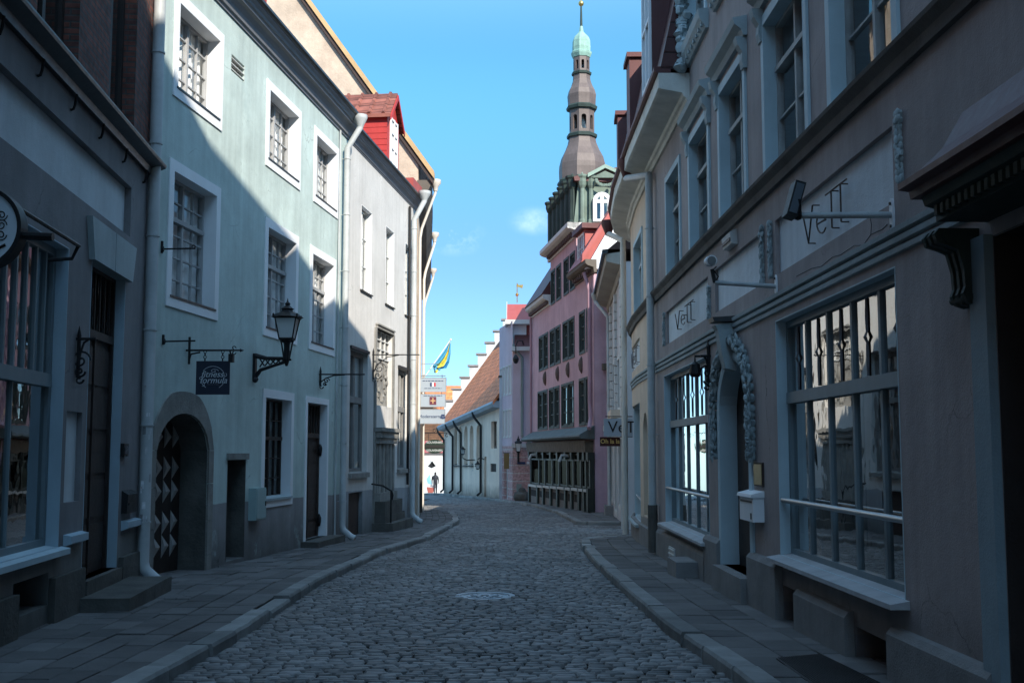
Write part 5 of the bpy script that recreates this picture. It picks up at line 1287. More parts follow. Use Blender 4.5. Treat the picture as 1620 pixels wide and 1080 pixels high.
for i, (a, b) in enumerate(zip(cols_, cols_[1:])):
    if b - a < .5: continue
    z0 = zg0(a) + .9; w_o = (a + .16, b - .16, z0, zs2 - .1)
    f = window(HP, WP, w_o, -.10, 1, (), transom=(.8,), fm=M_green, fw=.07, glass=GLF)
    MB().sbox(WP, a + .15, b - .15, z0 - .14, z0 - .04, .03, .32).build('sill', M_offw, f)
    MB().sbox(WP, a + .165, b - .165, z0 - 1.1, z0 - .145, .03, .2).build('stall_riser', M_conc, f)
    MB().sbox(WP, a + .3, b - .3, z0 - .6, z0 - .3, .201, .21).build('cellar_opening', M_inner, f)
for k, x in enumerate((856, 907)):
    s = WP.px(x, 718)[0]; c = WP.pt(s, zs2 - .35, .45); m = MB(); m.tube([WP.pt(s, zs2 - .2, .2), WP.pt(s, zs2 - .2, .5), WP.pt(s, zs2 - .45, .6)], .07, 8); m.build('shop_spotlight', M_zinc, HP)
for i, s in enumerate((9.9 + 1.1, 7.6, 5.1, 2.3)):
    z = (bz[1] + az[0]) / 2 + .05; m = MB(); m.lathe((*WP.pt(s, 0, .03)[:2], z), [(.01, -.35), (.1, -.2), (.13, 0), (.1, .2), (.01, .35)], 8); m.build('wall_cartouche', mk('bronze_ornament', (.10, .07, .06), .6), HP)
m = MB(); s = .35; m.tube([WP.pt(s, zeR + .1, .3), WP.pt(s, zeR - .6, .1), WP.pt(s, zt_ + 1.6, .1), WP.pt(s - .2, zt_ + .9, .12), WP.pt(s - .75, zt_ + .5, .3)], .08, 8); m.build('downpipe', mk('mauve_downpipe', (.36, .22, .26), .6), HP, smooth=True)
m = MB(); s = LP - .2; m.tube([WP.pt(s, zeR, .1), WP.pt(s, zt_ + .5, .1)], .06, 8); m.build('downpipe', mk('mauve_downpipe', (.36, .22, .26), .6), HP, smooth=True)
MB().prism([WP.pt(-.012, bz[1] + .25, -.3), WP.pt(-.012, bz[1] + .25, -1.6), WP.pt(-.012, bz[1] + .5, -1.6), WP.pt(-.012, bz[1] + .5, -.3)], tg * -.28).build('side_ledge', M_soff, HP)

# ================================================================== lilac house with rusticated base
HL = thing('lilac_house', 'slim lilac house on a banded pink base with a bright red tin roof', 'house', (.03, 61, G(61)))
y61 = 61.0; lsd = at_depth(846, 700, y61).x; xc = WL.p[0].x
zrus = at_depth(811, 705, y61).z; zE = at_depth(815, 549, y61).z; zE2 = WL.px(806, 515)[1]; zE2 = at_depth(811, 507, y61).z
LL = WL.c[-1]
print('lilac', zrus, zE, zE2, LL)
def lw(l, r, t, b): p, q_ = WL.px(l, (t + b) / 2)[0], WL.px(r, (t + b) / 2)[0]; return (min(p, q_), max(p, q_), WL.px(808, b)[1], WL.px(808, t)[1], .15)
lws = []
for t, b in ((578, 622), (648, 690)):
    for k in range(4): s = .35 + k * .92; lws.append((s, s + .5, WL.px(807, b)[1], WL.px(807, t)[1], .15))
facade(WL, 0, LL, zrus, zE2, lws, M_lilac, HL)
for o in lws: window(HL, WL, o[:4], .1, 2, (.5,), fm=M_white, fw=.06, sur=(.07, .025, M_offw), cur=(0, 1))
ldo = (1.5, 2.7, G(62), G(62) + 2.5)
facade(WL, 0, LL, -4, zrus, [(*ldo, .3)], M_rust, HL, 'banded_wall'); window(HL, WL, ldo, .25, 1, (.5,), fm=M_rtrim, fw=.12)
# flank facing the camera: lower side wing and the taller block's blank side
sdw = MB(); sdw.box(xc + .012, lsd + 1.2, y61, y61 + 3.6, zrus, zE); sdw.build('side_wall', M_lilac, HL)
sdb = MB(); sdb.box(xc + .012, lsd + 1.2, y61 - .02, y61 + 3.6, -4, zrus - .005); sdb.build('banded_side_wall', M_rust, HL)
MB().box(xc - .05, lsd + 1.2, y61 - .12, y61 - .02, zrus - .1, zrus + .12).build('string_course', M_offw, HL)
ub = MB(); xw2 = at_depth(833, 530, y61).x; ub.box(xc + .012, xw2, y61 + .8, y61 + 3.6, zE + .02, zE2); ub.build('upper_side_wall', M_white, HL)
ur = MB(); zRg = at_depth(806, 476, y61 + 1).z; xr1 = at_depth(858, 476, y61 + 1).x
ur.prism([(xc - .3, y61 + .5, zE2 + .1), (xc - .3, y61 + 2.4, zRg), (xc - .3, y61 + 4.4, zE2 + .1)], (xr1 - xc + .3, 0, 0)); ur.build('roof', M_redtin, HL)
co = MB(); co.box(xc - .4, xr1 + .05, y61 + .35, y61 + 4.4, zE2 - .14, zE2 + .095); co.build('cornice', M_offw, HL)
ped = MB(); ped.prism([(xc - .33, y61 + .4, zE2 + .1), (xc - .33, y61 + 2.4, zRg + .15), (xc - .33, y61 + 4.5, zE2 + .1)], (.028, 0, 0)); ped.build('pediment', M_lilac, HL)
sr = MB(); sr.prism([(xc + .1, y61 - .4, zE + .003), (xc + .1, y61 + .79, zE + .75), (xc + .1, y61 + .79, zE + .003)], (lsd + 1.1 - xc, 0, 0)); sr.build('side_roof', M_redroof, HL)
MB().box(xc - .05, lsd + 1.2, y61 - .42, y61 - .001, zE - .22, zE - .002).build('side_cornice', M_offw, HL)
MB().box(at_depth(833.5, 530, y61).x, at_depth(842, 530, y61).x, y61 + 1.0, y61 + 3.4, zE + .7, at_depth(838, 508, y61).z).build('chimney', M_redtin, HL)
wv = at_depth(818, 473, y61 + 2.4); m = MB(); m.tube([wv - EZ * .2, wv + EZ * .9], .03, 6); m.blob(wv + EZ * .25, .1, .1, .1, 1, 8, 5, 0); m.prism([(wv.x - .05, wv.y, wv.z + .72), (wv.x + .3, wv.y, wv.z + .6), (wv.x + .35, wv.y, wv.z + .82), (wv.x + .1, wv.y, wv.z + .8), (wv.x, wv.y, wv.z + .9)], (0, .03, 0)); m.build('weather_vane', M_gold, HL)
m = MB(); a_ = at_depth(812.5, 545, y61 - .3); b_ = at_depth(826, 565, y61 - .1); c_ = at_depth(826, 690, y61 - .1); e_ = at_depth(841, 703, y61 - .12)
m.tube([a_, a_ - EZ * .2, b_, c_, e_], .075, 8); m.build('downpipe', mk('green_grey_downpipe', (.22, .27, .26), .6), HL, smooth=True)
MB().box(at_depth(817, 700, y61).x, at_depth(825, 700, y61).x, y61 - .06, y61 - .02, at_depth(820, 777, y61).z, at_depth(820, 765, y61).z).build('meter_door', mk('pale_green_door', (.25, .33, .32)), HL)
MB().box(xc + .1, lsd + 1, y61 - .08, y61 - .025, -4, G(61) + .45).build('plinth', M_conc, HL)

# ================================================================== church hall with orange roof and stepped gable
HW = thing('church_hall', 'cream limewashed church hall with a steep orange tile roof and a white stepped gable', 'church', (-2.7, 72, G(72)))
LW = WW.c[-1]
ze0 = WW.px(788, 640)[1]; zeW = ze0
zeW = (WW.px(780, 641)[1] + WW.px(712, 672)[1]) / 2
print('hall eave', WW.px(780, 641)[1], WW.px(712, 672)[1], 'len', LW)
hw_ = [(WW.px(786, 700)[0], WW.px(777, 700)[0], WW.px(781, 709)[1], WW.px(781, 666)[1], .3)]
hd_ = (WW.px(769.5, 760)[0], WW.px(766, 760)[0], G(66), WW.px(768, 722)[1], .3)
hv = (WW.px(785, 738)[0], WW.px(776, 738)[0], WW.px(780, 746)[1], WW.px(780, 733)[1], .1)
bt = []
for x in (757, 746, 737, 728, 721):
    s = WW.px(x, 690)[0]; z1 = WW.px(x, 656)[1]; z0 = WW.px(x, 735)[1]; d_ = dict(s0=s - .55, s1=s + .55, z0=z0, z1=z1, r=.35, spring=z1 - .6); bt.append(d_)
srt = lambda o: (min(o[0], o[1]), max(o[0], o[1]), *o[2:])
ZH0, ZH1 = 4.35, 3.30
zes = lambda s: ZH0 + (ZH1 - ZH0) * s / LW
for d_ in bt: d_['z1'] = min(d_['z1'], ZH1 - .1); d_['spring'] = d_['z1'] - .6
wt_ = MB()
for i_ in range(12): a_, b_ = LW * i_ / 12, LW * (i_ + 1) / 12; wt_.quad(WW.pt(a_, ZH1), WW.pt(b_, ZH1), WW.pt(b_, zes(b_) + .25), WW.pt(a_, zes(a_) + .25))
wt_.build('upper_wall', M_cream, HW, flip=False)
facade(WW, 0, LW, -5, ZH1, [srt(hw_[0]), srt(hd_), srt(hv)] + bt, M_cream, HW)
MB().quad(WW.pt(0, -5), WW.pt(0, -5, -8), WW.pt(0, 4.3, -8), WW.pt(0, 4.3)).build('end_wall', M_cream, HW, flip=False)
o = srt(hw_[0]); window(HW, WW, o[:4], .25, 2, (.5,), fm=mk('grey_brown_frame', (.14, .12, .10)), fw=.14, glass=GLD)
o = srt(hd_); MB().sbox(WW, o[0], o[1], o[2], o[3], -.3, -.22).build('door', mk('weathered_grey_door', (.16, .15, .13), .8, .3), HW)
o = srt(hv); vm = MB(); vm.sbox(WW, o[0], o[1], o[2], o[3], -.12, -.1)
for k in range(4): z = o[2] + (o[3] - o[2]) * (k + .3) / 4; vm.sbox(WW, o[0], o[1], z, z + .05, -.1, -.02)
vm.build('louvre', M_dark, HW)
for d_ in bt:
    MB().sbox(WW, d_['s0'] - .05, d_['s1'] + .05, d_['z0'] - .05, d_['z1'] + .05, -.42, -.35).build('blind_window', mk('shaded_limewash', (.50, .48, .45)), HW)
    MB().sprof(WW, d_['s0'] - .05, d_['s1'] + .05, [(-.3, d_['z0'] + .12), (.10, d_['z0'] - .06), (.10, d_['z0'] - .12), (-.3, d_['z0'])]).build('sill', M_stoned, HW)
# roof: eaves rise a little towards the near end
yk = WW.pt(LW, 0).y
g0 = at_depth(714, 645, yk); g1 = at_depth(805, 519, yk)
slp = (g1.z - g0.z) / (g1.x - g0.x)
print('gable slope', slp, g0, g1)
e1 = WW.pt(LW, zes(LW), .45); e0 = WW.pt(-.3, zes(-.3), .45)
W_ = 5.2
z_at = lambda dx: zeW + slp * dx
rf = MB(); brk = 3.8
def rpt(e, dx, dz=0): return Vector((e.x + dx, e.y, e.z + slp * dx + dz))
emid = WW.pt(WW.c[1], zes(WW.c[1]), .45)
rf.loft([[rpt(e, 0), rpt(e, brk), rpt(e, brk, -.25), rpt(e, 0, -.2)] for e in (e0, emid, e1)]); rf.build('roof', M_orange, HW)
r2 = MB(); r2.loft([[rpt(e, brk + .01), rpt(e, W_), rpt(e, W_ + .01, -.3), rpt(e, brk, -.25)] for e in (e0, emid, e1)]); r2.build('upper_roof', M_otile, HW)  # shadow along the top of the slope, put in as darker tile
r3 = MB(); r3.loft([[rpt(e, W_), Vector((rpt(e, W_).x + W_, e.y, zeW)), Vector((rpt(e, W_).x + W_, e.y, zeW - .2)), rpt(e, W_, -.2)] for e in (e0, emid, e1)]); r3.build('far_roof', M_otile, HW)
bo = MB(); bo.loft([[WW.pt(s_, zes(s_) + dz_, dd_) for dd_, dz_ in [(.0, -.35), (.42, -.3), (.52, -.10), (.46, .03), (.0, .05)]] for s_ in (-.3, WW.c[1], LW)]); bo.build('eaves', mk('blue_grey_eaves', (.36, .42, .46), .6, .2), HW)
# stepped gable
x0 = WW.pt(LW, 0).x + .0; n = 9; sx = (W_ + .1) / n
for k in range(n):
    a = x0 + k * sx; zt_ = zes(LW) + slp * (k + 1) * sx + .95
    gg = MB(); gg.box(a, a + sx - .002, yk - .02, yk + .55, -5, zt_); gg.build('gable_step', mk('weathered_whitewash', (.50, .52, .54), var=.22, streak=.2), HW)
    MB().box(a - .12, a + sx + .06, yk - .12, yk + .65, zt_ + .002, zt_ + .12).build('step_coping', M_conc, HW)
for x in (702, 716, 729, 760.5):
    s = WW.px(x, 720, .12)[0] + .6; zw = zes(s); p = WW.pt(s, zw - .1, .5); m = MB(); m.tube([p, WW.pt(s - .1, zw - .4, .45), WW.pt(s - .6, zw - .95, .12), WW.pt(s - .6, zw - 1.3, .12), WW.pt(s - .6, G(WW.pt(s, 0).y) + .3, .12), WW.pt(s - .6, G(WW.pt(s, 0).y) + .1, .35)], .075, 8); m.build('downpipe', M_iron, HW, smooth=True)
bp = at_depth(796, 700, 63.6); MB().box(bp.x - .22, bp.x + .25, 64.1, 64.55, -4, at_depth(795, 597, 64.3).z).build('buttress', mk('blue_white_render', (.52, .55, .60), var=.2), HW)
MB().box(bp.x - .28, bp.x + .3, 64.05, 64.6, at_depth(795, 597, 64.3).z, at_depth(795, 594, 64.3).z).build('buttress_cap', M_stoned, HW)

# ================================================================== church tower with baroque spire
HT = thing('church_spire', 'slender baroque church spire of brown copper with a green cap and gold ball', 'church spire', (0, 0, 0))
YT = 112.0; cxp = 920.5
def tz(py): return at_depth(cxp, py, YT).z
def tr(w): return w / 2 / F * YT
c0 = at_depth(cxp, 200, YT); HT.location = (c0.x, YT, G(YT))
def oct_(name, prof, mat, par=HT, n=8, rot=PI / 8 + .12):
    m = MB(); m.lathe((c0.x, YT, 0), [(tr(w) * 1.0 / math.cos(PI / n), tz(py)) for w, py in prof], n, rot); return m.build(name, mat, par)
MB().lathe((c0.x, YT, 0), [(tr(58) / math.cos(PI / 4), -5), (tr(58) / math.cos(PI / 4), tz(291))], 4, PI / 4 + .2).build('tower', M_white, HT)
oct_('eaves', [(76, 292), (77, 289), (70, 286)], M_copd)
oct_('lower_bell', [(70, 286.5), (71, 270), (70, 262), (64, 250), (52, 238), (44, 228), (40, 218)], M_copb)
oct_('lantern_floor', [(40, 218), (46, 219), (47, 215), (42, 213)], M_copd)
def lantern(y0, y1, w, ow, par=HT, frac=.5):
    r = tr(w); z0, z1 = tz(y0), tz(y1)
    m = MB()
    for k in range(8):
        an = PI / 8 + .12 + k * PI / 4; p = (c0.x + r / math.cos(PI / 8) * math.cos(an), YT + r / math.cos(PI / 8) * math.sin(an))
        an2 = an + PI / 4; p2 = (c0.x + r / math.cos(PI / 8) * math.cos(an2), YT + r / math.cos(PI / 8) * math.sin(an2))
        P = Vector((p[0], p[1], 0)); D = Vector((p2[0], p2[1], 0)) - P; L = D.length; D = D / L; N_ = Vector((D.y, -D.x, 0))
        e = (1 - frac) / 2 * L
        for a, b in ((0, e), (L - e, L)): m.obox(P, D, EZ, N_, a, b, z0, z1, -.25, 0)
        m.obox(P, D, EZ, N_, e, L - e, z0, z0 + (z1 - z0) * .14, -.25, -.002); 
        aw = (L - 2 * e) / 2; zs = z0 + (z1 - z0) * .66
        pts = [(e + aw - aw * math.cos(PI * i / 8), zs + aw * .9 * math.sin(PI * i / 8)) for i in range(9)]
        for (a, za), (b, zb_) in zip(pts, pts[1:]):
            q4 = [P + D * a + EZ * za, P + D * b + EZ * zb_, P + D * b + EZ * z1, P + D * a + EZ * z1]
            m.hexa([q4[0], q4[1], q4[1] - N_ * .25, q4[0] - N_ * .25, q4[3], q4[2], q4[2] - N_ * .25, q4[3] - N_ * .25])
    return m.build('lantern', M_copb, par)
lantern(213, 176, 38, 20)
b_ = MB(); b_.lathe((c0.x, YT, tz(208)), [(.02, 1.6), (.2, 1.5), (.32, .9), (.5, .25), (.55, .2), (0.02, .2)], 12); b_.build('bell', mk('pale_bell', (.45, .42, .38), .5, metal=.5), HT, smooth=True)
oct_('lantern_cornice', [(38, 176.5), (46, 175), (48, 171), (42, 168)], M_copd)
oct_('middle_bell', [(42, 168.5), (43, 158), (44, 152), (40, 144), (32, 136), (27, 128), (26, 120)], M_copb)
oct_('upper_floor', [(26, 120), (30, 119.5), (31, 116.5), (27, 115)], M_copd)
lantern(115, 92, 25, 12, frac=.45)
oct_('upper_cornice', [(25, 92.5), (27, 92), (31, 87), (32, 84), (26, 82)], M_copv)
oct_('cap', [(27, 82.5), (28, 76), (27, 66), (23, 60), (14, 55), (7, 51), (5, 44), (4.2, 42)], M_copv)
sp_ = MB(); sp_.lathe((c0.x, YT, 0), [(tr(4.2), tz(42)), (tr(2.6), tz(10))], 8); sp_.build('needle', M_copd, HT)
gb_ = MB(); gb_.blob((c0.x, YT, tz(6)), tr(9), tr(9), tr(9.5), 1, 12, 8, 0); gb_.tube([(c0.x, YT, tz(3)), (c0.x, YT, tz(-10))], .06, 6); gb_.build('gold_ball', M_gold, HT, smooth=True)

# ================================================================== far end of the street
def far_house(name, label, Y, pl, pr, pe, prg, wall, roof, yaw=0, hip=False):
    a, b = at_depth(pl, 700, Y), at_depth(pr, 700, Y); ze = at_depth(pl, pe, Y).z; zr = at_depth(pl, prg, Y + 4).z
    h = thing(name, label, 'house', ((a.x + b.x) / 2, Y, G(Y)))
    MB().box(a.x, b.x, Y, Y + 8, -9, ze).build('wall', wall, h)
    MB().prism([(a.x - .4, Y - .4, ze + .003), (a.x - .4, Y + 4, zr), (a.x - .4, Y + 8.4, ze + .003)], (b.x - a.x + .8, 0, 0)).build('roof', roof, h)
    return h, a, b, ze
h1, a, b, ze = far_house('orange_roofed_house', 'distant pale house with a broad orange tile roof closing the end of the street', 142, 640, 742, 702, 610, M_cream, M_orange)
for k in range(4): 
    x = b.x - 3.1 - k * 1.6; MB().box(x, x + .8, 141.93, 141.99, ze - 1.9, ze - .6).build('window', M_gframe, h1)
h2, a, b, ze = far_house('red_roofed_house', 'small distant house with a pale front under a low red roof', 128, 655, 700, 716, 697, M_cream, M_redtin)
c = at_depth(690, 725, 127.9)
for k, x in enumerate((683, 694)): p = at_depth(x, 740, 127.96); MB().box(p.x - .4, p.x + .4, 127.94, 127.99, p.z - 1.0, p.z + .7).build('window', M_gframe, h2)
# poster hoarding with sailing ships
bq = thing('ship_hoarding', 'white hoarding painted with dark and blue sailing ships at the end of the street', 'hoarding', (-8.6, 118, G(118)))
YH = 118.0; l, r = at_depth(671, 740, YH), at_depth(703, 740, YH); zt_ = at_depth(680, 722, YH).z
MB().box(l.x, r.x, YH, YH + .15, -6, zt_).build('board', M_offw, bq)
def flatpoly(P, mat, nm):
    MB().prism([(at_depth(x, y, YH).x, YH - .03, at_depth(x, y, YH).z) for x, y in P], (0, .028, 0)).build(nm, mat, bq)
flatpoly([(677, 737), (684, 729), (689, 737), (683, 740)], M_blackp, 'dark_sail'); flatpoly([(680, 728), (686, 737), (690, 736)], flat('grey_sail_paint', (.2, .2, .22)), 'grey_sail')
flatpoly([(675, 757), (680, 750), (683, 766), (677, 764)], flat('blue_sail_paint', (.20, .42, .55)), 'blue_sail'); flatpoly([(675, 770), (688, 771), (685, 779), (677, 779)], flat('red_hull_paint', (.30, .08, .06)), 'red_hull'); flatpoly([(683, 766), (690, 770), (688, 772), (680, 768)], flat('grey_sail_paint', (.2, .2, .22)), 'hull')
# ================================================================== things fixed to the houses and standing in the street
def lantern4(t, c, w, h, glass=None, iron=None, finial=True):
    """four-sided tapering street lantern; c = centre of its foot"""
    iron = iron or M_iron; c = Vector(c); n = 4; rot = PI / 4
    a, b = w * .32, w * .5
    g = MB(); g.lathe(c, [(a * 1.30, .02 * h), (b * 1.30, .62 * h)], 4, rot); t2 = g.build('lamp_glass', glass or M_frost, t)
    f = MB()
    for k in range(4):
        an = rot + k * PI / 2; d = Vector((math.cos(an), math.sin(an), 0)); f.tube([c + d * a * 1.36, c + d * b * 1.38 + EZ * .62 * h], w * .035, 5)
    f.lathe(c, [(a * 1.45, -.03 * h), (a * 1.5, .03 * h)], 4, rot); f.lathe(c, [(b * 1.5, .60 * h), (b * 1.62, .64 * h), (b * 1.3, .68 * h)], 4, rot)
    f.build('lamp_frame', iron, t)
    r = MB(); r.lathe(c, [(b * 1.55, .645 * h), (b * 1.15, .74 * h), (b * .62, .80 * h), (b * .5, .86 * h), (b * .62, .90 * h), (b * .40, .95 * h), (b * .2, 1.0 * h), (b * .26, 1.06 * h), (b * .08, 1.12 * h), (.003, 1.22 * h)], 8, PI / 8)
    for k in range(4): an = rot + k * PI / 2; p = c + Vector((math.cos(an), math.sin(an), 0)) * b * 1.55 + EZ * .66 * h; r.blob(p + EZ * .03 * h, w * .05, w * .05, w * .08, k, 6, 4, 0)
    r.build('lamp_roof', iron, t); m = MB(); m.lathe(c, [(.01, -.13 * h), (a * .7, -.10 * h), (a * .9, -.04 * h), (a * 1.3, 0)], 8); m.build('lamp_base', iron, t)
def spiral(c, r0, turns, u, v, n=26, r1=.01, a0=0):
    return [Vector(c) + (u * math.cos(a0 + turns * 2 * PI * i / n) + v * math.sin(a0 + turns * 2 * PI * i / n)) * (r0 + (r1 - r0) * i / n) for i in range(n + 1)]

# --- wall lantern on the mint house
s, z = WM.px(401, 578); nM = WM.nrm(0); tM = WM.tan(0)
t = thing('wall_lantern', 'large black iron street lantern on a pierced bracket, fixed to the mint house', 'street lamp', WM.pt(s, z))
Yl = WM.pt(s, 0).y; reach = (at_depth(455, 570, Yl) - WM.pt(s, z)).x
zarm = at_depth(455, 569, Yl).z
b = MB(); b.sbox(WM, s - .05, s + .05, z - .28, z + .22, -.02, .05)
P = lambda d, zz: WM.pt(s, zz, d)
b.tube([P(.03, z + .18), P(.25, z + .13), P(reach, zarm + .02)], [.05, .035, .03], 7)
b.tube([P(.03, z - .22), P(.14, z - .08), P(.4, z + .0), P(reach, zarm - .04)], [.045, .035, .028, .025], 7)
for k in range(6):
    d = .12 + k * .10; h_ = .16 * (1 - k / 7)
    b.tube([P(d, z - .03 + k * .02), P(d + .09, z + .11)], .014, 5); b.tube([P(d, z + .12), P(d + .09, z - .01 + k * .02)], .014, 5)
b.blob(P(.04, z - .26), .06, .07, .06, 2, 7, 5, .1); b.build('bracket', M_iron, t)
zl0 = at_depth(455, 537, Yl).z
p = MB(); c = P(reach, 0); p.tube([Vector((c.x, c.y, zarm - .12)), Vector((c.x, c.y, zarm)), Vector((c.x, c.y, zl0 - .02))], [.02, .06, .05], 8); 
for k in range(4): an = k * PI / 2 + .6; p.tube([Vector((c.x + .05 * math.cos(an), c.y + .05 * math.sin(an), zarm)), Vector((c.x + .10 * math.cos(an), c.y + .10 * math.sin(an), zl0 - .1)), Vector((c.x + .13 * math.cos(an), c.y + .13 * math.sin(an), zl0))], .016, 5)
p.build('post', M_iron, t)
hL = (at_depth(455, 504, Yl).z - zl0) / .62; wL = (at_depth(476, 504, Yl).x - at_depth(434, 504, Yl).x)
lantern4(t, (c.x, c.y, zl0), wL * .80, hL)

# --- fitness formula sign
s, z = WM.px(294.5, 554); Ys = WM.pt(s, 0).y
t = thing('hanging_sign', 'square navy sign reading fitness formula, hung by chains over the arched gateway', 'sign', WM.pt(s, z))
a = at_depth(311, 571, Ys); e = at_depth(363, 624, Ys); zb = at_depth(330, 554, Ys).z; zt_ = at_depth(294, 533, Ys).z; zl_ = at_depth(294, 576, Ys).z; x1 = at_depth(380, 553, Ys).x
m = MB(); m.box(a.x, e.x, Ys - .012, Ys + .012, e.z, a.z); pn_ = m.build('panel', M_tar, t)
b = MB(); wx = WM.pt(s, 0, .02).x; b.tube([(wx + .03, Ys, zl_), (wx + .03, Ys, zt_)], .02, 6); b.tube([(wx - .05, Ys, zb), (x1, Ys, zb)], [.018, .014], 6); b.tube([(wx + .03, Ys, zb - .16), (wx + .06, Ys, zb - .06), (wx + .2, Ys, zb - .03)], .014, 5)
b.tube([(x1, Ys, zb), (x1 + .06, Ys, zb)], [.03, .003], 6); b.tube(spiral((x1 - .10, Ys, zb + .035), .035, .8, EX, EZ), .007, 4); b.tube(spiral((x1 - .10, Ys, zb - .035), .035, .8, EX, -EZ), .007, 4)
b.build('bracket', M_iron, t)
b = MB()
for xx in (a.x + .13, e.x - .12):
    zc_ = a.z; n = 4; dz = (zb - a.z) / n
    for k in range(n): b.tube(spiral((xx, Ys, a.z + dz * (k + .5)), dz * .55, 1, EX if k % 2 else EY, EZ, 10, dz * .55), .006, 4)
b.build('chain', M_iron, t)
b = MB(); b.box(e.x - .02, e.x + .05, Ys - .05, Ys + .06, a.z - .02, a.z + .11); b.tube([(e.x + .01, Ys, a.z + .1), (e.x - .01, Ys, zb)], .015, 5); b.build('spotlight', M_iron, t)
cx_, cz_ = (a.x + e.x) / 2, (a.z + e.z) / 2; w = e.x - a.x
yy = Ys - .018
text(t, 'fitness', w * .26, (cx_ - .01, yy, cz_ + w * .10), EX, EZ, M_silver, .003, shear=.3)
text(t, 'formula', w * .26, (cx_ + .01, yy, cz_ - w * .08), EX, EZ, M_silver, .003, shear=.3)
text(t, 'PILATES STUDIO', w * .048, (cx_ + .01, yy, cz_ - w * .2), EX, EZ, flat('dim_lettering', (.12, .13, .15)), .003)
fl = MB()
for a0, a1 in ((.12, .80), (1.12 , 1.32), (1.68, 1.85)):
    fl.tube([(cx_ + w * .36 * math.cos(PI * (a0 + (a1 - a0) * i / 16)), yy, cz_ + w * .34 * math.sin(PI * (a0 + (a1 - a0) * i / 16))) for i in range(17)], .0035, 4)
fl.tube(spiral((cx_ + .02, yy, cz_ + w * .20), w * .13, 1.2, EX, EZ * .5), .0035, 4)
fl.tube([(cx_ - w * .33, yy, cz_ - w * .07)] + spiral((cx_ - w * .36, yy, cz_ - w * .02), w * .06, .9, EX, EZ, a0=-1), .0035, 4); fl.tube(spiral((cx_ + w * .36, yy, cz_ + w * .08), w * .06, .9, -EX, EZ, a0=2), .0035, 4)
fl.tube([(cx_ - w * .25, yy, cz_ - w * .13), (cx_ - w * .24, yy, cz_ - w * .24), (cx_ - w * .31, yy, cz_ - w * .25)], .0035, 4)
fl.build('flourish', M_silver, t)

# --- bare iron hooks on the mint house
def hook(px0, py0, px1, label, plate=.12, curl=True):
    s, z = WM.px(px0, py0); Y = WM.pt(s, 0).y; x1 = at_depth(px1, py0, Y).x; wx = WM.pt(s, 0, 0).x
    t = thing('iron_hook', label, 'bracket', WM.pt(s, z)); b = MB(); b.tube([(wx + .01, Y, z - plate * .5), (wx + .01, Y, z + plate)], .022, 6); b.tube([(wx, Y, z), (x1, Y, z + .01)], .014, 6)
    if curl: b.tube(spiral((x1 - .03, Y, z + .035), .03, .8, EX, EZ, 12, .02, -PI / 2), .009, 4)
    b.blob((wx + .02, Y, z + .0), .03, .035, .05, 1, 6, 4, .1); b.build('arm', M_iron, t); return t
hook(255, 394, 309, 'bare iron hook arm crossing the lower part of a mint house window by the downpipe')
hook(257, 540, 309, 'bare iron hook arm over the arched gateway, beside the fitness sign arm', .10, False)
# --- scrolled brackets without signs
def scroll_bracket(W, px0, ya, yb, px1, yarm, label, r=.016, up=True):
    s, z1 = W.px(px0, ya); z0 = W.px(px0, yb)[1]; za = W.px(px0, yarm)[1]; Y = W.pt(s, 0).y; wx = W.pt(s, 0, .03).x; x1 = at_depth(px1, yarm, Y).x
    sg = 1 if W.side > 0 else -1
    t = thing('scroll_bracket', label, 'bracket', W.pt(s, z0)); b = MB(); b.tube([(wx, Y, z0), (wx, Y, z1)], r * 1.3, 6); b.tube([(wx - sg * .04, Y, za), (x1, Y, za)], r, 6)
    L = abs(x1 - wx); u = EX * sg
    b.tube([(wx, Y, z0 + (za - z0) * .3), (wx + sg * L * .12, Y, z0 + (za - z0) * .65), (wx + sg * L * .3, Y, za - .10 * (za - z0)), (wx + sg * L * .55, Y, za - .01)], r * .8, 5)
    b.tube(spiral((wx + sg * L * .14, Y, z0 + (za - z0) * .45), (za - z0) * .26, 1.4, u, EZ), r * .7, 5); b.tube(spiral((wx + sg * L * .10, Y, z0 + (za - z0) * .16), (za - z0) * .15, 1.3, u, -EZ), r * .7, 5)
    b.tube([(wx, Y, z1), (wx, Y, z1 + .12)], [r * 1.6, .002], 6); b.tube(spiral((wx + sg * .02, Y, z0 - .02), .05, .9, u, -EZ), r * .7, 5)
    b.build('arm', M_iron, t); return t
scroll_bracket(WM, 505, 588, 610, 577, 592, 'empty iron sign bracket with small scrolls above the brown door of the mint house', .018)
scroll_bracket(WM, 589, 557, 600, 664, 561, 'large empty wrought iron sign bracket on the pale grey house beside the portal', .016)
sc_ = scroll_bracket(WD, 121, 532, 598, 152, 536, 'scrolled iron bracket beside the dark recessed door of the brick shop house', .018)

# --- meter box on the mint house
o = WM.rect(393, 772, 823, 409); t = thing('meter_box', 'pale green metal meter cabinet on the wall beside the ground floor window', 'meter box', WM.pt(o[0], o[2]))
m = MB(); m.sbox(WM, o[0], o[1], o[2], o[3], -.01, .14); m.build('cabinet', mk('pale_green_metal', (.32, .42, .41), .5, .12), t)
m = MB(); m.sbox(WM, o[0] + .03, o[1] - .03, o[2] + .03, o[3] - .03, .141, .155); dr = m.build('cabinet_door', mk('pale_green_metal', (.32, .42, .41), .5, .12), t); MB().sbox(WM, o[1] - .09, o[1] - .06, (o[2] + o[3]) / 2 - .04, (o[2] + o[3]) / 2 + .04, .156, .17).build('latch', M_iron, dr)

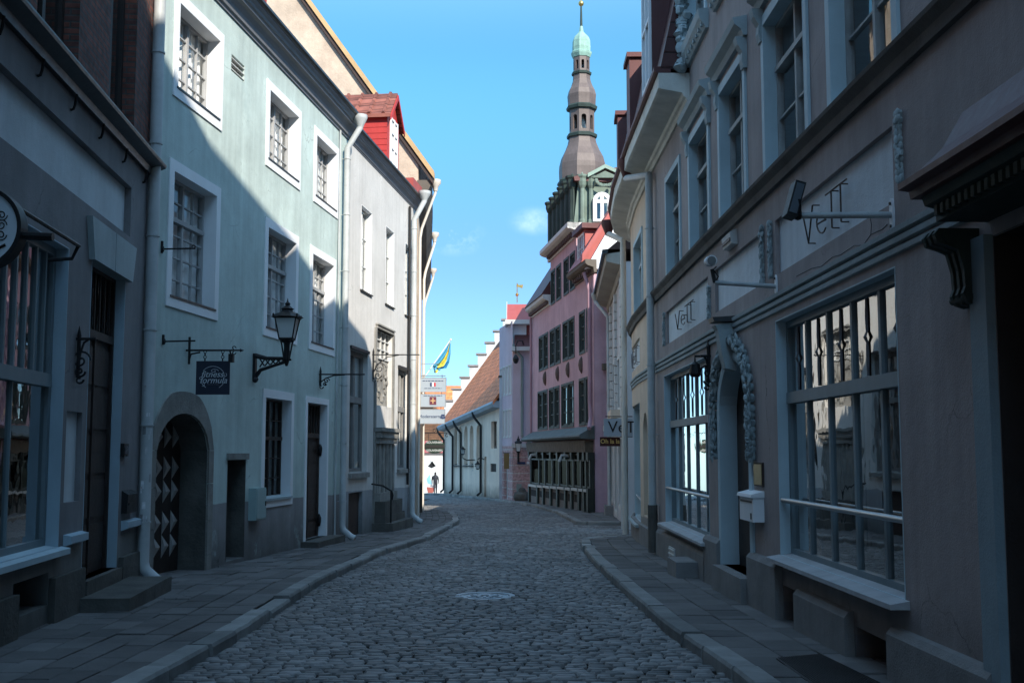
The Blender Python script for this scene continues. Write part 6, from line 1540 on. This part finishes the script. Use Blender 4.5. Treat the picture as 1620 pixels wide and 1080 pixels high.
# --- brick shop house: round sign, rail, letter box, door entry panel
Yr = 9.4; c = at_depth(-26.5, 362, Yr); r = 66.5 / F * Yr; z = at_depth(40, 373, Yr).z
t = thing('round_sign', 'white round sign with a thick black rim projecting from the brick topped shop house', 'sign', (c.x, Yr, c.z))
m = MB(); n = 48
rim = [(r * .90, -.07), (r, -.07), (r, .07), (r * .90, .07)]
m.loft([[(c.x + q_ * math.cos(2 * PI * i / n), Yr + d, c.z + q_ * math.sin(2 * PI * i / n)) for q_, d in rim] for i in range(n + 1)], True, False); m.build('rim', M_iron, t, smooth=True)
m = MB(); m.poly([(c.x + r * .91 * math.cos(2 * PI * i / n), Yr - .05, c.z + r * .91 * math.sin(2 * PI * i / n)) for i in range(n)]); m.poly([(c.x + r * .91 * math.cos(2 * PI * i / n), Yr + .05, c.z + r * .91 * math.sin(2 * PI * i / n)) for i in range(n)]); m.build('face', flat('sign_white', (.55, .60, .64)), t, flip=False)
m = MB()
for k in range(3): m.tube(spiral((c.x + r * .50, Yr - .055, c.z + r * (.30 - .24 * k)), r * .14, 1.6, EX, EZ * (1 if k % 2 else -1)), .005, 4)
m.tube([(c.x + r * .35, Yr - .055, c.z - r * .55), (c.x + r * .62, Yr - .055, c.z - r * .42)], .012, 4); m.build('ornament', M_blackp, t)
m = MB(); m.tube([(c.x + r * .98, Yr, z), (at_depth(84, 374, Yr).x, Yr, z - .01)], .035, 8); m.build('lamp_arm', M_iron, t); m = MB(); m.tube([(c.x - r * .98, Yr, c.z), (wallx(WD, Yr) - .05, Yr, c.z)], .035, 8); m.build('arm', M_iron, t)
sa, za = WD.px(39, 338, .3); sb_, zb_ = WD.px(128, 389, .3)
t = thing('awning_rail', 'thin black rail on stays above the near left shop window', 'rail', WD.pt(sb_, zb_))
m = MB(); m.tube([WD.pt(sa - 2.5, zb_, .28), WD.pt(sb_, zb_, .28)], .022, 7)
m.build('rail', M_iron, t)
for k in (sb_ - .02, sb_ - 1.9): m = MB(); m.tube([WD.pt(k, zb_, .28), WD.pt(k, zb_ - .14, .22), WD.pt(k, zb_ - .16, -.02)], .02, 6); m.build('stay', M_iron, t)
o = WD.rect(192, 775, 812, 207); t = thing('letter_box', 'black metal letter box to the right of the dark recessed door', 'letter box', WD.pt(o[0], o[2])); m = MB(); m.sprof(WD, o[0], o[1], [(-.01, o[2]), (.075, o[2]), (.085, o[3] - .06), (-.01, o[3])]); m.build('box', M_iron, t); MB().sbox(WD, o[0] + .05, o[1] - .05, o[3] - .2, o[3] - .17, .078, .09).build('slot', M_blackp, t)
o = WD.rect(183, 706, 722, 197); t = thing('entry_panel', 'small black door entry panel on the jamb of the dark recessed door', 'intercom', WD.pt(sd1_, o[2])); m = MB(); m.sbox(WD, sd1_ + .02, sd1_ + .26, o[2], o[3] + .04, -.01, .05); m.build('case', M_iron, t); MB().sbox(WD, sd1_ + .05, sd1_ + .23, o[2] + .03, o[3] + .01, .051, .056).build('screen', flat('dark_screen', (.02, .04, .06), .2), t)

# --- stack of signs beyond the grey house, with the flag
Yst = eM.y + 5.0; wx = WB.pt(5, 0, 0).x
def st_sign(l, t_, r_, b_, label):
    a, e = at_depth(l, t_, Yst), at_depth(r_, b_, Yst); t = thing('hanging_sign', label, 'sign', (a.x, Yst, e.z), 'signs stacked on one pole by the grey house'); m = MB(); m.box(a.x, e.x, Yst - .02, Yst + .02, e.z, a.z); m.build('panel', M_whitep, t)
    f = MB(); 
    for xx in (a.x - .005, e.x - .015): f.box(xx, xx + .02, Yst - .026, Yst + .026, e.z - .005, a.z + .005)
    for zz in (a.z - .015, e.z - .005): f.box(a.x + .015, e.x - .015, Yst - .025, Yst + .025, zz, zz + .02)
    f.build('frame', M_steel, t); 
    for xx in (a.x + .15, e.x - .15): h = MB(); h.tube([(xx, Yst, a.z), (xx, Yst, a.z + .12)], .012, 5); h.build('hanger', M_iron, t)
    return t, a, e
navy = flat('navy_lettering', (.03, .05, .12)); yst = Yst - .026
t, a, e = st_sign(664, 597.5, 706, 620, 'topmost of the three signs below the flag, with a small red, white and blue flag')
cx_, cz_ = (a.x + e.x) / 2, (a.z + e.z) / 2
for k, mm in enumerate((navy, M_white, flat('flag_red', (.45, .03, .04)))): MB().box(cx_ - .10 + k * .067, cx_ - .034 + k * .067, yst - .006, yst, cz_ - .05, cz_ + .08).build('flag_stripe', mm, t)
def fine_print(z, w_, h_):                    # lines of print too small to read
    q = random.Random(int(z * 1000)); x = cx_ - w_ / 2
    m = MB()
    while x < cx_ + w_ / 2: l = q.uniform(.05, .13); m.box(x, min(x + l, cx_ + w_ / 2), yst - .004, yst, z - h_ / 2, z + h_ / 2); x += l + .025
    m.build('fine_print', navy, t)
fine_print(cz_ + .15, .74, .022); fine_print(cz_ - .12, .62, .016)
t, a, e = st_sign(665, 623, 705, 643.5, 'middle of the three signs below the flag, with a dark square emblem')
cx_, cz_ = (a.x + e.x) / 2, (a.z + e.z) / 2
em = MB(); em.box(cx_ - .12, cx_ + .12, yst - .006, yst, cz_ - .15, cz_ + .13); em.build('emblem', flat('emblem_maroon', (.12, .03, .05)), t)
em = MB(); em.box(cx_ - .09, cx_ + .09, yst - .010, yst - .0062, cz_ - .03, cz_ + .01); em.box(cx_ - .02, cx_ + .02, yst - .0105, yst - .0064, cz_ - .11, cz_ + .09); em.build('emblem_cross', flat('emblem_gold', (.45, .30, .15)), t)
fine_print(cz_ + .17, .66, .02)
t, a, e = st_sign(663, 647, 704, 670, 'lowest of the three signs below the flag, reading Moderaterna beside a dot emblem')
cx_, cz_ = (a.x + e.x) / 2, (a.z + e.z) / 2
text(t, "Moderaterna", .155, (cx_ - .06, yst, cz_), EX, EZ, navy)
em = MB()
for (dx, dz) in ((.36, .04), (.42, .04), (.33, -.04), (.39, -.05), (.45, -.04)): em.obox((cx_ + dx, yst - .005, cz_ + dz), EX, EZ, EY, -.027, .027, -.035, .035, 0, .005)
em.build('dot_emblem', navy, t)
pm = thing('sign_pole_arm', 'steel arm and hanger rods carrying the stacked signs', 'bracket', (wx, Yst, 4)); m = MB(); zt_ = at_depth(680, 595, Yst).z; m.tube([(wx - .1, Yst, zt_ + .02), (at_depth(705, 595, Yst).x, Yst, zt_ + .02)], .02, 6); m.tube([(wx - .1, Yst, zt_ + .45), (at_depth(694, 586, Yst).x, Yst, zt_ + .45)], .012, 6); m.build('arm', M_steel, pm)
b0, b1 = at_depth(672, 596, Yst + .3), at_depth(713, 537, Yst + .1)
t = thing('flag', 'light blue and yellow flag hanging limp from a slanting white pole', 'flag', b0)
m = MB(); m.tube([b0, b1], .018, 7); m.blob(b1, .04, .04, .04, 1, 7, 5, 0); m.build('pole', M_white, t)
# limp cloth between the pole and its hanging fly end
A_ = [(711.5, 541), (705, 551), (698, 561), (692, 570), (686, 578)]; B_ = [(712.5, 543), (713, 560), (711, 574), (706, 583), (697, 584)]
def curve(P, v):
    k = v * (len(P) - 1); i = min(int(k), len(P) - 2); f_ = k - i; return (P[i][0] + (P[i + 1][0] - P[i][0]) * f_, P[i][1] + (P[i + 1][1] - P[i][1]) * f_)
def cloth(u0, u1, mat, nm):
    m = MB(); nu, nv = 8, 16; rows = []
    for j in range(nv + 1):
        v = j / nv; (ax, ay), (bx, by) = curve(A_, v), curve(B_, v); row = []
        for i in range(nu + 1):
            u = u0 + (u1 - u0) * i / nu
            row.append(at_depth(ax + (bx - ax) * u + .5 * math.sin(u * 15 + v * 5), ay + (by - ay) * u + .6 * math.sin(u * 11), Yst + .2 + .10 * math.sin(u * 14 + v * 3) * (.3 + v)))
        rows.append(row)
    for r0, r1 in zip(rows, rows[1:]):
        for i in range(nu): m.quad(r0[i], r0[i + 1], r1[i + 1], r1[i])
    return m.build(nm, mat, t, smooth=True, flip=False)
fb, fy = flat('flag_blue', (.06, .33, .55)), flat('flag_yellow', (.75, .60, .08))
cloth(0, .38, fb, 'flag_cloth'); cloth(.38, .66, fy, 'yellow_band'); cloth(.66, 1, fb, 'flag_cloth')
m = MB()
for i, (x, y) in enumerate(((688, 580), (691, 583), (695, 582), (689, 585))): m.blob(at_depth(x, y, Yst + .2), .07, .06, .10, i, 7, 5, .3)
m.build('gathered_end', fb, t, smooth=True)
m = MB(); m.blob(at_depth(691, 587, Yst + .15), .05, .05, .07, 2, 7, 5, .3); m.build('gathered_yellow', fy, t, smooth=True)

# --- souvenirs sign further on
Yv = 55.0; a, e = at_depth(671, 695, Yv), at_depth(704, 717, Yv); cx_, cz_ = (a.x + e.x) / 2, (a.z + e.z) / 2; w = (e.x - a.x) / 2; h = (a.z - e.z) / 2
t = thing('souvenir_sign', 'dark green oval sign reading SOUVENIRS twice, hung from a scrolled arm', 'sign', (cx_, Yv, cz_))
m = MB(); m.loft([[(cx_ + w * math.cos(2 * PI * i / 32), Yv + d, cz_ + h * math.sin(2 * PI * i / 32)) for i in range(32)] for d in (-.03, .03)]); m.build('panel', flat('bottle_green', (.012, .03, .022)), t)
m = MB(); m.box(cx_ - w * .98, cx_ + w * .98, Yv - .05, Yv - .031, cz_ - h * .22, cz_ + h * .22); m.build('name_band', flat('dark_band', (.02, .02, .02)), t)
text(t, "SOUVENIRS", .15, (cx_, Yv - .034, cz_ + h * .58), EX, EZ, M_silver); text(t, "SOUVENIRS", .15, (cx_, Yv - .034, cz_ - h * .58), EX, EZ, M_silver)
m = MB(); wx = -4.6; m.tube([(wx, Yv, a.z + .32), (e.x + .1, Yv, a.z + .32)], .02, 6); m.tube(spiral((cx_, Yv, a.z + .42), .12, 1.3, EX, EZ), .015, 5); m.tube(spiral((e.x + .1, Yv, a.z + .18), .14, 1.0, EX, EZ), .018, 5)
for xx in (a.x + .2, e.x - .2): m.tube([(xx, Yv, a.z - .12), (xx, Yv, a.z + .32)], .012, 5)
m.build('arm', M_iron, t)

# --- signs on the far right: VeTT flag sign and the café board under it
Yv = 31.6; a, e = at_depth(955, 662, Yv), at_depth(1001, 690, Yv); 
t = thing('hanging_sign', 'pale sign reading VeTT in thin black letters, projecting by the corner downpipe', 'sign', (e.x, Yv, e.z))
m = MB(); m.box(a.x, e.x, Yv - .02, Yv + .02, e.z, a.z); m.build('panel', M_whitep, t)
text(t, "VeTT", .46, (a.x + .11, Yv - .026, (a.z + e.z) / 2), EX, EZ, M_blackp, align='LEFT'); m = MB(); m.tube([(a.x + .05, Yv, a.z + .06), (e.x, Yv, a.z + .06)], .014, 5)
for xx in (a.x + .15, a.x + .6): m.tube([(xx, Yv, a.z - .01), (xx, Yv, a.z + .06)], .008, 4)
m.build('arm', M_iron, t)
a2, e2 = at_depth(949, 690.5, Yv + .15), at_depth(981, 705.5, Yv + .15)
t = thing('cafe_board', 'dark brown board with gold letters reading Oh la la, below the VeTT sign', 'sign', (e2.x, Yv + .15, e2.z)); m = MB(); m.box(a2.x, e2.x, Yv + .13, Yv + .17, e2.z, a2.z - .01); m.build('panel', flat('maroon_board', (.05, .012, .01)), t)
text(t, "Oh la la", .17, ((a2.x + e2.x) / 2, Yv + .126, (a2.z + e2.z) / 2), EX, EZ, flat('gold_letters', (.55, .36, .12)), bevel=.004)
m = MB(); m.tube([(e2.x, Yv + .15, a2.z), (e2.x + .35, Yv + .15, a2.z)], .014, 5); m.build('arm', M_iron, t)

# --- metal lettering on the name panels
def wall_letters(p, pxa, pxb, ya, yb, label, mat):
    s1, z1 = WR.px(pxa, ya); s0 = WR.px(pxb, ya)[0]; z0 = WR.px(pxa, yb)[1]; sc = (s0 + s1) / 2; zc_ = (z0 + z1) / 2 if p is None else (p[2] + p[3]) / 2 - .03
    t = thing('wall_lettering', label, 'sign', WR.pt(sc, zc_)); H_ = abs(z1 - z0) * .80; r = -WR.tan(sc)
    L = abs(s1 - s0); m = MB()
    # thin rod letters V e T T standing off the wall
    def rod(P, rad=.0085): m.tube([WR.pt(sc - (x - .5) * L, zc_ + (y - .5) * H_, .07 - .05) for x, y in P], rad, 5)
    rod([(0, 1.0), (.14, 0), (.26, 1.0)]); rod([(0, 1.0), (.14, 0), (.26, 1.0)])
    rod([(.36, .38)] + [(.46 - .11 * math.cos(.3 + PI * 1.75 * i / 12 + PI), .33 + .30 * math.sin(.0 + PI * 1.75 * i / 12)) for i in range(13)])
    rod([(.36, .36), (.56, .36)])
    for x in (.70, .90): rod([(x, 0), (x, 1.0)]); rod([(x - .13, 1.0), (x + .13, 1.0)])
    o = m.build('letters', mat, t); st = MB()
    for x, y in ((.14, 0), (.26, 1), (.7, 0), (.7, 1), (.9, 0), (.9, 1), (.46, .6)): st.tube([WR.pt(sc - (x - .5) * L, zc_ + (y - .5) * H_, -.05), WR.pt(sc - (x - .5) * L, zc_ + (y - .5) * H_, .02)], .007, 4)
    st.build('standoffs', mat, t); return t
M_rod = mk('rusty_rod', (.085, .065, .055), .6, .3)
wall_letters(pan[0], 1272, 1341, 310, 378, 'thin metal letters reading VeTT on the pale panel behind the floodlight arm', M_rod)
wall_letters(pan[1], 1070, 1098, 488, 521, 'thin metal letters reading VeTT on the pale panel left of the security camera', M_rod)
wall_letters(cp4, 1000, 1010, 560, 590, 'thin metal letters reading VeTT on the farthest small panel beyond the downpipe', M_rod)

# --- lights and boxes on the rose house
def arm_light(px0, py0, px1, py1, kind, label):
    s, z = WR.px(px0, py0); Y = WR.pt(s, 0).y; wx = WR.pt(s, 0, 0).x; e = at_depth(px1, py1, Y)
    t = thing('arm_lamp', label, 'lamp', WR.pt(s, z)); m = MB(); m.tube([(wx, Y, z), (e.x, Y, e.z)], .026, 10); m.build('arm', mk('scuffed_galvanised', (.40, .42, .42), .5, .25, 6, metal=.3), t, smooth=True)
    m = MB(); n = 16; m.loft([[(wx - d, Y + .07 * math.cos(2 * PI * i / n) * (.6 if 1 else 1), z + .13 * math.sin(2 * PI * i / n)) for i in range(n)] for d in (-.005, .018)]); fl_ = m.build('wall_plate', M_white, t)
    m = MB()
    for dz in (-.09, .09): m.tube([(wx - .015, Y, z + dz), (wx - .03, Y, z + dz)], .014, 6)
    m.build('bolt', M_iron, fl_)
    return t, e, Y, z
t, e, Y, z = arm_light(1413, 340, 1262, 341, 'f', 'black floodlight on a long horizontal pipe arm above the big shop window')
tl = Vector((.28, 0, .96)); rt = Vector((.96, 0, -.28)); m = MB(); c_ = e + Vector((-.03, 0, .11))
m.obox(c_, rt, tl, EY, -.042, .042, -.13, .15, -.09, .09); m.build('floodlight_head', M_iron, t)
m = MB(); m.obox(c_, rt, tl, EY, -.03, .03, -.11, .13, -.10, -.091); m.build('lens', flat('lamp_lens', (.10, .12, .14), .15), t)
m = MB(); m.tube([e + Vector((0, -.08, 0)), c_ + Vector((.02, -.10, 0))], .012, 5); m.tube([e + Vector((0, .08, 0)), c_ + Vector((.02, .10, 0))], .012, 5); m.blob(e, .04, .05, .04, 1, 7, 5, .1); m.build('yoke', M_iron, t)
t, e, Y, z = arm_light(1229, 453, 1131, 447, 'c', 'small white security camera on a pipe arm above the arched doorway'); m = MB(); m.tube([e, e + Vector((-.02, 0, .10)), e + Vector((-.03, 0, .15))], .022, 7); m.build('mount', M_iron, t)
m = MB(); p0 = e + Vector((-.06, .10, .26)); m.tube([e + Vector((-.03, .16, .26)), e + Vector((-.05, -.10, .23))], .062, 14); m.build('camera_body', M_white, t, smooth=True); m = MB(); m.tube([e + Vector((-.05, -.101, .23)), e + Vector((-.052, -.12, .228))], .048, 12); m.build('lens', flat('lamp_lens', (.10, .12, .14), .15), t)
m = MB(); m.tube([e + Vector((-.0, .03, .0)), e + Vector((.03, -.05, .06)), e + Vector((-.02, -.03, .14)), e + Vector((.02, .02, .18))], .008, 5); m.build('cable', M_blackp, t)
o = WR.rect(1153, 372, 394, 1167); t = thing('junction_box', 'small cream alarm box on the rose wall just under the dark ledge', 'box', WR.pt(o[0], o[2])); m = MB(); m.sprof(WR, o[0], o[1], [(-.01, o[2] - .03), (.08, o[2] - .02), (.10, o[3] - .06), (-.01, o[3])]); m.build('case', M_offw, t); MB().sbox(WR, o[0] + .03, o[1] - .03, o[2] + .02, o[2] + .06, .09, .10).build('grille', M_iron, t)
o = WR.rect(1187, 777, 820, 1209); t = thing('letter_box', 'white metal letter box under the brass plaque to the right of the arched doorway', 'letter box', WR.pt(o[0], o[2])); m = MB(); m.sbox(WR, o[0], o[1], o[2], o[3] - .05, -.01, .13); b_ = m.build('box', M_white, t); m = MB(); m.sprof(WR, o[0] - .02, o[1] + .02, [(-.01, o[3] - .048), (.16, o[3] - .048), (.15, o[3] - .01), (-.01, o[3] + .03)]); m.build('lid', M_white, t); MB().sbox(WR, o[0] + .06, o[1] - .06, o[3] - .11, o[3] - .09, .131, .137).build('slot', M_blackp, b_); MB().sbox(WR, o[0] + .08, o[0] + .13, o[2] + .03, o[2] + .10, .131, .137).build('key_lock', M_blackp, b_)
o = WR.rect(1196, 731, 768, 1209); t = thing('plaque', 'brass name plaque on the wall between the arched doorway and the big shop window', 'plaque', WR.pt(o[0], o[2])); MB().sbox(WR, o[0], o[1], o[2], o[3], -.01, .025).build('backing', M_brown, t); MB().sbox(WR, o[0] + .015, o[1] - .015, o[2] + .02, o[3] - .02, .026, .033).build('plate', M_brass, t)
scroll_bracket(WR, 1124, 548, 610, 1108, 563, 'scrolled black iron lamp bracket between the second shop window and the arched doorway', .02)
s, z = WR.px(1124, 600); t = thing('bracket_lamp', 'small black spot lamp on the scrolled bracket beside the arched doorway', 'lamp', WR.pt(s, z, .3)); m = MB(); c_ = WR.pt(s, WR.px(1124, 585)[1], .22); m.lathe(c_, [(.02, .12), (.07, .08), (.09, -.06), (.06, -.10), (.02, -.1)], 10); m.build('lamp_shade', M_iron, t); m = MB(); m.tube([c_ + EZ * .1, c_ + EZ * .2, WR.pt(s, c_.z + .2, .0)], .018, 6); m.build('stem', M_iron, t)

# --- ironwork in the ground
t = thing('manhole_cover', 'round pale worn iron manhole cover in the middle of the cobbles', 'manhole cover', (MHX, MHY, G(MHY) + RD)); g = G(MHY) + RD + .012; n = 40
m = MB(); m.lathe((MHX, MHY, g), [(.41, -.05), (.41, .012), (.34, .012), (.335, .0), (.005, .0)], n); m.build('frame', mk('worn_iron', (.22, .24, .26), .35, .25, 8, metal=.7, bump=.3), t)
m = MB(); m.lathe((MHX, MHY, g), [(.325, -.03), (.325, .008), (.30, .008), (.298, .002), (.25, .002), (.248, .009), (.22, .009), (.005, .006)], n)
for k in range(12): an = 2 * PI * k / 12; d = Vector((math.cos(an), math.sin(an), 0)); m.obox(Vector((MHX, MHY, g)), d, Vector((-d.y, d.x, 0)), EZ, .06, .20, -.02, .02, .004, .016)
m.build('cover', mk('worn_iron', (.22, .24, .26), .35, .25, 8, metal=.7, bump=.3), t)
cs = [on_ground(x, y, .012) for x, y in ((1228, 1040), (1300, 1034), (1392, 1078), (1300, 1092))]
t = thing('cellar_hatch', 'dark ribbed steel cellar hatch in the right pavement under the big shop window', 'hatch', cs[0]); m = MB()
m.hexa([c_ - EZ * .06 for c_ in cs] + [c_ for c_ in cs]); m.build('plate', mk('dark_chequer_steel', (.05, .05, .052), .5, .3, 5, metal=.4), t)
m = MB()
for k in range(1, 22):
    f_ = k / 22; a_ = cs[0].lerp(cs[1], f_); b_ = cs[3].lerp(cs[2], f_); m.hexa([a_ + EZ * .001, a_ + EZ * .001 + (cs[1] - cs[0]) * .012, b_ + EZ * .001 + (cs[1] - cs[0]) * .012, b_ + EZ * .001, a_ + EZ * .009, a_ + EZ * .009 + (cs[1] - cs[0]) * .012, b_ + EZ * .009 + (cs[1] - cs[0]) * .012, b_ + EZ * .009])
m.build('ribs', mk('dark_chequer_steel', (.05, .05, .052), .5, .3, 5, metal=.4), t)

# --- far lanterns, signs, boulder, passer-by
s, z = WW.px(757, 690); t = thing('wall_lantern', 'small black lantern on a curled arm on the cream church hall wall', 'street lamp', WW.pt(s, z)); s = WW.px(751, 727)[0]; z = WW.px(751, 727)[1]; Y = WW.pt(s, 0).y; c_ = WW.pt(s, z + .35, .75); m = MB(); m.tube([WW.pt(s, z, .0), WW.pt(s, z - .02, .5), WW.pt(s, z + .1, .75), c_], .035, 6); m.build('bracket', M_iron, t); lantern4(t, c_, .27, .45)
y_ = 60.4; c_ = at_depth(820, 714, y_); t = thing('wall_lantern', 'black lantern on the banded pink corner of the lilac house', 'street lamp', c_); m = MB(); m.tube([(c_.x, y_, c_.z - .55), (c_.x, y_, c_.z)], .06, 8); m.tube([(c_.x, y_ + .55, c_.z - .4), (c_.x, y_, c_.z - .35)], .04, 6); m.build('bracket', M_iron, t); lantern4(t, c_, .32, .72)
c_ = at_depth(816, 568, 60.3); t = thing('pendant_lamp', 'dark pendant lamp on a gooseneck arm high on the lilac house', 'street lamp', c_); m = MB(); m.tube([(c_.x + .45, 60.95, c_.z + .75), (c_.x + .35, 60.5, c_.z + 1.0), (c_.x + .1, 60.3, c_.z + 1.0), (c_.x, 60.3, c_.z + .7), (c_.x, 60.3, c_.z + .3)], .035, 6); m.build('arm', M_iron, t); MB().lathe(c_, [(.03, .26), (.08, .2), (.16, .04), (.16, -.04), (.10, -.2), (.02, -.24)], 10).build('lamp_shade', M_iron, t)
c_ = at_depth(801.5, 729, 61.6); t = thing('hanging_sign', 'narrow upright ochre sign board beside the doorway of the lilac house', 'sign', c_); MB().box(c_.x - .14, c_.x + .14, 61.58, 61.64, c_.z - .42, c_.z + .42).build('panel', flat('ochre_board', (.22, .15, .06)), t); m = MB(); m.tube([(c_.x - .2, 61.61, c_.z + .45), (c_.x + .4, 61.61, c_.z + .45)], .02, 5); m.build('arm', M_iron, t)
c_ = at_depth(825, 732, 60.9); t = thing('street_plate', 'small dark street name plate on the banded pink flank of the lilac house', 'sign', c_); MB().box(c_.x - .22, c_.x + .2, 60.93, 60.97, c_.z - .06, c_.z + .06).build('plate', navy, t); MB().box(c_.x + .28, c_.x + .42, 60.93, 60.97, c_.z - .06, c_.z + .08).build('number_plate', M_white, t)
c_ = on_ground(827, 793); t = thing('boulder', 'rounded dark boulder guarding the pink corner of the lilac house', 'boulder', c_); m = MB(); m.blob((c_.x, 60.2, G(60) + .15), .48, .4, .38, 3, 14, 9, .08); m.blob((c_.x - .02, 60.2, G(60) + .45), .22, .2, .26, 5, 12, 8, .08); m.build('stone', M_stoned, t, smooth=True)
c_ = at_depth(766, 737, 68.3); t = thing('wall_lantern', 'small black lantern above the weathered door of the church hall', 'street lamp', c_); s, z = WW.px(766, 737); c_ = WW.pt(s, z - .15, .4); m = MB(); m.tube([WW.pt(s, z + .4, 0), WW.pt(s, z + .5, .25), WW.pt(s, z + .4, .4)], .03, 6); m.build('bracket', M_iron, t); lantern4(t, c_, .28, .42)
# person walking at the far end
Yp = 96.0; gp = at_depth(688.5, 780.5, Yp); hp = at_depth(688.5, 763, Yp); H_ = 1.72; fx = gp.x; gz = G(Yp)
person = None
bmv = [(0, 0, .95), (0, 0, 1.18), (0, 0, 1.42), (0, 0, 1.54), (0, 0, 1.66), (.08, 0, .90), (.09, .10, .50), (.09, .06, .07), (.09, -.12, .03), (-.08, 0, .90), (-.08, -.14, .52), (-.07, -.08, .09), (-.07, -.24, .04), (.21, 0, 1.40), (.27, -.06, 1.12), (.26, -.20, .90), (.26, -.26, .80), (-.21, 0, 1.40), (-.28, .06, 1.12), (-.27, .02, .86), (-.27, -.02, .77)]
bme = [(0, 1), (1, 2), (2, 3), (3, 4), (0, 5), (5, 6), (6, 7), (7, 8), (0, 9), (9, 10), (10, 11), (11, 12), (2, 13), (13, 14), (14, 15), (15, 16), (2, 17), (17, 18), (18, 19), (19, 20)]
rad = [.18, .17, .19, .07, .11, .13, .095, .07, .05, .13, .095, .07, .05, .09, .07, .05, .04, .09, .07, .05, .04]
me = bpy.data.meshes.new('person'); me.from_pydata([Vector(v) + Vector((fx, Yp, gz)) for v in bmv], bme, []); person = bpy.data.objects.new('person', me); COL.objects.link(person)
sk = person.modifiers.new('skin', 'SKIN')
for i, v in enumerate(me.skin_vertices[0].data): v.radius = (rad[i], rad[i] * .85); v.use_root = (i == 0)
sb2 = person.modifiers.new('smooth', 'SUBSURF'); sb2.levels = 1; sb2.render_levels = 1
me.materials.append(flat('dark_clothes', (.02, .022, .028))); tag(person, 'person in dark clothes walking at the far end of the street', 'person')
m = MB(); m.blob((fx, Yp - .01, gz + 1.68), .088, .10, .12, 3, 12, 8, .02); m.build('hair', flat('dark_hair', (.03, .02, .015)), person, smooth=True)
